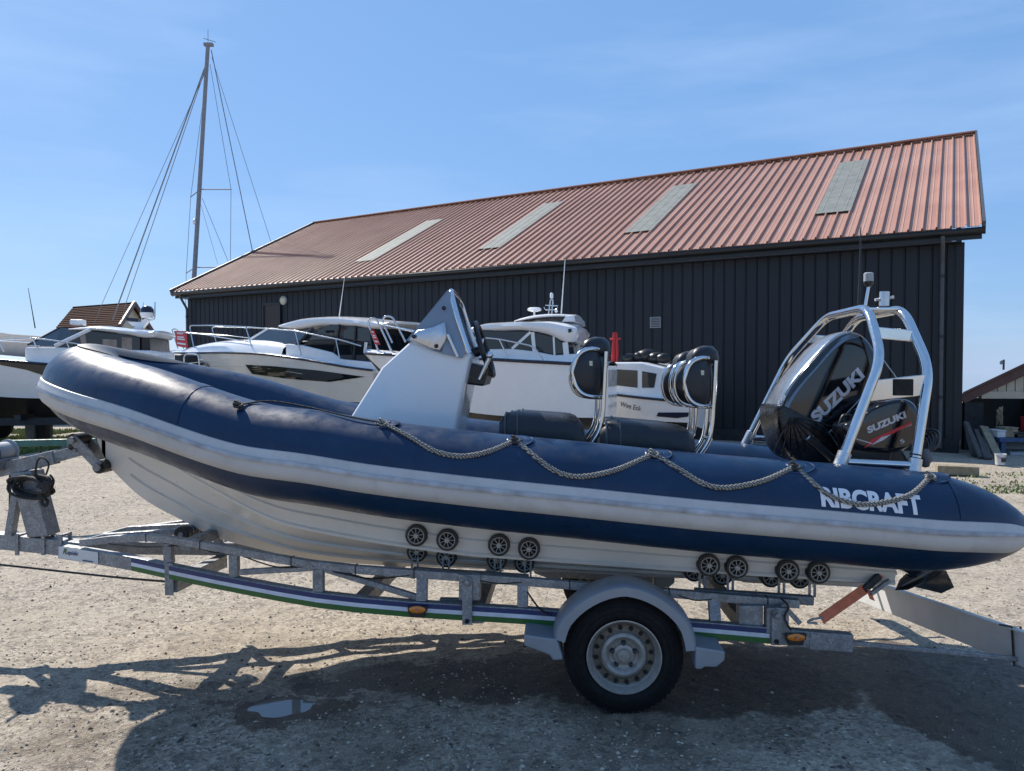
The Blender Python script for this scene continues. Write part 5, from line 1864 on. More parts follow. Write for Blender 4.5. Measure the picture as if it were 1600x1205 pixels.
# smoked windscreen: two side wings and a raked front, stainless rear hoop
apex = [(700, 452), (637, 532), (691, 553), (722, 560), (731, 548)]
for sg in (-1, 1):
    axz = [XZ(u, v, -WC - 0.01) for u, v in apex]
    pts = [fR.W(x, sg * (WC + 0.01 - (0.06 if k == 0 else 0)), z) for k, (x, z) in enumerate(axz)]
    MB().prism(pts, fR.ey * sg * 0.008).build('windscreen_wing', 'smoked_perspex', cn)
    # raised lighter panel standing in for the reflection on the bolted wing
    pp = [XZ(u, v, -WC - 0.02) for u, v in ((638, 531), (652, 516), (676, 511), (695, 503), (699, 527), (690, 551), (677, 549), (650, 538))]
    mid = (sum(p[0] for p in pp) / len(pp), sum(p[1] for p in pp) / len(pp))
    rings = []
    for q_, e_ in ((1.0, 0.012), (0.96, 0.024), (0.75, 0.030), (0.3, 0.033)):
        rings.append([fR.W(mid[0] + (x - mid[0]) * q_, sg * (WC + e_), mid[1] + (z - mid[1]) * q_) for x, z in pp])
    o = MB().loft(rings, close=True).build('reflection_panel', 'engine_grey', cn, smooth=60)
    o.data.materials[0] = MAT['alloy']
    for u, v in ((647, 526), (682, 541), (693, 481)):
        x, z = XZ(u, v, -WC - 0.03)
        MB().lathe([(0, 0.012), (0.008, 0.012), (0.012, 0.006), (0.012, 0)], fR.W(x, sg * (WC + (0.034 if v > 500 else 0.012)), z), fR.ey * sg, 12).build('bolt', 'black_plastic', cn, smooth=30)
    hp = [XZ(u, v, -WC) for u, v in ((733, 552), (716, 503), (701, 451))]
f0, f1 = XZ(700, 452, -WC), XZ(637, 532, -WC)
MB().prism([fR.W(f0[0], -WC + 0.04, f0[1]), fR.W(f0[0], WC - 0.04, f0[1]), fR.W(f1[0], WC, f1[1]), fR.W(f1[0], -WC, f1[1])], fR.ex * -0.008).build('windscreen_front', 'smoked_perspex', cn)
hoop = [fR.W(hp[0][0], -WC - 0.01, hp[0][1]), fR.W(hp[1][0], -WC + 0.01, hp[1][1]), fR.W(hp[2][0], -WC + 0.06, hp[2][1]), fR.W(hp[2][0], WC - 0.06, hp[2][1]), fR.W(hp[1][0], WC - 0.01, hp[1][1]), fR.W(hp[0][0], WC + 0.01, hp[0][1])]
MB().tube(bent(hoop, 0.07), 0.016, 12).build('windscreen_hoop', 'stainless', cn, smooth=60)
# second grab rail below
gr = [XZ(u, v, -WC) for u, v in ((700, 523), (716, 558))]
MB().tube([fR.W(gr[0][0], -WC - 0.02, gr[0][1]), fR.W(gr[1][0], -WC - 0.02, gr[1][1])], 0.011, 10).build('grab_rail', 'stainless', cn, smooth=60)
# instruments, switch panel, helm
x, z = XZ(738, 590, -0.2)
MB().prism([cpt(728, 566, -0.2), cpt(764, 574, -0.2), cpt(756, 604, -0.2), cpt(724, 600, -0.2)], fR.ey * 0.4).build('dashboard', 'black_plastic', cn, bevel=0.012)
hx, hz = XZ(757, 546, 0.02)
ax_ = (fR.ex * 0.92 + Vector((0, 0, 0.30))).normalized()
hc_ = fR.W(hx, 0.02, hz)
u1 = fR.ey
u2 = ax_.cross(u1)
sw = MB().tube([hc_ + (u1 * math.cos(a) + u2 * math.sin(a)) * 0.165 for a in np.linspace(0, 2 * math.pi, 32, endpoint=False)], 0.016, 10, closed=True).build('steering_wheel', 'black_plastic', cn, smooth=60)
for a in (0.5, 2.6, 4.7):
    MB().tube([hc_ - ax_ * 0.03, hc_ + (u1 * math.cos(a) + u2 * math.sin(a)) * 0.16], 0.010, 8).build('spoke', 'stainless', sw)
MB().tube([hc_ - ax_ * 0.18, hc_ - ax_ * 0.02], 0.03, 12).build('steering_column', 'black_plastic', cn)
x, z = XZ(765, 585, -0.22)
MB().tube([fR.W(x - 0.06, -0.22, z - 0.03), fR.W(x, -0.22, z + 0.10)], 0.012, 8).ball(fR.W(x, -0.22, z + 0.11), 0.022).build('throttle_lever', 'stainless', cn, smooth=60)

# ---- jockey seats: pod, saddle cushion, wrap-round back on a stainless hoop
def seat(u0, v0, u1, v1, bu, bv, w, parts_w=0.20):
    (xa, za), (xb, zb) = XZ(u0, v0, -0.28), XZ(u1, v1, -0.28)
    st = bpy.data.objects.new('jockey_seat', None)
    COL.objects.link(st)
    st.parent = rib
    loc = fR.W((xa + xb) / 2, w, zb - 0.3)
    WLOC[st.name] = loc
    st.location = loc - WLOC[rib.name]
    hgt = 0.19
    rows = []
    for i, t in enumerate(np.linspace(0, 1, 15)):
        x = xa + (xb - xa) * t
        zt = za + (zb - za) * t
        e = 1 - abs(2 * t - 1)**8
        wd = parts_w * (0.86 + 0.14 * e) * (1 - 0.10 * (1 - t))
        h = hgt * (0.72 + 0.28 * e)
        rows.append([fR.W(x, w + wd * c_, zt - hgt + h * s_) for c_, s_ in ((-1, 0.0), (-1.03, 0.3), (-1.0, 0.62), (-0.86, 0.86), (-0.5, 0.98), (0, 1.0), (0.5, 0.98), (0.86, 0.86), (1.0, 0.62), (1.03, 0.3), (1, 0.0))])
    MB().loft(rows, close=True).build('cushion', 'vinyl_black', st, smooth=50)
    for t in (0.13, 0.20):
        i = int(t * 14)
        x = xa + (xb - xa) * t
        pts = [p + (p - fR.W(x, w, za - 0.1)).normalized() * 0.003 for p in rows[i + (1 if t > 0.15 else 0)]]
        MB().tube(pts, 0.005, 6).build('piping', 'downpipe_grey', st, smooth=60)
    MB().prism([fR.W(xa + 0.03, w - parts_w * 0.85, za - hgt), fR.W(xb - 0.02, w - parts_w * 0.85, zb - hgt), fR.W(xb - 0.04, w - parts_w * 0.85, zb - hgt - 0.32), fR.W(xa + 0.06, w - parts_w * 0.85, za - hgt - 0.32)], fR.ey * parts_w * 1.7).build('seat_pod', 'black_plastic', st, bevel=0.02)
    # back
    bx, bz = XZ(bu, bv, -0.28)
    rad = 0.160
    hh = 0.132
    def shell(a, k, e=0.0):
        # a: -1..1 round the back, k: -1..1 height; the wings are rounded, tall right to their ends
        ang = a * math.pi * 0.49
        edge = max(0.0, 1 - abs(a)**6.5)**0.5
        return fR.W(bx + (rad + e) * math.cos(ang) - 0.10, w + (rad + e) * math.sin(ang) / fR.sc, bz + hh * k * edge)
    na, nk = 30, 8
    outer = [[shell(math.sin(math.pi / 2 * (-1 + 2 * i / na)), -1 + 2 * j / nk, 0.022 * (1 - (-1 + 2 * j / nk)**4)) for j in range(nk + 1)] for i in range(na + 1)]
    inner = [[shell(math.sin(math.pi / 2 * (-1 + 2 * i / na)), 1 - 2 * j / nk, -0.03 * (1 - (-1 + 2 * j / nk)**4)) for j in range(nk + 1)] for i in range(na + 1)]
    MB().loft([o_ + i_ for o_, i_ in zip(outer, inner)], close=True).build('backrest', 'vinyl_black', st, smooth=50)
    rim = [shell(math.sin(math.pi / 2 * (-1 + 2 * i / na)), 1.0, 0.008) for i in range(na + 1)] + [shell(math.sin(math.pi / 2 * (1 - 2 * i / na)), -1.0, 0.008) for i in range(1, na)]
    MB().tube(rim, 0.0135, 8, closed=True).build('back_hoop', 'stainless', st, smooth=60)
    # head pad: a soft bolster over the top of the back
    mb = MB()
    prows = []
    for t in np.linspace(-1, 1, 13):
        e = max(0.0, 1 - abs(t)**3.0)**0.5
        prows.append([fR.W(bx + 0.045 + 0.074 * c_ * (0.35 + 0.65 * e) - 0.05 * t * t, w + 0.13 * t, bz + hh + 0.010 + 0.062 * s_ * (0.25 + 0.75 * e)) for c_, s_ in ((-1, -0.5), (-0.95, 0.2), (-0.7, 0.75), (-0.2, 1), (0.5, 0.95), (0.9, 0.5), (1, -0.2), (0.9, -0.7), (0, -0.8))])
    mb.loft(prows, close=True)
    mb.build('head_pad', 'vinyl_black', st, smooth=60)
    # legs
    for sg in (-1, 1):
        y_ = w + sg * 0.10
        pts = bent([fR.W(bx + 0.085, y_, bz + hh * 0.9), fR.W(bx + 0.070, y_, bz - 0.22), fR.W(bx + 0.055, y_, bz - 0.32), fR.W(bx - 0.05, y_, bz - 0.47), fR.W(bx - 0.06, y_, bz - 0.62)], 0.06)
        MB().tube(pts, 0.0135, 10).build('back_leg', 'stainless', st, smooth=60)
    MB().tube([fR.W(bx + 0.06, w - 0.10, bz - 0.31), fR.W(bx + 0.06, w + 0.10, bz - 0.31)], 0.011, 8).build('crossbar', 'stainless', st, smooth=60)
    o = MB().obox(fR.W(bx + 0.02 - 0.02, w - rad * 0.97 - 0.03, bz + 0.05), fR.ex * 0.009, fR.ey * 0.002, Vector((0, 0, 0.013))).build('maker_tag', 'lamp_cream', st)
    return st
for (w_, du, dv) in ((-0.30, 0, 0), (0.30, 0, 0)):
    seat(783, 640, 912, 649, 921, 584, w_)
    seat(935, 652, 1078, 664, 1088, 598, w_)

# ---- stainless A-frame
DN, DF = -0.72, 0.72
fr_n = [XZ(1310, 726, -0.61 / 0.83), XZ(1377, 560, -0.53 / 0.83), XZ(1357, 481, -0.31 / 0.83)]
rr_n = [XZ(1428, 738, -0.61 / 0.83), XZ(1452, 576, -0.53 / 0.83), XZ(1411, 483, -0.31 / 0.83)]
af = bpy.data.objects.new('a_frame', None)
COL.objects.link(af)
af.parent = rib
WLOC[af.name] = fR.W(1.5, 0, 1.1)
af.location = WLOC[af.name] - WLOC[rib.name]
def arch(tab):
    (x0, z0), (x1, z1), (x2, z2) = tab
    return [fR.T(x0 - 0.012, -0.61, z0 - 0.06), fR.T(x1, -0.53, z1), fR.T(x2, -0.31, z2), fR.T(x2 + 0.01, 0.34, z2 + 0.02), fR.T(x1 - 0.09, 0.70, z1 + 0.06), fR.T(x0 - 0.12, 0.80, z0 - 0.02)]
A1, A2 = arch(fr_n), arch(rr_n)
for A_ in (A1, A2):
    MB().tube(bent(A_, 0.11, 8), 0.0255, 16).build('arch_tube', 'stainless', af, smooth=60)
    for p, q_ in ((A_[0], A_[1]), (A_[5], A_[4])):
        d_ = (q_ - p).normalized()
        MB().tube([p - d_ * 0.05, p + d_ * 0.13], 0.034, 16).build('foot_socket', 'alloy', af, smooth=50)
def on(A_, k, t):
    return A_[k].lerp(A_[k + 1], t)
for sg in (0, 1):
    i_ = (lambda A_, k, t: on(A_, k, t)) if sg == 0 else (lambda A_, k, t: A_[5 - k].lerp(A_[4 - k], t))
    # bottom bar, broad plate with switch box, upper plate
    MB().tube([i_(A1, 0, 0.12) + fR.ex * 0.02, i_(A2, 0, 0.16)], 0.021, 12).build('lower_bar', 'stainless', af, smooth=60)
    for (k, t0, t1, h_) in ((0, 0.72, 0.86, 0.105), (1, 0.50, 0.53, 0.060)):
        a, c = i_(A1, k, t0 if k == 0 else t0), i_(A2, k, t1 if k == 0 else t1)
        pl_ = MB().beam(a, c, 0.012, h_, fR.ey).build('side_plate', 'stainless', af, bevel=0.004)
        if k == 0:
            m_ = a.lerp(c, 0.58)
            MB().obox(m_ - fR.ey * (0.012 if sg == 0 else -0.012), fR.ex * 0.047, fR.ey * 0.008, Vector((0, 0, 0.042))).build('switch_box', 'red_paint' if False else 'hole_dark', pl_, bevel=0.004)
# top plate, navigation light, socket, whip aerial
tp = (A1[2] + A1[3] + A2[2] + A2[3]) / 4
MB().obox(A1[2].lerp(A2[2], 0.5) + fR.ey * 0.16, fR.ex * 0.10, fR.ey * 0.14, Vector((0, 0, 0.008))).build('top_plate', 'stainless', af, bevel=0.004)
def top_at(u, v, y):
    x, z = XZ(u, v, y)
    return fR.W(x, y, z)
p0, p1 = top_at(1381, 478, -0.25), top_at(1382, 456, -0.25)
MB().tube([p0, p1], 0.026, 16).build('light_socket', 'alloy', af, smooth=50)
MB().tube([p1 + fR.ex * -0.05 - Vector((0, 0, 0.045)), p1 + fR.ex * 0.05 - Vector((0, 0, 0.03))], 0.008, 8).build('toggle_bolt', 'bucket_white', af)
g0_, g1_ = top_at(1352, 478, -0.1), top_at(1357, 440, -0.1)
MB().tube([g0_, g1_ - Vector((0, 0, 0.03))], 0.009, 8).build('light_stalk', 'stainless', af)
o = MB().lathe([(-0.03, 0.014), (-0.01, 0.026), (0.0, 0.028)], g1_, (0, 0, 1), 14).build('all_round_light', 'black_plastic', af, smooth=40)
MB().lathe([(0.0, 0.026), (0.045, 0.026), (0.05, 0.02), (0.052, 0)], g1_, (0, 0, 1), 14).build('light_lens', 'vent_grey', o, smooth=40)
MB().tube([top_at(1342, 476, 0.1), top_at(1344, 415, 0.1), top_at(1345, 355, 0.1)], [0.010, 0.007, 0.003], 8).build('whip_aerial', 'black_plastic', af)
MB().tube([top_at(1335, 527, 0.0), top_at(1375, 556, -0.1), top_at(1402, 593, -0.3)], 0.004, 6).build('stay_wire', 'stainless', af)
# cable ties
for (k, A_, t) in ((0, A1, 0.10), (0, A2, 0.22), (0, A2, 0.25)):
    p = on(A_, k, t)
    d_ = (A_[1] - A_[0]).normalized()
    MB().tube([p - d_ * 0.004, p + d_ * 0.004], 0.0275, 14).build('cable_tie', 'black_plastic', af)

# ---- outboard engines
def cowl(outline, w, hw, name, mat, parent, layers):
    """side outline in pixels of the sight, given a rounded cross-section of half width hw"""
    pts = [XZ(u, v, w - 0.25 * hw) for u, v in outline]
    p3 = curve_pts([(x, 0, z) for x, z in pts], 5, closed=True)
    cx = sum(p.x for p in p3) / len(p3)
    cz = sum(p.z for p in p3) / len(p3)
    rows = []
    for wk, sc in layers:
        rows.append([fR.W(cx + (p.x - cx) * sc, w + wk * hw, cz + (p.z - cz) * sc) for p in p3])
    return MB().loft(rows, close=True).build(name, mat, parent, smooth=55), p3, (cx, cz)

def sub(name, parent, loc):
    o = bpy.data.objects.new(name, None)
    COL.objects.link(o)
    o.parent = parent
    WLOC[o.name] = Vector(loc)
    o.location = Vector(loc) - WLOC[parent.name]
    return o
LAY = [(-1.0, 0.80), (-0.985, 0.90), (-0.93, 0.96), (-0.8, 0.995), (-0.5, 1.0), (0, 1.0), (0.5, 1.0), (0.8, 0.985), (0.93, 0.96), (0.985, 0.90), (1.0, 0.80)]
en = sub('outboard_engine', rib, fR.W(1.75, 0, 0.4))
main = [(1320, 521), (1300, 525), (1279, 541), (1260, 561), (1238, 586), (1221, 610), (1210, 634), (1208, 655), (1213, 680), (1222, 702), (1238, 716), (1266, 720), (1294, 715), (1318, 690), (1340, 652), (1357, 610), (1360, 578), (1354, 552), (1340, 531)]
mc, p3, cc_ = cowl(main, 0.0, 0.235, 'cowling', 'black_gloss', en, LAY)
# grey top panel
i_a, i_b = 0, 35
seg_ = [p3[k % len(p3)] for k in range(-2, 37)]
rows = []
for wk, sc in ((-0.80, 0.975), (-0.77, 1.0), (-0.5, 1.018), (0, 1.024), (0.5, 1.018), (0.77, 1.0), (0.80, 0.975)):
    rows.append([fR.W(cc_[0] + (p.x - cc_[0]) * sc, wk * 0.235, cc_[1] + (p.z - cc_[1]) * sc) for p in seg_])
MB().loft(rows).build('top_panel', 'engine_grey', en, smooth=50)
# near-side shoulder of the panel (shows as a grey band along the upper edge)
inner_ = []
for sg in (-1, 1):
    r1 = [fR.W(cc_[0] + (p.x - cc_[0]) * 0.99, sg * 0.235 * 0.86, cc_[1] + (p.z - cc_[1]) * 0.99) for p in seg_]
    r2 = []
    for k, p in enumerate(seg_):
        t = k / (len(seg_) - 1)
        q_ = 0.93 - 0.17 * math.sin(math.pi * t)**0.7
        r2.append(fR.W(cc_[0] + (p.x - cc_[0]) * q_, sg * 0.2375, cc_[1] + (p.z - cc_[1]) * q_))
    r15 = [a.lerp(c, 0.45) + fR.ey * sg * 0.010 for a, c in zip(r1, r2)]
    MB().loft([r1, r15, r2]).build('panel_shoulder', 'engine_grey', en, smooth=60)
# crumpled wrap over the lower front of the cowl
low = [(1206, 632), (1204, 655), (1210, 682), (1219, 705), (1237, 720), (1266, 724), (1296, 718), (1300, 700), (1282, 672), (1262, 656), (1240, 645), (1222, 636)]
cowl(low, 0.0, 0.242, 'storm_wrap', 'black_wrap', en, [(-1.0, 0.86), (-0.985, 0.94), (-0.9, 0.99), (-0.5, 1.0), (0.5, 1.0), (0.9, 0.99), (0.985, 0.94), (1.0, 0.86)])
mbf = MB()
for k in range(9):
    a = 0.25 + k * 0.22
    s0_ = Q(1236, 652, -0.25)
    e0_ = Q(1236 + 66 * math.cos(a), 652 + 62 * math.sin(a), -0.244)
    mbf.tube(curve_pts([s0_, s0_.lerp(e0_, 0.5) - fR.ey * 0.006 + Vector((0, 0, 0.01)), e0_], 5), [0.002 + 0.003 * (j / 10) for j in range(11)], 6)
mbf.build('wrap_folds', 'black_wrap', en, smooth=60)
# name on the cowl
pa, pb = Q(1277, 663, -0.2375), Q(1354, 587, -0.2375)
tdir = (pb - pa).normalized()
ndir = fR.ey.cross(tdir)
ndir = ndir if ndir.z > 0 else -ndir
lettering('SUZUKI', pa, tdir, ndir, (pb - pa).length, 0.068, 'text_silver', en, bold=0.05, shear=0.12)
p_ = Q(1286, 672, -0.2375)
MB().beam(Q(1289, 683, -0.237), Q(1349, 618, -0.237), 0.002, 0.006, fR.ey).build('pin_stripe', 'text_silver', en)
# maker's mark of three bars on the grey panel
for k in range(3):
    MB().beam(Q(1216 + 4 * k, 634 - 4 * k, -0.246), Q(1219 + 4 * k, 626 - 4 * k, -0.246), 0.003, 0.008, fR.ey).build('logo_bar', 'text_white', en)
# mid section, leg, gearcase, skeg, propeller
q1, q2, q3 = Q(1300, 690, 0), Q(1400, 800, 0), Q(1455, 880, 0)
MB().beam(q1, q2, 0.22, 0.30, fR.ey).build('mid_section', 'black_plastic', en, bevel=0.04)
MB().beam(q2, q3, 0.09, 0.20, fR.ey).build('leg', 'black_gloss', en, bevel=0.03)
ld = (q3 - q2).normalized()
pd = ld.cross(fR.ey)
pd = pd if pd.x > 0 else -pd
gc = q3 + ld * 0.02
MB().lathe([(-0.26, 0.0), (-0.20, 0.035), (-0.08, 0.055), (0.12, 0.055), (0.20, 0.05), (0.22, 0.0)], gc, pd, 16).build('gearcase', 'black_gloss', en, smooth=50)
MB().prism([q3 - pd * 0.16 - ld * 0.05 - fR.ey * 0.15, q3 + pd * 0.22 - ld * 0.05 - fR.ey * 0.15, q3 + pd * 0.22 - ld * 0.04 + fR.ey * 0.15, q3 - pd * 0.16 - ld * 0.04 + fR.ey * 0.15], -ld * 0.012).build('cavitation_plate', 'black_gloss', en)
MB().prism([gc - pd * 0.16 + ld * 0.04, gc + pd * 0.05 + ld * 0.04, gc + pd * 0.03 + ld * 0.17, gc - pd * 0.05 + ld * 0.16], fR.ey * 0.014).build('skeg', 'black_gloss', en)
pc = gc + pd * 0.27
prop = MB().lathe([(-0.06, 0.045), (0.06, 0.04), (0.09, 0.02), (0.095, 0)], pc, pd, 14).build('propeller', 'black_gloss', en, smooth=50)
for k in range(3):
    a = k * 2.094 + 0.5
    r1_ = fR.ey * math.cos(a) + ld * math.sin(a)
    r2_ = pd.cross(r1_)
    MB().prism([pc + r1_ * 0.03 - r2_ * 0.02 - pd * 0.04, pc + r1_ * 0.10 - r2_ * 0.075 - pd * 0.05, pc + r1_ * 0.17 - r2_ * 0.02 - pd * 0.02, pc + r1_ * 0.16 + r2_ * 0.05 + pd * 0.02, pc + r1_ * 0.08 + r2_ * 0.06 + pd * 0.04, pc + r1_ * 0.03 + r2_ * 0.02 + pd * 0.04], pd * 0.008).build('blade', 'black_gloss', en)
MB().prism([Q(1330, 700, -0.2), Q(1400, 705, -0.2), Q(1395, 760, -0.2), Q(1335, 755, -0.2)], fR.ey * 0.4).build('transom_bracket', 'black_plastic', en, bevel=0.02)
# tilt rams and hoses seen by the frame foot
MB().tube([Q(1262, 684, -0.25), Q(1300, 716, -0.25)], 0.022, 12).build('steering_ram', 'black_plastic', en, smooth=50)
MB().lathe([(0, 0.022), (0.004, 0.018), (0.004, 0)], Q(1262, 684, -0.25), Q(1262, 684, -0.25) - Q(1300, 716, -0.25), 12).build('ram_end', 'alloy', en)

# small auxiliary engine on the port quarter of the transom
au = sub('auxiliary_outboard', rib, fR.W(1.85, -0.4, 0.7))
aux = [(1312, 664), (1330, 654), (1347, 640), (1366, 631), (1388, 624), (1407, 624), (1421, 633), (1428, 652), (1423, 678), (1414, 694), (1395, 705), (1360, 706), (1330, 700), (1315, 684)]
WA = -0.42
ac, _, _ = cowl(aux, WA, 0.13, 'cowling', 'black_gloss', au, LAY)
MB().prism([Q(1348, 641, WA - 0.06), Q(1388, 625, WA - 0.06), Q(1405, 625, WA - 0.06), Q(1402, 630, WA - 0.06), Q(1352, 648, WA - 0.06)], fR.ey * 0.12).build('top_panel', 'engine_grey', au, bevel=0.01)
wn0 = WA - 0.132
pa, pb = Q(1357, 678, wn0), Q(1418, 652, wn0)
tdir = (pb - pa).normalized()
ndir = fR.ey.cross(tdir)
ndir = ndir if ndir.z > 0 else -ndir
lettering('SUZUKI', pa, tdir, ndir, (pb - pa).length, 0.036, 'text_silver', au, bold=0.05, shear=0.1)
pa = Q(1397, 676, wn0)
lettering('FOUR STROKE', pa, tdir, ndir, 0.10, 0.012, 'text_silver', au, bold=0.02, shear=0.25)
MB().prism([Q(1350, 700, wn0 - 0.001), Q(1356, 698, wn0 - 0.001), Q(1425, 662, wn0 - 0.001), Q(1424, 659, wn0 - 0.001), Q(1362, 686, wn0 - 0.001)], fR.ey * 0.0008).build('red_flash', 'red_sign', au)
MB().prism([Q(1361, 696, wn0 - 0.002), Q(1380, 688, wn0 - 0.002), Q(1392, 679, wn0 - 0.002), Q(1378, 683, wn0 - 0.002)], fR.ey * 0.0008).build('silver_flash', 'text_silver', au)
MB().beam(Q(1338, 686, wn0), Q(1362, 693, wn0), 0.002, 0.005, fR.ey).build('silver_line', 'text_silver', au)
lettering('5', Q(1408, 694, wn0), tdir, ndir, 0.022, 0.022, 'text_silver', au, bold=0.02)
MB().tube(curve_pts([Q(1310, 668, WA), Q(1318, 650, WA), Q(1330, 652, WA), Q(1322, 668, WA)], 6), 0.010, 8).build('carry_handle', 'black_plastic', au, smooth=60)
MB().beam(Q(1385, 700, WA), Q(1440, 800, WA), 0.08, 0.12, fR.ey).build('leg', 'black_plastic', au, bevel=0.02)
MB().prism([Q(1330, 700, WA - 0.1), Q(1395, 706, WA - 0.1), Q(1390, 745, WA - 0.1), Q(1335, 742, WA - 0.1)], fR.ey * 0.2).build('clamp_bracket', 'black_plastic', au, bevel=0.01)
mbc = MB()
for k in range(5):
    mbc.tube(curve_pts([Q(1432, 712 + 3 * k, WA - 0.05), Q(1462 - 3 * k, 700, WA - 0.06), Q(1466 - 5 * k, 676 + 2 * k, WA), Q(1445, 672 + 4 * k, WA + 0.03), Q(1425, 690, WA)], 8), 0.006, 6)
mbc.build('fuel_hoses', 'black_plastic', au, smooth=60)
MB().ball(Q(1446, 716, WA - 0.1), 0.03, 0.03, 0.05, jit=0.3).build('bagged_plug', 'tarp_grey', au, smooth=180)

# ================================================================== THE TRAILER
tr = thing('boat_trailer', 'galvanised roller boat trailer with blue, white and green stripe under the inflatable boat', 'trailer', fR.W(0, 0, 0))
def wp(x, y, z):
    return fR.W(x, y, z)
def loc3(u, v, w):
    x, z = XZ(u, v, w)
    return (x, w, z)
def both(a):
    return (a, (a[0], -a[1], a[2]))
GV = 'galvanised'
def bar(pts, wd, ht, name, mirror=True, par=None, mat=GV, bevel=0.004):
    """square-section bar through local points, and its twin on the far side"""
    out = []
    for sg in ((1, -1) if mirror else (1,)):
        mb = MB()
        ps = [wp(p[0], p[1] * sg, p[2]) for p in pts]
        secs = []
        m = len(ps)
        for i in range(m):
            t = (ps[min(i + 1, m - 1)] - ps[max(i - 1, 0)]).normalized()
            sd = Vector((-t.y, t.x, 0)).normalized()
            up = t.cross(sd)
            up = up if up.z > 0 else -up
            secs.append([ps[i] + sd * (wd / 2) + up * (ht / 2), ps[i] - sd * (wd / 2) + up * (ht / 2), ps[i] - sd * (wd / 2) - up * (ht / 2), ps[i] + sd * (wd / 2) - up * (ht / 2)])
        mb.loft(secs, close=True)
        out.append(mb.build(name, mat, par or tr, bevel=bevel, seg=2))
    return out

# main beams: wide apart at the axle, closing in to the drawbar
low = [(1330, 1004, -0.80), (1200, 991, -0.80), (1060, 979, -0.80), (820, 961, -0.80), (640, 950, -0.80), (560, 943, -0.79), (500, 936, -0.765), (440, 926, -0.69), (350, 909, -0.54), (265, 891.5, -0.375), (212, 880, -0.265), (150, 869, -0.155), (96, 861, -0.075)]
LOW = [loc3(*p) for p in low]
bar(LOW, 0.05, 0.082, 'chassis_beam')
# stripes on the outer face
def strip(i0, i1, f0, f1, mat, ext0=0.0):
    for sg in (1, -1):
        rows = []
        for i in range(i0, i1 + 1):
            x, y, z = LOW[i]
            k = max(0, min(i, len(LOW) - 1))
            a, c = LOW[max(0, k - 1)], LOW[min(len(LOW) - 1, k + 1)]
            t = Vector((c[0] - a[0], c[1] - a[1], 0)).normalized()
            n = Vector((-t.y, t.x, 0))
            n = n if n.y < 0 else -n
            off = 0.034
            rows.append([wp(x + n.x * off, (y + n.y * off) * sg, z - 0.041 + 0.082 * f) for f in (f0, f1)])
        MB().loft(rows).build('stripe_decal', mat, tr)
strip(1, 10, 0.63, 0.92, 'blue_stripe')
strip(1, 10, 0.37, 0.628, 'white_stripe')
strip(1, 10, 0.03, 0.368, 'green_stripe')
# maker's plate
def on_low(u, dz=0.0, off=0.036):
    for i in range(len(low) - 1):
        if low[i + 1][0] <= u <= low[i][0]:
            t = (u - low[i + 1][0]) / (low[i][0] - low[i + 1][0])
            a, c = LOW[i + 1], LOW[i]
            p = [a[k] + (c[k] - a[k]) * t for k in range(3)]
            d = Vector((c[0] - a[0], c[1] - a[1], 0)).normalized()
            n = Vector((-d.y, d.x, 0))
            n = n if n.y < 0 else -n
            return wp(p[0] + n.x * off, p[1] + n.y * off, p[2] + dz)
pl0, pl1 = on_low(99, 0, 0.036), on_low(161, 0, 0.036)
plate = MB().prism([pl0 + Vector((0, 0, -0.036)), pl1 + Vector((0, 0, -0.036)), pl1 + Vector((0, 0, 0.036)), pl0 + Vector((0, 0, 0.036))], fR.ey * 0.002).build('maker_plate', 'board_white', tr)
td = (pl1 - pl0).normalized()
pa = pl0.lerp(pl1, 0.12) - fR.ey * 0.004 + Vector((0, 0, -0.006))
lettering('R', pa, td, Vector((0, 0, 1)), 0.03, 0.036, 'green_stripe', plate, bold=0.02, shear=0.3)
lettering('apide', pa + td * 0.032 - Vector((0, 0, 0.006)), td, Vector((0, 0, 1)), 0.085, 0.034, 'text_navy', plate, bold=0.015, shear=0.3)
pa = pl0.lerp(pl1, 0.62) - fR.ey * 0.004 + Vector((0, 0, -0.026))
MB().beam(pa, pa + td * 0.08, 0.001, 0.006, fR.ey).build('small_print', 'text_navy', plate)

# drawbar
db = [loc3(130, 858, 0.0), loc3(60, 850, 0.0), loc3(-60, 838, 0.0), loc3(-160, 828, 0)]
bar(db, 0.08, 0.095, 'drawbar', mirror=False)
for u_ in (27, 68, 95):
    x, y, z = loc3(u_, 851, -0.05)
    MB().beam(wp(x, -0.052, z - 0.065), wp(x, -0.052, z + 0.065), 0.012, 0.022, fR.ey).build('clamp_bolt', GV, tr)
    MB().beam(wp(x, 0.052, z - 0.065), wp(x, 0.052, z + 0.065), 0.012, 0.022, fR.ey).build('clamp_bolt', GV, tr)
    MB().beam(wp(x, -0.06, z + 0.056), wp(x, 0.06, z + 0.056), 0.012, 0.022, Vector((0, 0, 1))).build('clamp_plate', GV, tr)

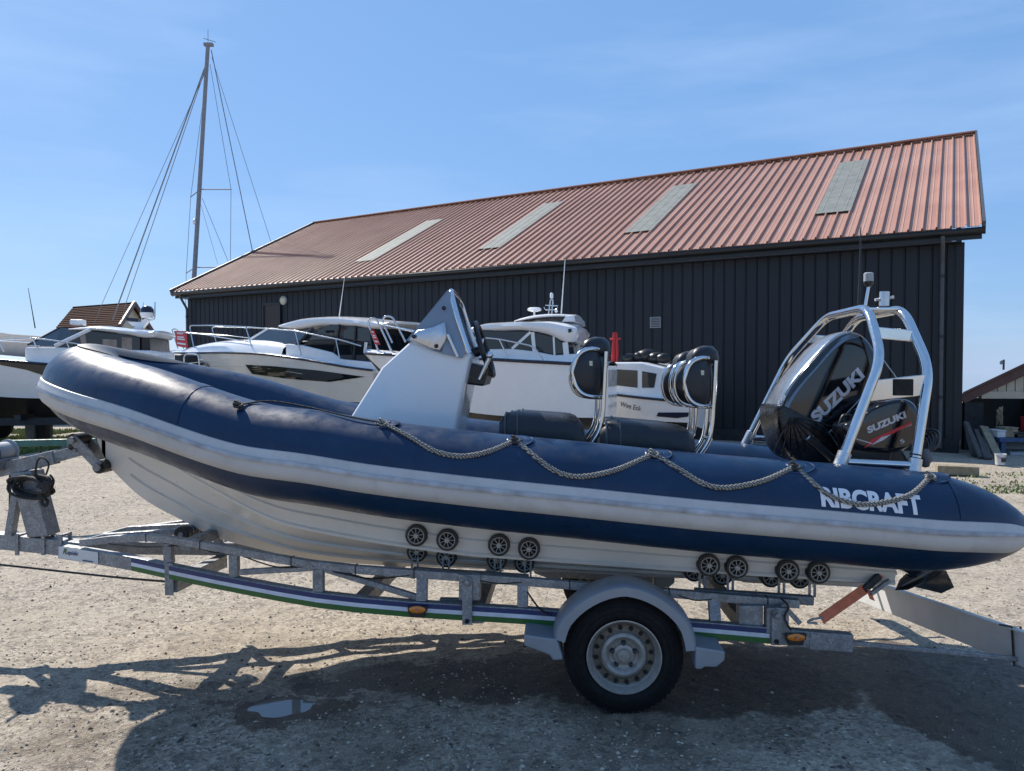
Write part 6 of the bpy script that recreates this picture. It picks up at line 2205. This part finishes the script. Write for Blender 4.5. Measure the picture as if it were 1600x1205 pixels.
# upper rails
upr = [(1248, 943, -0.74), (1200, 939.5, -0.74), (1060, 927.5, -0.76), (940, 918, -0.78), (820, 908, -0.78), (650, 896, -0.78), (560, 889.5, -0.775), (490, 882, -0.76), (430, 872, -0.68), (372, 861, -0.58), (310, 850, -0.47), (262, 842.5, -0.38), (232, 839.5, -0.32), (180, 842, -0.22), (128, 848, -0.125)]
UPR = [loc3(*p) for p in upr]
bar(UPR, 0.04, 0.042, 'upper_rail')
def at_w(tab, u):
    for i in range(len(tab) - 1):
        if tab[i + 1][0] <= u <= tab[i][0]:
            t = (u - tab[i + 1][0]) / (tab[i][0] - tab[i + 1][0])
            return tab[i + 1][2] + (tab[i][2] - tab[i + 1][2]) * t
    return tab[-1][2]
def on_tab(tab, u):
    for i in range(len(tab) - 1):
        if tab[i + 1][0] <= u <= tab[i][0]:
            t = (u - tab[i + 1][0]) / (tab[i][0] - tab[i + 1][0])
            v = tab[i + 1][1] + (tab[i][1] - tab[i + 1][1]) * t
            w = tab[i + 1][2] + (tab[i][2] - tab[i + 1][2]) * t
            return loc3(u, v, w)
for u_, wd in ((263, 0.05), (366, 0.05), (498, 0.055), (660, 0.055), (817, 0.055), (1115, 0.055)):
    a, c = on_tab(upr, u_), on_tab(low, u_)
    c = (a[0], c[1], c[2])
    for sg in (1, -1):
        MB().beam(wp(a[0], a[1] * sg, a[2] - 0.021), wp(c[0], c[1] * sg, c[2] + 0.041), 0.04, wd, fR.ey).build('upright', GV, tr, bevel=0.003)
for (u0, v0, u1, v1) in ((376, 894, 492, 887), (508, 889, 654, 934)):
    a = loc3(u0, v0, at_w(upr, u0))
    c = loc3(u1, v1, at_w(upr, u1))
    bar([a, c], 0.03, 0.030, 'brace')
# front V struts rising to the keel roller
bar([loc3(128, 848, -0.13), loc3(165, 838, -0.15), loc3(284, 830, -0.12)], 0.035, 0.035, 'front_strut')
# cross members
for u_, dz in ((268, -0.085), (560, -0.01), (745, -0.02), (1170, 0.02)):
    x, y, z = on_tab(low, u_)
    MB().beam(wp(x, y - 0.0, z + dz), wp(x, -y, z + dz), 0.08, 0.07, Vector((0, 0, 1))).build('cross_member', GV, tr, bevel=0.004)
x, y, z = on_tab(low, 268)
for sg in (1, -1):
    MB().beam(wp(x, (y - 0.033) * sg, z - 0.135), wp(x, (y - 0.033) * sg, z + 0.05), 0.008, 0.05, fR.ey).build('hanger_bracket', GV, tr, bevel=0.002)
x3, y3, z3 = on_tab(upr, 290)
MB().beam(wp(x3, y3, z3 - 0.02), wp(x3, -y3, z3 - 0.02), 0.06, 0.06, Vector((0, 0, 1))).build('cross_member', GV, tr, bevel=0.004)
# keel roller at the forefoot
kx, kz = XZ(293, 829, -0.06)
kz -= 0.0
kr = MB().lathe([(-0.13, 0.0), (-0.13, 0.040), (-0.125, 0.046), (-0.09, 0.046), (-0.05, 0.030), (0.05, 0.030), (0.09, 0.046), (0.125, 0.046), (0.13, 0.040), (0.13, 0.0)], wp(kx, 0, kz - 0.005), fR.ey, 18).build('keel_roller', 'roller_rubber', tr, smooth=40)
MB().lathe([(-0.136, 0.0), (-0.136, 0.016), (-0.128, 0.016)], wp(kx, 0, kz - 0.005), fR.ey, 12).build('roller_pin', GV, kr)
for sg in (1, -1):
    MB().prism([wp(kx - 0.06, sg * 0.045, kz - 0.12), wp(kx + 0.03, sg * 0.045, kz - 0.12), wp(kx + 0.03, sg * 0.045, kz + 0.02), wp(kx - 0.02, sg * 0.045, kz + 0.03)], fR.ey * 0.008).build('roller_bracket', GV, tr)
# clamp brackets with their bolts
for u_, vt, vb, wd in ((730, 896, 976, 0.07), (1213, 948, 1008, 0.065)):
    wq = -0.845
    a, c = XZ(u_, vt + 12, wq), XZ(u_ - 1, vb, wq)
    for sg in (1, -1):
        cb = MB().beam(wp(a[0], wq * sg, a[1]), wp(a[0], wq * sg, c[1]), 0.010, wd * 0.72, fR.ey).lathe([(-0.005, wd * 0.36), (0.005, wd * 0.36), (0.005, 0), (-0.005, 0), (-0.005, wd * 0.36)], wp(a[0], wq * sg, a[1]), fR.ey, 20).build('clamp_bracket', GV, tr)
        MB().lathe([(-0.028, 0.0), (-0.028, 0.012), (-0.012, 0.012), (-0.012, 0.019), (0, 0.019)], wp(a[0], wq * sg, a[1]), fR.ey * sg, 8).build('bolt', GV, cb)
        MB().lathe([(-0.014, 0.0), (-0.014, 0.012), (-0.004, 0.012)], wp(a[0], wq * sg, c[1] + 0.02), fR.ey * sg, 8).build('bolt', 'hole_dark', cb)
    x, z = a
    MB().beam(wp(x + 0.01, -0.80, z - 0.10), wp(x + 0.01, -0.80, z + 0.03), 0.06, 0.11, fR.ey).build('spring_hanger', GV, tr, bevel=0.004)
x, z = XZ(1172, 968, -0.78)
MB().beam(wp(x, -0.76, z - 0.05), wp(x, -0.76, z + 0.075), 0.07, 0.12, fR.ey).build('spring_hanger', GV, tr, bevel=0.004)
x, z = XZ(705, 940, -0.70)
MB().beam(wp(x - 0.06, -0.70, z), wp(x + 0.14, -0.70, z), 0.04, 0.035, fR.ey).build('crossbar_stub', GV, tr, bevel=0.003)
x, z = XZ(1225, 958, -0.74)
# rear extension
bar([loc3(1262, 998, -0.80), loc3(1330, 1003, -0.80)], 0.056, 0.088, 'sleeve')
bar([loc3(1325, 1004, -0.80), loc3(1605, 1031, -0.80)], 0.022, 0.022, 'telescopic_bar')
# axle and springs
AX = XZ(975, 1031, -1.0)
MB().tube([wp(AX[0], -0.95, AX[1]), wp(AX[0], 0.95, AX[1])], 0.033, 14).build('axle', GV, tr, smooth=50)
for sg in (1, -1):
    MB().beam(wp(AX[0] - 0.33, sg * 0.80, AX[1] + 0.07), wp(AX[0] + 0.33, sg * 0.80, AX[1] + 0.04), 0.05, 0.07, fR.ey).build('suspension_unit', GV, tr, bevel=0.006)

# wheels
RW = 0.292
def wheel(sg):
    c = wp(AX[0], -1.0 * sg, RW - 0.004)
    out = fR.ey * -sg
    wh = sub('wheel', tr, c)
    W_ = 0.172
    ty = MB()
    prof = [(-0.006, 0.178), (0.004, 0.188), (0.012, 0.205), (0.010, 0.232), (0.002, 0.255), (-0.012, 0.274), (-0.020, 0.283), (-0.030, 0.289)]
    for g in (-0.056, -0.086, -0.116):
        prof += [(g + 0.006, 0.2915), (g + 0.004, 0.284), (g - 0.004, 0.284), (g - 0.006, 0.2915)]
    prof += [(-W_ + 0.030, 0.289), (-W_ + 0.020, 0.283), (-W_ + 0.008, 0.262), (-W_, 0.235), (-W_, 0.205), (-W_ + 0.012, 0.178)]
    ty.lathe(prof, c, out, 72)
    t_ = ty.build('tyre', 'rubber', wh, smooth=35)
    # shoulder lugs
    lug = MB()
    for k in range(56):
        a = 2 * math.pi * k / 56
        rd = fR.ex * math.cos(a) + Vector((0, 0, 1)) * math.sin(a)
        tg = out.cross(rd)
        for h0 in (-0.030, -W_ + 0.030):
            lug.obox(c + out * h0 + rd * 0.2838, out * 0.012, tg * 0.0105, rd * 0.0055)
    tag(lug.build('tread_lugs', 'rubber', wh), kind='stuff')
    for r_ in (0.225, 0.247):
        MB().tube([c + out * (0.0125 if r_ < 0.23 else 0.0062) + (fR.ex * math.cos(a) + Vector((0, 0, 1)) * math.sin(a)) * r_ for a in np.linspace(0, 2 * math.pi, 64, endpoint=False)], 0.0014, 5, closed=True).build('sidewall_ring', 'rubber', t_)
    rp_ = [(0.006, 0.179), (0.012, 0.182), (0.013, 0.176), (0.002, 0.168), (-0.020, 0.160), (-0.030, 0.153), (-0.034, 0.146), (-0.028, 0.128), (-0.026, 0.118), (-0.018, 0.108), (-0.010, 0.100), (-0.008, 0.093), (-0.014, 0.084), (-0.028, 0.074), (-0.034, 0.066), (-0.034, 0.0)]
    rm = MB().lathe(rp_[:7], c, out, 64).lathe(rp_[8:], c, out, 64).build('rim', 'rim_silver', wh, smooth=40)
    MB().lathe(rp_[5:10], c, out, 64).build('vent_band', 'rim_grime', rm, smooth=40)
    for k in range(16):
        a = 2 * math.pi * (k + 0.3) / 16
        rd = fR.ex * math.cos(a) + Vector((0, 0, 1)) * math.sin(a)
        tg = out.cross(rd)
        p = c + rd * 0.134 - out * 0.0287
        ring = [p + rd * (0.0120 * math.cos(b_)) + tg * (0.0105 * math.sin(b_)) + out * (0.0012 - 0.25 * 0.0095 * math.cos(b_) * 0 + 0.0026) for b_ in np.linspace(0, 2 * math.pi, 14, endpoint=False)]
        MB().prism(ring, out * -0.006).build('vent_hole', 'hole_dark', rm)
    hb_ = MB().lathe([(-0.036, 0.052), (-0.022, 0.050), (-0.018, 0.040), (-0.018, 0.033), (-0.004, 0.032), (0.002, 0.026), (0.003, 0.0)], c, out, 32).build('hub_cap', 'rim_silver', wh, smooth=40)
    for k in range(5):
        a = 2 * math.pi * k / 5 + math.pi / 2
        rd = fR.ex * math.cos(a) + Vector((0, 0, 1)) * math.sin(a)
        MB().lathe([(-0.036, 0.013), (-0.024, 0.011), (-0.012, 0.0095), (-0.010, 0.0)], c + rd * 0.058, out, 6).build('wheel_nut', 'antifoul', hb_)
    return wh
wheel(1)
wheel(-1)

# mudguards: moulded arch with a step at each end
def mudguard(sg):
    cx, cz = AX[0], RW
    y_out, y_in = -1.045 * sg, -0.815 * sg
    R_ = 0.347
    a0, a1 = R(4), R(166)
    rows = []
    for a in np.linspace(R(166), R(8), 40):
        c_, s_ = math.cos(a), math.sin(a)
        flat = 1 - 0.025 * abs(math.sin(3 * (a - math.pi / 2)))
        def pt(r, y):
            return wp(cx + r * c_ * flat, y, cz + r * s_ * flat)
        yo, yi = y_out, y_in
        rows.append([pt(R_ - 0.046, yo + sg * 0.006), pt(R_ - 0.046, yo), pt(R_ - 0.004, yo - sg * 0.002), pt(R_ + 0.006, yo + sg * 0.010), pt(R_ + 0.016, yo + sg * 0.055), pt(R_ + 0.018, yi - sg * 0.02), pt(R_ + 0.010, yi), pt(R_ - 0.012, yi), pt(R_ - 0.010, yo + sg * 0.03)])
    mg = MB().loft(rows, close=True).build('mudguard', 'mudguard_silver', tr, smooth=35)
    # steps
    for (xa, xb, zt, zb, xc) in ((cx - 0.485, cx - 0.325, cz + 0.105, cz + 0.005, -1), (cx + 0.335, cx + 0.475, cz + 0.045, cz - 0.045, 1)):
        if xc < 0:
            poly = [(xa, zt), (xb, zt - 0.02), (xb + 0.03, zb - 0.02), (xb - 0.02, zb - 0.025), (xb - 0.035, zb), (xa, zb + 0.045)]
        else:
            poly = [(xa, zt + 0.02), (xb, zt), (xb, zb + 0.045), (xb - 0.04, zb + 0.012), (xa + 0.045, zb + 0.012), (xa + 0.03, zb), (xa, zb)]
        MB().prism([wp(x, y_out, z) for x, z in poly], fR.ey * sg * 0.225).build('step', 'mudguard_silver', mg, bevel=0.008, seg=2)
    return mg
mudguard(1)
mudguard(-1)

# side marker lamps
for u_, v_ in ((653, 951), (1242, 994)):
    for sg in (1, -1):
        x, z = XZ(u_, v_, -0.835)
        ml = MB().prism([wp(x - 0.052, -0.842 * sg, z + 0.018), wp(x + 0.052, -0.842 * sg, z + 0.018), wp(x + 0.048, -0.842 * sg, z - 0.012), wp(x + 0.040, -0.842 * sg, z - 0.012), wp(x + 0.036, -0.842 * sg, z - 0.040), wp(x - 0.036, -0.842 * sg, z - 0.040), wp(x - 0.048, -0.842 * sg, z - 0.012)], fR.ey * -0.014 * sg).build('marker_lamp', 'black_plastic', tr, bevel=0.003)
        rows = []
        for q_, e_ in ((1.0, 0.014), (0.93, 0.022), (0.6, 0.026), (0.05, 0.027)):
            rows.append([wp(x + 0.046 * q_ * math.cos(a), (-0.842 - e_) * sg, z + 0.019 * q_ * math.sin(a)) for a in np.linspace(0, 2 * math.pi, 24, endpoint=False)])
        MB().loft(rows, close=True).build('lens', 'amber_lens', ml, smooth=40)
        MB().lathe([(-0.026, 0.009), (-0.030, 0.008), (-0.031, 0.0)], wp(x, -0.842 * sg, z), fR.ey * sg, 14).build('reflector', 'strap_orange', ml, smooth=40)

# swinging roller sets
def roller(u, v, w, r=0.058, th=0.062):
    x, z = XZ(u, v, w - th / 2)
    c = wp(x, w, z)
    out = -fR.ey
    ro = sub('roller', tr, c)
    h = th / 2
    MB().lathe([(h - 0.004, r * 0.74), (h, r * 0.80), (h, r * 0.93), (h - 0.010, r), (-h + 0.010, r), (-h, r * 0.93), (-h, r * 0.74)], c, out, 28).build('tread', 'roller_rubber', ro, smooth=40)
    MB().lathe([(h - 0.012, r * 0.745), (h + 0.001, r * 0.745), (h + 0.001, r * 0.68), (h - 0.014, r * 0.66), (h - 0.014, 0.0)], c, out, 28).build('hub_rim', 'roller_hub', ro, smooth=30)
    MB().lathe([(h - 0.014, r * 0.66), (h - 0.0138, r * 0.64), (h - 0.0136, 0.0)], c, out, 24).build('hub_well', 'hole_dark', ro)
    sp_ = MB()
    n_ = 9
    for k in range(n_):
        a = 2 * math.pi * k / n_ + u * 0.01
        rd = fR.ex * math.cos(a) + Vector((0, 0, 1)) * math.sin(a)
        sp_.beam(c + out * (h - 0.006) + rd * r * 0.22, c + out * (h - 0.006) + rd * r * 0.70, 0.008, r * 0.05, out)
    sp_.build('spokes', 'roller_hub', ro)
    MB().lathe([(h - 0.014, r * 0.24), (h + 0.004, r * 0.22), (h + 0.006, r * 0.12), (h + 0.006, 0)], c, out, 12).build('hub_centre', 'roller_hub', ro, smooth=40)
    return c
for (uo, vo_, ui, vi) in ((650, 837, 651, 863), (698.5, 844, 697, 871), (779.5, 852, 776, 876), (826.5, 858, 819, 880)):
    co = roller(uo, vo_, -0.70)
    ci = roller(ui, vi, -0.52, 0.056)
    x, z = XZ(uo - 2, 890, -0.62)
    for q_ in (-0.016, 0.016):
        MB().beam(wp(x + q_, -0.615, z - 0.05), wp(x + q_, -0.615, z + 0.065), 0.008, 0.010, fR.ey).build('roller_arm', GV, tr)
    MB().tube([co, ci], 0.010, 8).build('roller_spindle', GV, tr)
for (uo, vo_, ui, vi) in ((1108, 883.5, 1085, 893), (1152, 887, 1129, 899), (1232, 892.5, 1205, 902), (1280, 895, 1250, 904)):
    co = roller(uo, vo_, -0.70)
    ci = roller(ui, vi, -0.50, 0.056)
    x, z = XZ(uo - 11, 915, -0.62)
    for q_ in (-0.013, 0.013):
        MB().beam(wp(x + q_, -0.62, z - 0.06), wp(x + q_, -0.62, z + 0.075), 0.008, 0.012, fR.ey).build('roller_arm', GV, tr)
    MB().tube([co, ci], 0.010, 8).build('roller_spindle', GV, tr)
# cradle rails carrying the rollers
bar([loc3(645, 893, -0.64), loc3(826, 905, -0.64)], 0.045, 0.045, 'cradle_rail')
bar([loc3(1085, 926, -0.64), loc3(1270, 938, -0.64)], 0.045, 0.045, 'cradle_rail')

# winch post, arm, bow stop
MB().prism([wp(*loc3(42, 840, -0.06)), wp(*loc3(75, 838, -0.06)), wp(*loc3(48, 736, -0.06)), wp(*loc3(15, 740, -0.06))], fR.ey * 0.12).build('winch_post', GV, tr, bevel=0.006)
MB().beam(wp(*loc3(16, 836, -0.02)), wp(*loc3(27, 770, -0.02)), 0.05, 0.045, fR.ey).build('post_brace', GV, tr, bevel=0.003)
a, c = loc3(-40, 744, 0), loc3(88, 714, 0)
MB().beam(wp(*a), wp(*c), 0.06, 0.085, fR.ey).build('winch_arm', GV, tr, bevel=0.004)
for k in range(6):
    t = 0.28 + k * 0.125
    x, z = a[0] + (c[0] - a[0]) * t, a[2] + (c[2] - a[2]) * t
    MB().lathe([(0.0, 0.009), (0.0015, 0.009), (0.0015, 0.0)], wp(x, -0.0302, z), -fR.ey, 12).build('bolt_hole', 'hole_dark', tr)
MB().beam(wp(*loc3(70, 719, 0)), wp(*loc3(136, 701, 0)), 0.045, 0.066, fR.ey).build('inner_arm', GV, tr, bevel=0.003)
for sg in (-1, 1):
    a, c = loc3(112, 684, -0.07), loc3(155, 729, -0.07)
    MB().beam(wp(a[0], 0.07 * sg, a[2]), wp(c[0], 0.07 * sg, c[2]), 0.010, 0.062, fR.ey).build('bow_stop_arm', GV, tr, bevel=0.004)
MB().tube([wp(loc3(128, 703, 0)[0], -0.09, loc3(128, 703, 0)[2]), wp(loc3(128, 703, 0)[0], 0.09, loc3(128, 703, 0)[2])], 0.012, 8).build('pivot_bolt', GV, tr)
for u_, v_, r_ in ((155, 729, 0.042), (115, 687, 0.040)):
    x, y, z = loc3(u_, v_, -0.07)
    MB().lathe([(-0.062, 0.0), (-0.062, r_), (0.062, r_), (0.062, 0.0)], wp(x, 0, z), fR.ey, 20).build('bow_roller', 'roller_rubber', tr, smooth=40)
    MB().lathe([(-0.092, 0.0), (-0.092, r_ * 0.55), (-0.076, r_ * 0.55)], wp(x, 0, z), fR.ey, 16).build('roller_end', GV, tr)
x, y, z = loc3(115, 697, -0.03)
MB().ball(wp(x, 0, z), 0.05, 0.05, 0.032, jit=0.05).build('winch_hook_cover', 'black_plastic', tr, smooth=60)
# winch drum with blue strap
x, y, z = loc3(2, 707, 0)
wd_ = MB().lathe([(-0.085, 0.0), (-0.085, 0.075), (-0.078, 0.075), (-0.078, 0.060), (0.078, 0.060), (0.078, 0.075), (0.085, 0.075), (0.085, 0.0)], wp(x - 0.02, 0, z), fR.ey, 26).build('winch_drum', 'vent_grey', tr, smooth=40)
MB().lathe([(-0.087, 0.055), (-0.087, 0.078), (-0.076, 0.078), (-0.076, 0.060)], wp(x - 0.02, 0, z), fR.ey, 26).build('drum_flange', 'blue_strap', wd_)
MB().tube([wp(x - 0.02, -0.088, z), wp(x - 0.09, -0.10, z + 0.10), wp(x - 0.09, -0.16, z + 0.10)], 0.011, 8).build('winch_handle', GV, wd_)
MB().obox(wp(x - 0.02, 0, z - 0.07), fR.ex * 0.07, fR.ey * 0.09, Vector((0, 0, 0.035))).build('winch_frame', GV, tr, bevel=0.006)
# brake cable and wiring
MB().tube(curve_pts([wp(*loc3(-60, 876, -0.10)), wp(*loc3(60, 889, -0.12)), wp(*loc3(180, 902, -0.25)), wp(*loc3(262, 909, -0.36))], 6), 0.007, 6).build('brake_rod', 'rope_dark', tr, smooth=60)
for u0, v0, u1, v1, dv in ((170, 850, 300, 850, 5), (300, 852, 372, 863, 6), (376, 868, 490, 884, 10), (520, 893, 640, 899, 8), (740, 905, 815, 910, 4), (1060, 930, 1112, 936, 5)):
    a, c = loc3(u0, v0, at_w(upr, u0) - 0.022), loc3(u1, v1, at_w(upr, u1) - 0.022)
    m_ = loc3((u0 + u1) / 2, (v0 + v1) / 2 + dv, at_w(upr, (u0 + u1) / 2) - 0.022)
    MB().tube(curve_pts([wp(*a), wp(*m_), wp(*c)], 8), 0.004, 6).build('wiring', 'black_plastic', tr, smooth=60)
for u_ in (231, 315, 457, 557, 648, 745, 890, 1045, 1198):
    p = on_tab(upr, u_)
    MB().beam(wp(p[0], p[1], p[2] - 0.024), wp(p[0], p[1], p[2] + 0.024), 0.046, 0.006, fR.ey).build('cable_tie', 'black_plastic', tr)
MB().tube(curve_pts([wp(*loc3(1220, 935, -0.84)), wp(*loc3(1232, 948, -0.85)), wp(*loc3(1226, 965, -0.85)), wp(*loc3(1236, 985, -0.86))], 8), 0.005, 6).build('wiring', 'black_plastic', tr, smooth=60)
bar([loc3(1222, 944, -0.80), loc3(1250, 974, -0.80)], 0.02, 0.025, 'brace', mirror=False)
MB().tube(curve_pts([wp(*loc3(824, 925, -0.82)), wp(*loc3(842, 950, -0.86)), wp(*loc3(862, 962, -0.86))], 6), 0.005, 6).build('wiring', 'black_plastic', tr, smooth=60)

# ------------------------------------------------------------------ rope coil hung on the winch post
cp = wp(*loc3(50, 760, -0.12))
mb = MB()
for k in range(9):
    ring = []
    a0 = random.uniform(0, 6)
    rx_, rz_ = random.uniform(0.085, 0.135), random.uniform(0.04, 0.07)
    off_ = Vector((random.uniform(-0.015, 0.015), random.uniform(-0.02, 0.02), random.uniform(-0.015, 0.015)))
    for q_ in range(22):
        a = 2 * math.pi * q_ / 22
        ring.append(cp + off_ + fR.ex * (rx_ * math.cos(a)) + Vector((0, 0, rz_ * math.sin(a) - 0.12 * rx_ * math.cos(a))) + fR.ey * (0.022 * math.sin(2 * a + a0)))
    mb.tube(ring, 0.008, 6, closed=True)
coil = thing('rope_coil', 'dark rope hank hung on the trailer winch post', 'rope', cp)
mb.build('coil', 'rope_dark', coil, smooth=60)
mb = MB()
for k in range(5):
    a_ = [loc3(60 + random.uniform(-4, 4), 742 + 4 * k, -0.13), loc3(78 + random.uniform(-3, 3), 748 + 3 * k, -0.16), loc3(74, 765 - 3 * k, -0.17), loc3(58, 760, -0.15)]
    mb.tube(curve_pts([wp(*p) for p in a_], 6), 0.009, 6)
mb.tube(curve_pts([wp(*loc3(u, v, -0.12)) for u, v in ((55, 745), (58, 722), (66, 715), (76, 725), (72, 742))], 6), 0.006, 6)
mb.tube(curve_pts([wp(*loc3(u, v, -0.13)) for u, v in ((78, 742), (84, 752), (78, 768), (66, 776))], 6), 0.006, 6)
mb.build('loose_turns', 'rope_dark', coil, smooth=60)
mb = MB()
mb.tube(curve_pts([wp(*loc3(u, v, -0.13)) for u, v in ((60, 772), (66, 776), (74, 783), (72, 790), (66, 787), (65, 778))], 6), 0.010, 6)
mb.build('eye_splice', 'rope_dark', coil, smooth=60)

# ------------------------------------------------------------------ lighting board across the tail of the trailer
b_n, b_f = P(1612, 1018, 3.53), P(1333, 916, 5.28)
dirb = (b_f - b_n).normalized()
upb = Vector((0, 0, 1)) - dirb * dirb.z
upb.normalize()
thk = dirb.cross(upb)
lb = thing('lighting_board', 'long white trailer lighting board slung across the tail end of the trailer', 'lighting board', (b_n + b_f) / 2)
MB().obox((b_n + b_f) / 2, dirb * ((b_f - b_n).length / 2), upb * 0.088, thk * 0.012).build('board', 'board_white', lb, bevel=0.004)
MB().obox((b_n + b_f) / 2 + upb * 0.085 - thk * 0.02, dirb * ((b_f - b_n).length / 2), upb * 0.004, thk * 0.012).build('top_flange', 'board_white', lb)
for t in (0.06, 0.94):
    c = b_n.lerp(b_f, t) + thk * (0.03 if thk.x > 0 else -0.03)
    MB().obox(c, dirb * 0.10, upb * 0.05, thk * 0.016).build('rear_lamp', 'red_sign', lb, bevel=0.01)
mb = MB()
tz_ = b_n.lerp(b_f, 0.055)
ring = [tz_ + upb * (0.094 * s_) + thk * (0.022 * c_) for c_, s_ in ((-1, -1), (1, -1), (1, 1), (-1, 1))]
mb.tube(ring, 0.006, 6, closed=True)
mb.tube([ring[3], ring[3] - fR.ex * 0.06 + Vector((0, 0, 0.01))], 0.005, 6)
mb.build('rubber_tie', 'black_plastic', lb)

# ------------------------------------------------------------------ orange ratchet strap
s0_, s1_, s2_, s3_ = wp(*loc3(1283, 968, -0.80)), wp(*loc3(1352, 920, -0.74)), wp(*loc3(1371, 902, -0.70)), wp(*loc3(1390, 886, -0.62))
stp = thing('ratchet_strap', 'orange ratchet strap holding the stern down to the trailer', 'strap', s0_)
dd = (s3_ - s0_).normalized()
MB().beam(s0_, s1_, 0.004, 0.050, fR.ey + fR.ex * 0.2).build('lower_webbing', 'strap_orange', stp)
MB().beam(s2_, s3_, 0.004, 0.034, fR.ey + fR.ex * 0.5).build('upper_webbing', 'strap_orange', stp)
rt = MB().beam(s1_ - dd * 0.01, s2_ + dd * 0.015, 0.022, 0.036, fR.ey).build('ratchet', 'antifoul', stp, bevel=0.006)
MB().beam(s1_ + Vector((0.02, -0.02, -0.02)), s2_ + Vector((0.05, -0.02, -0.01)), 0.02, 0.02, fR.ey).build('ratchet_handle', GV, rt, bevel=0.003)
MB().prism([s1_ + Vector((0.0, -0.01, 0.0)), s1_ + Vector((0.02, -0.01, 0.0)), s1_ + Vector((0.045, -0.01, -0.06)), s1_ + Vector((0.02, -0.01, -0.05))], fR.ey * 0.004).build('loose_tail', 'strap_orange', stp)
MB().tube(bent([s0_ + Vector((0.01, 0, 0.01)), s0_ + Vector((-0.05, 0, 0.0)), s0_ + Vector((-0.07, 0, -0.015)), s0_ + Vector((-0.02, 0, -0.02))], 0.01), 0.006, 8).build('hook', GV, stp)

# ------------------------------------------------------------------ green pole of the stand behind the bow
pg0, pg1 = P(16, 693, 8.2), P(150, 690, 8.4)
gp = thing('green_barrier', 'weathered green pole on posts behind the winch', 'barrier', (pg0.x, 8.3, 0))
MB().beam(pg0, pg1, 0.06, 0.075, (0, 1, 0)).build('pole', 'green_pole', gp, bevel=0.008)
for t in (0.0, 0.35):
    p = pg0.lerp(pg1, t)
    MB().tube([p, Vector((p.x - 0.02, p.y, 0))], 0.012, 8).build('post', 'rope_dark', gp)
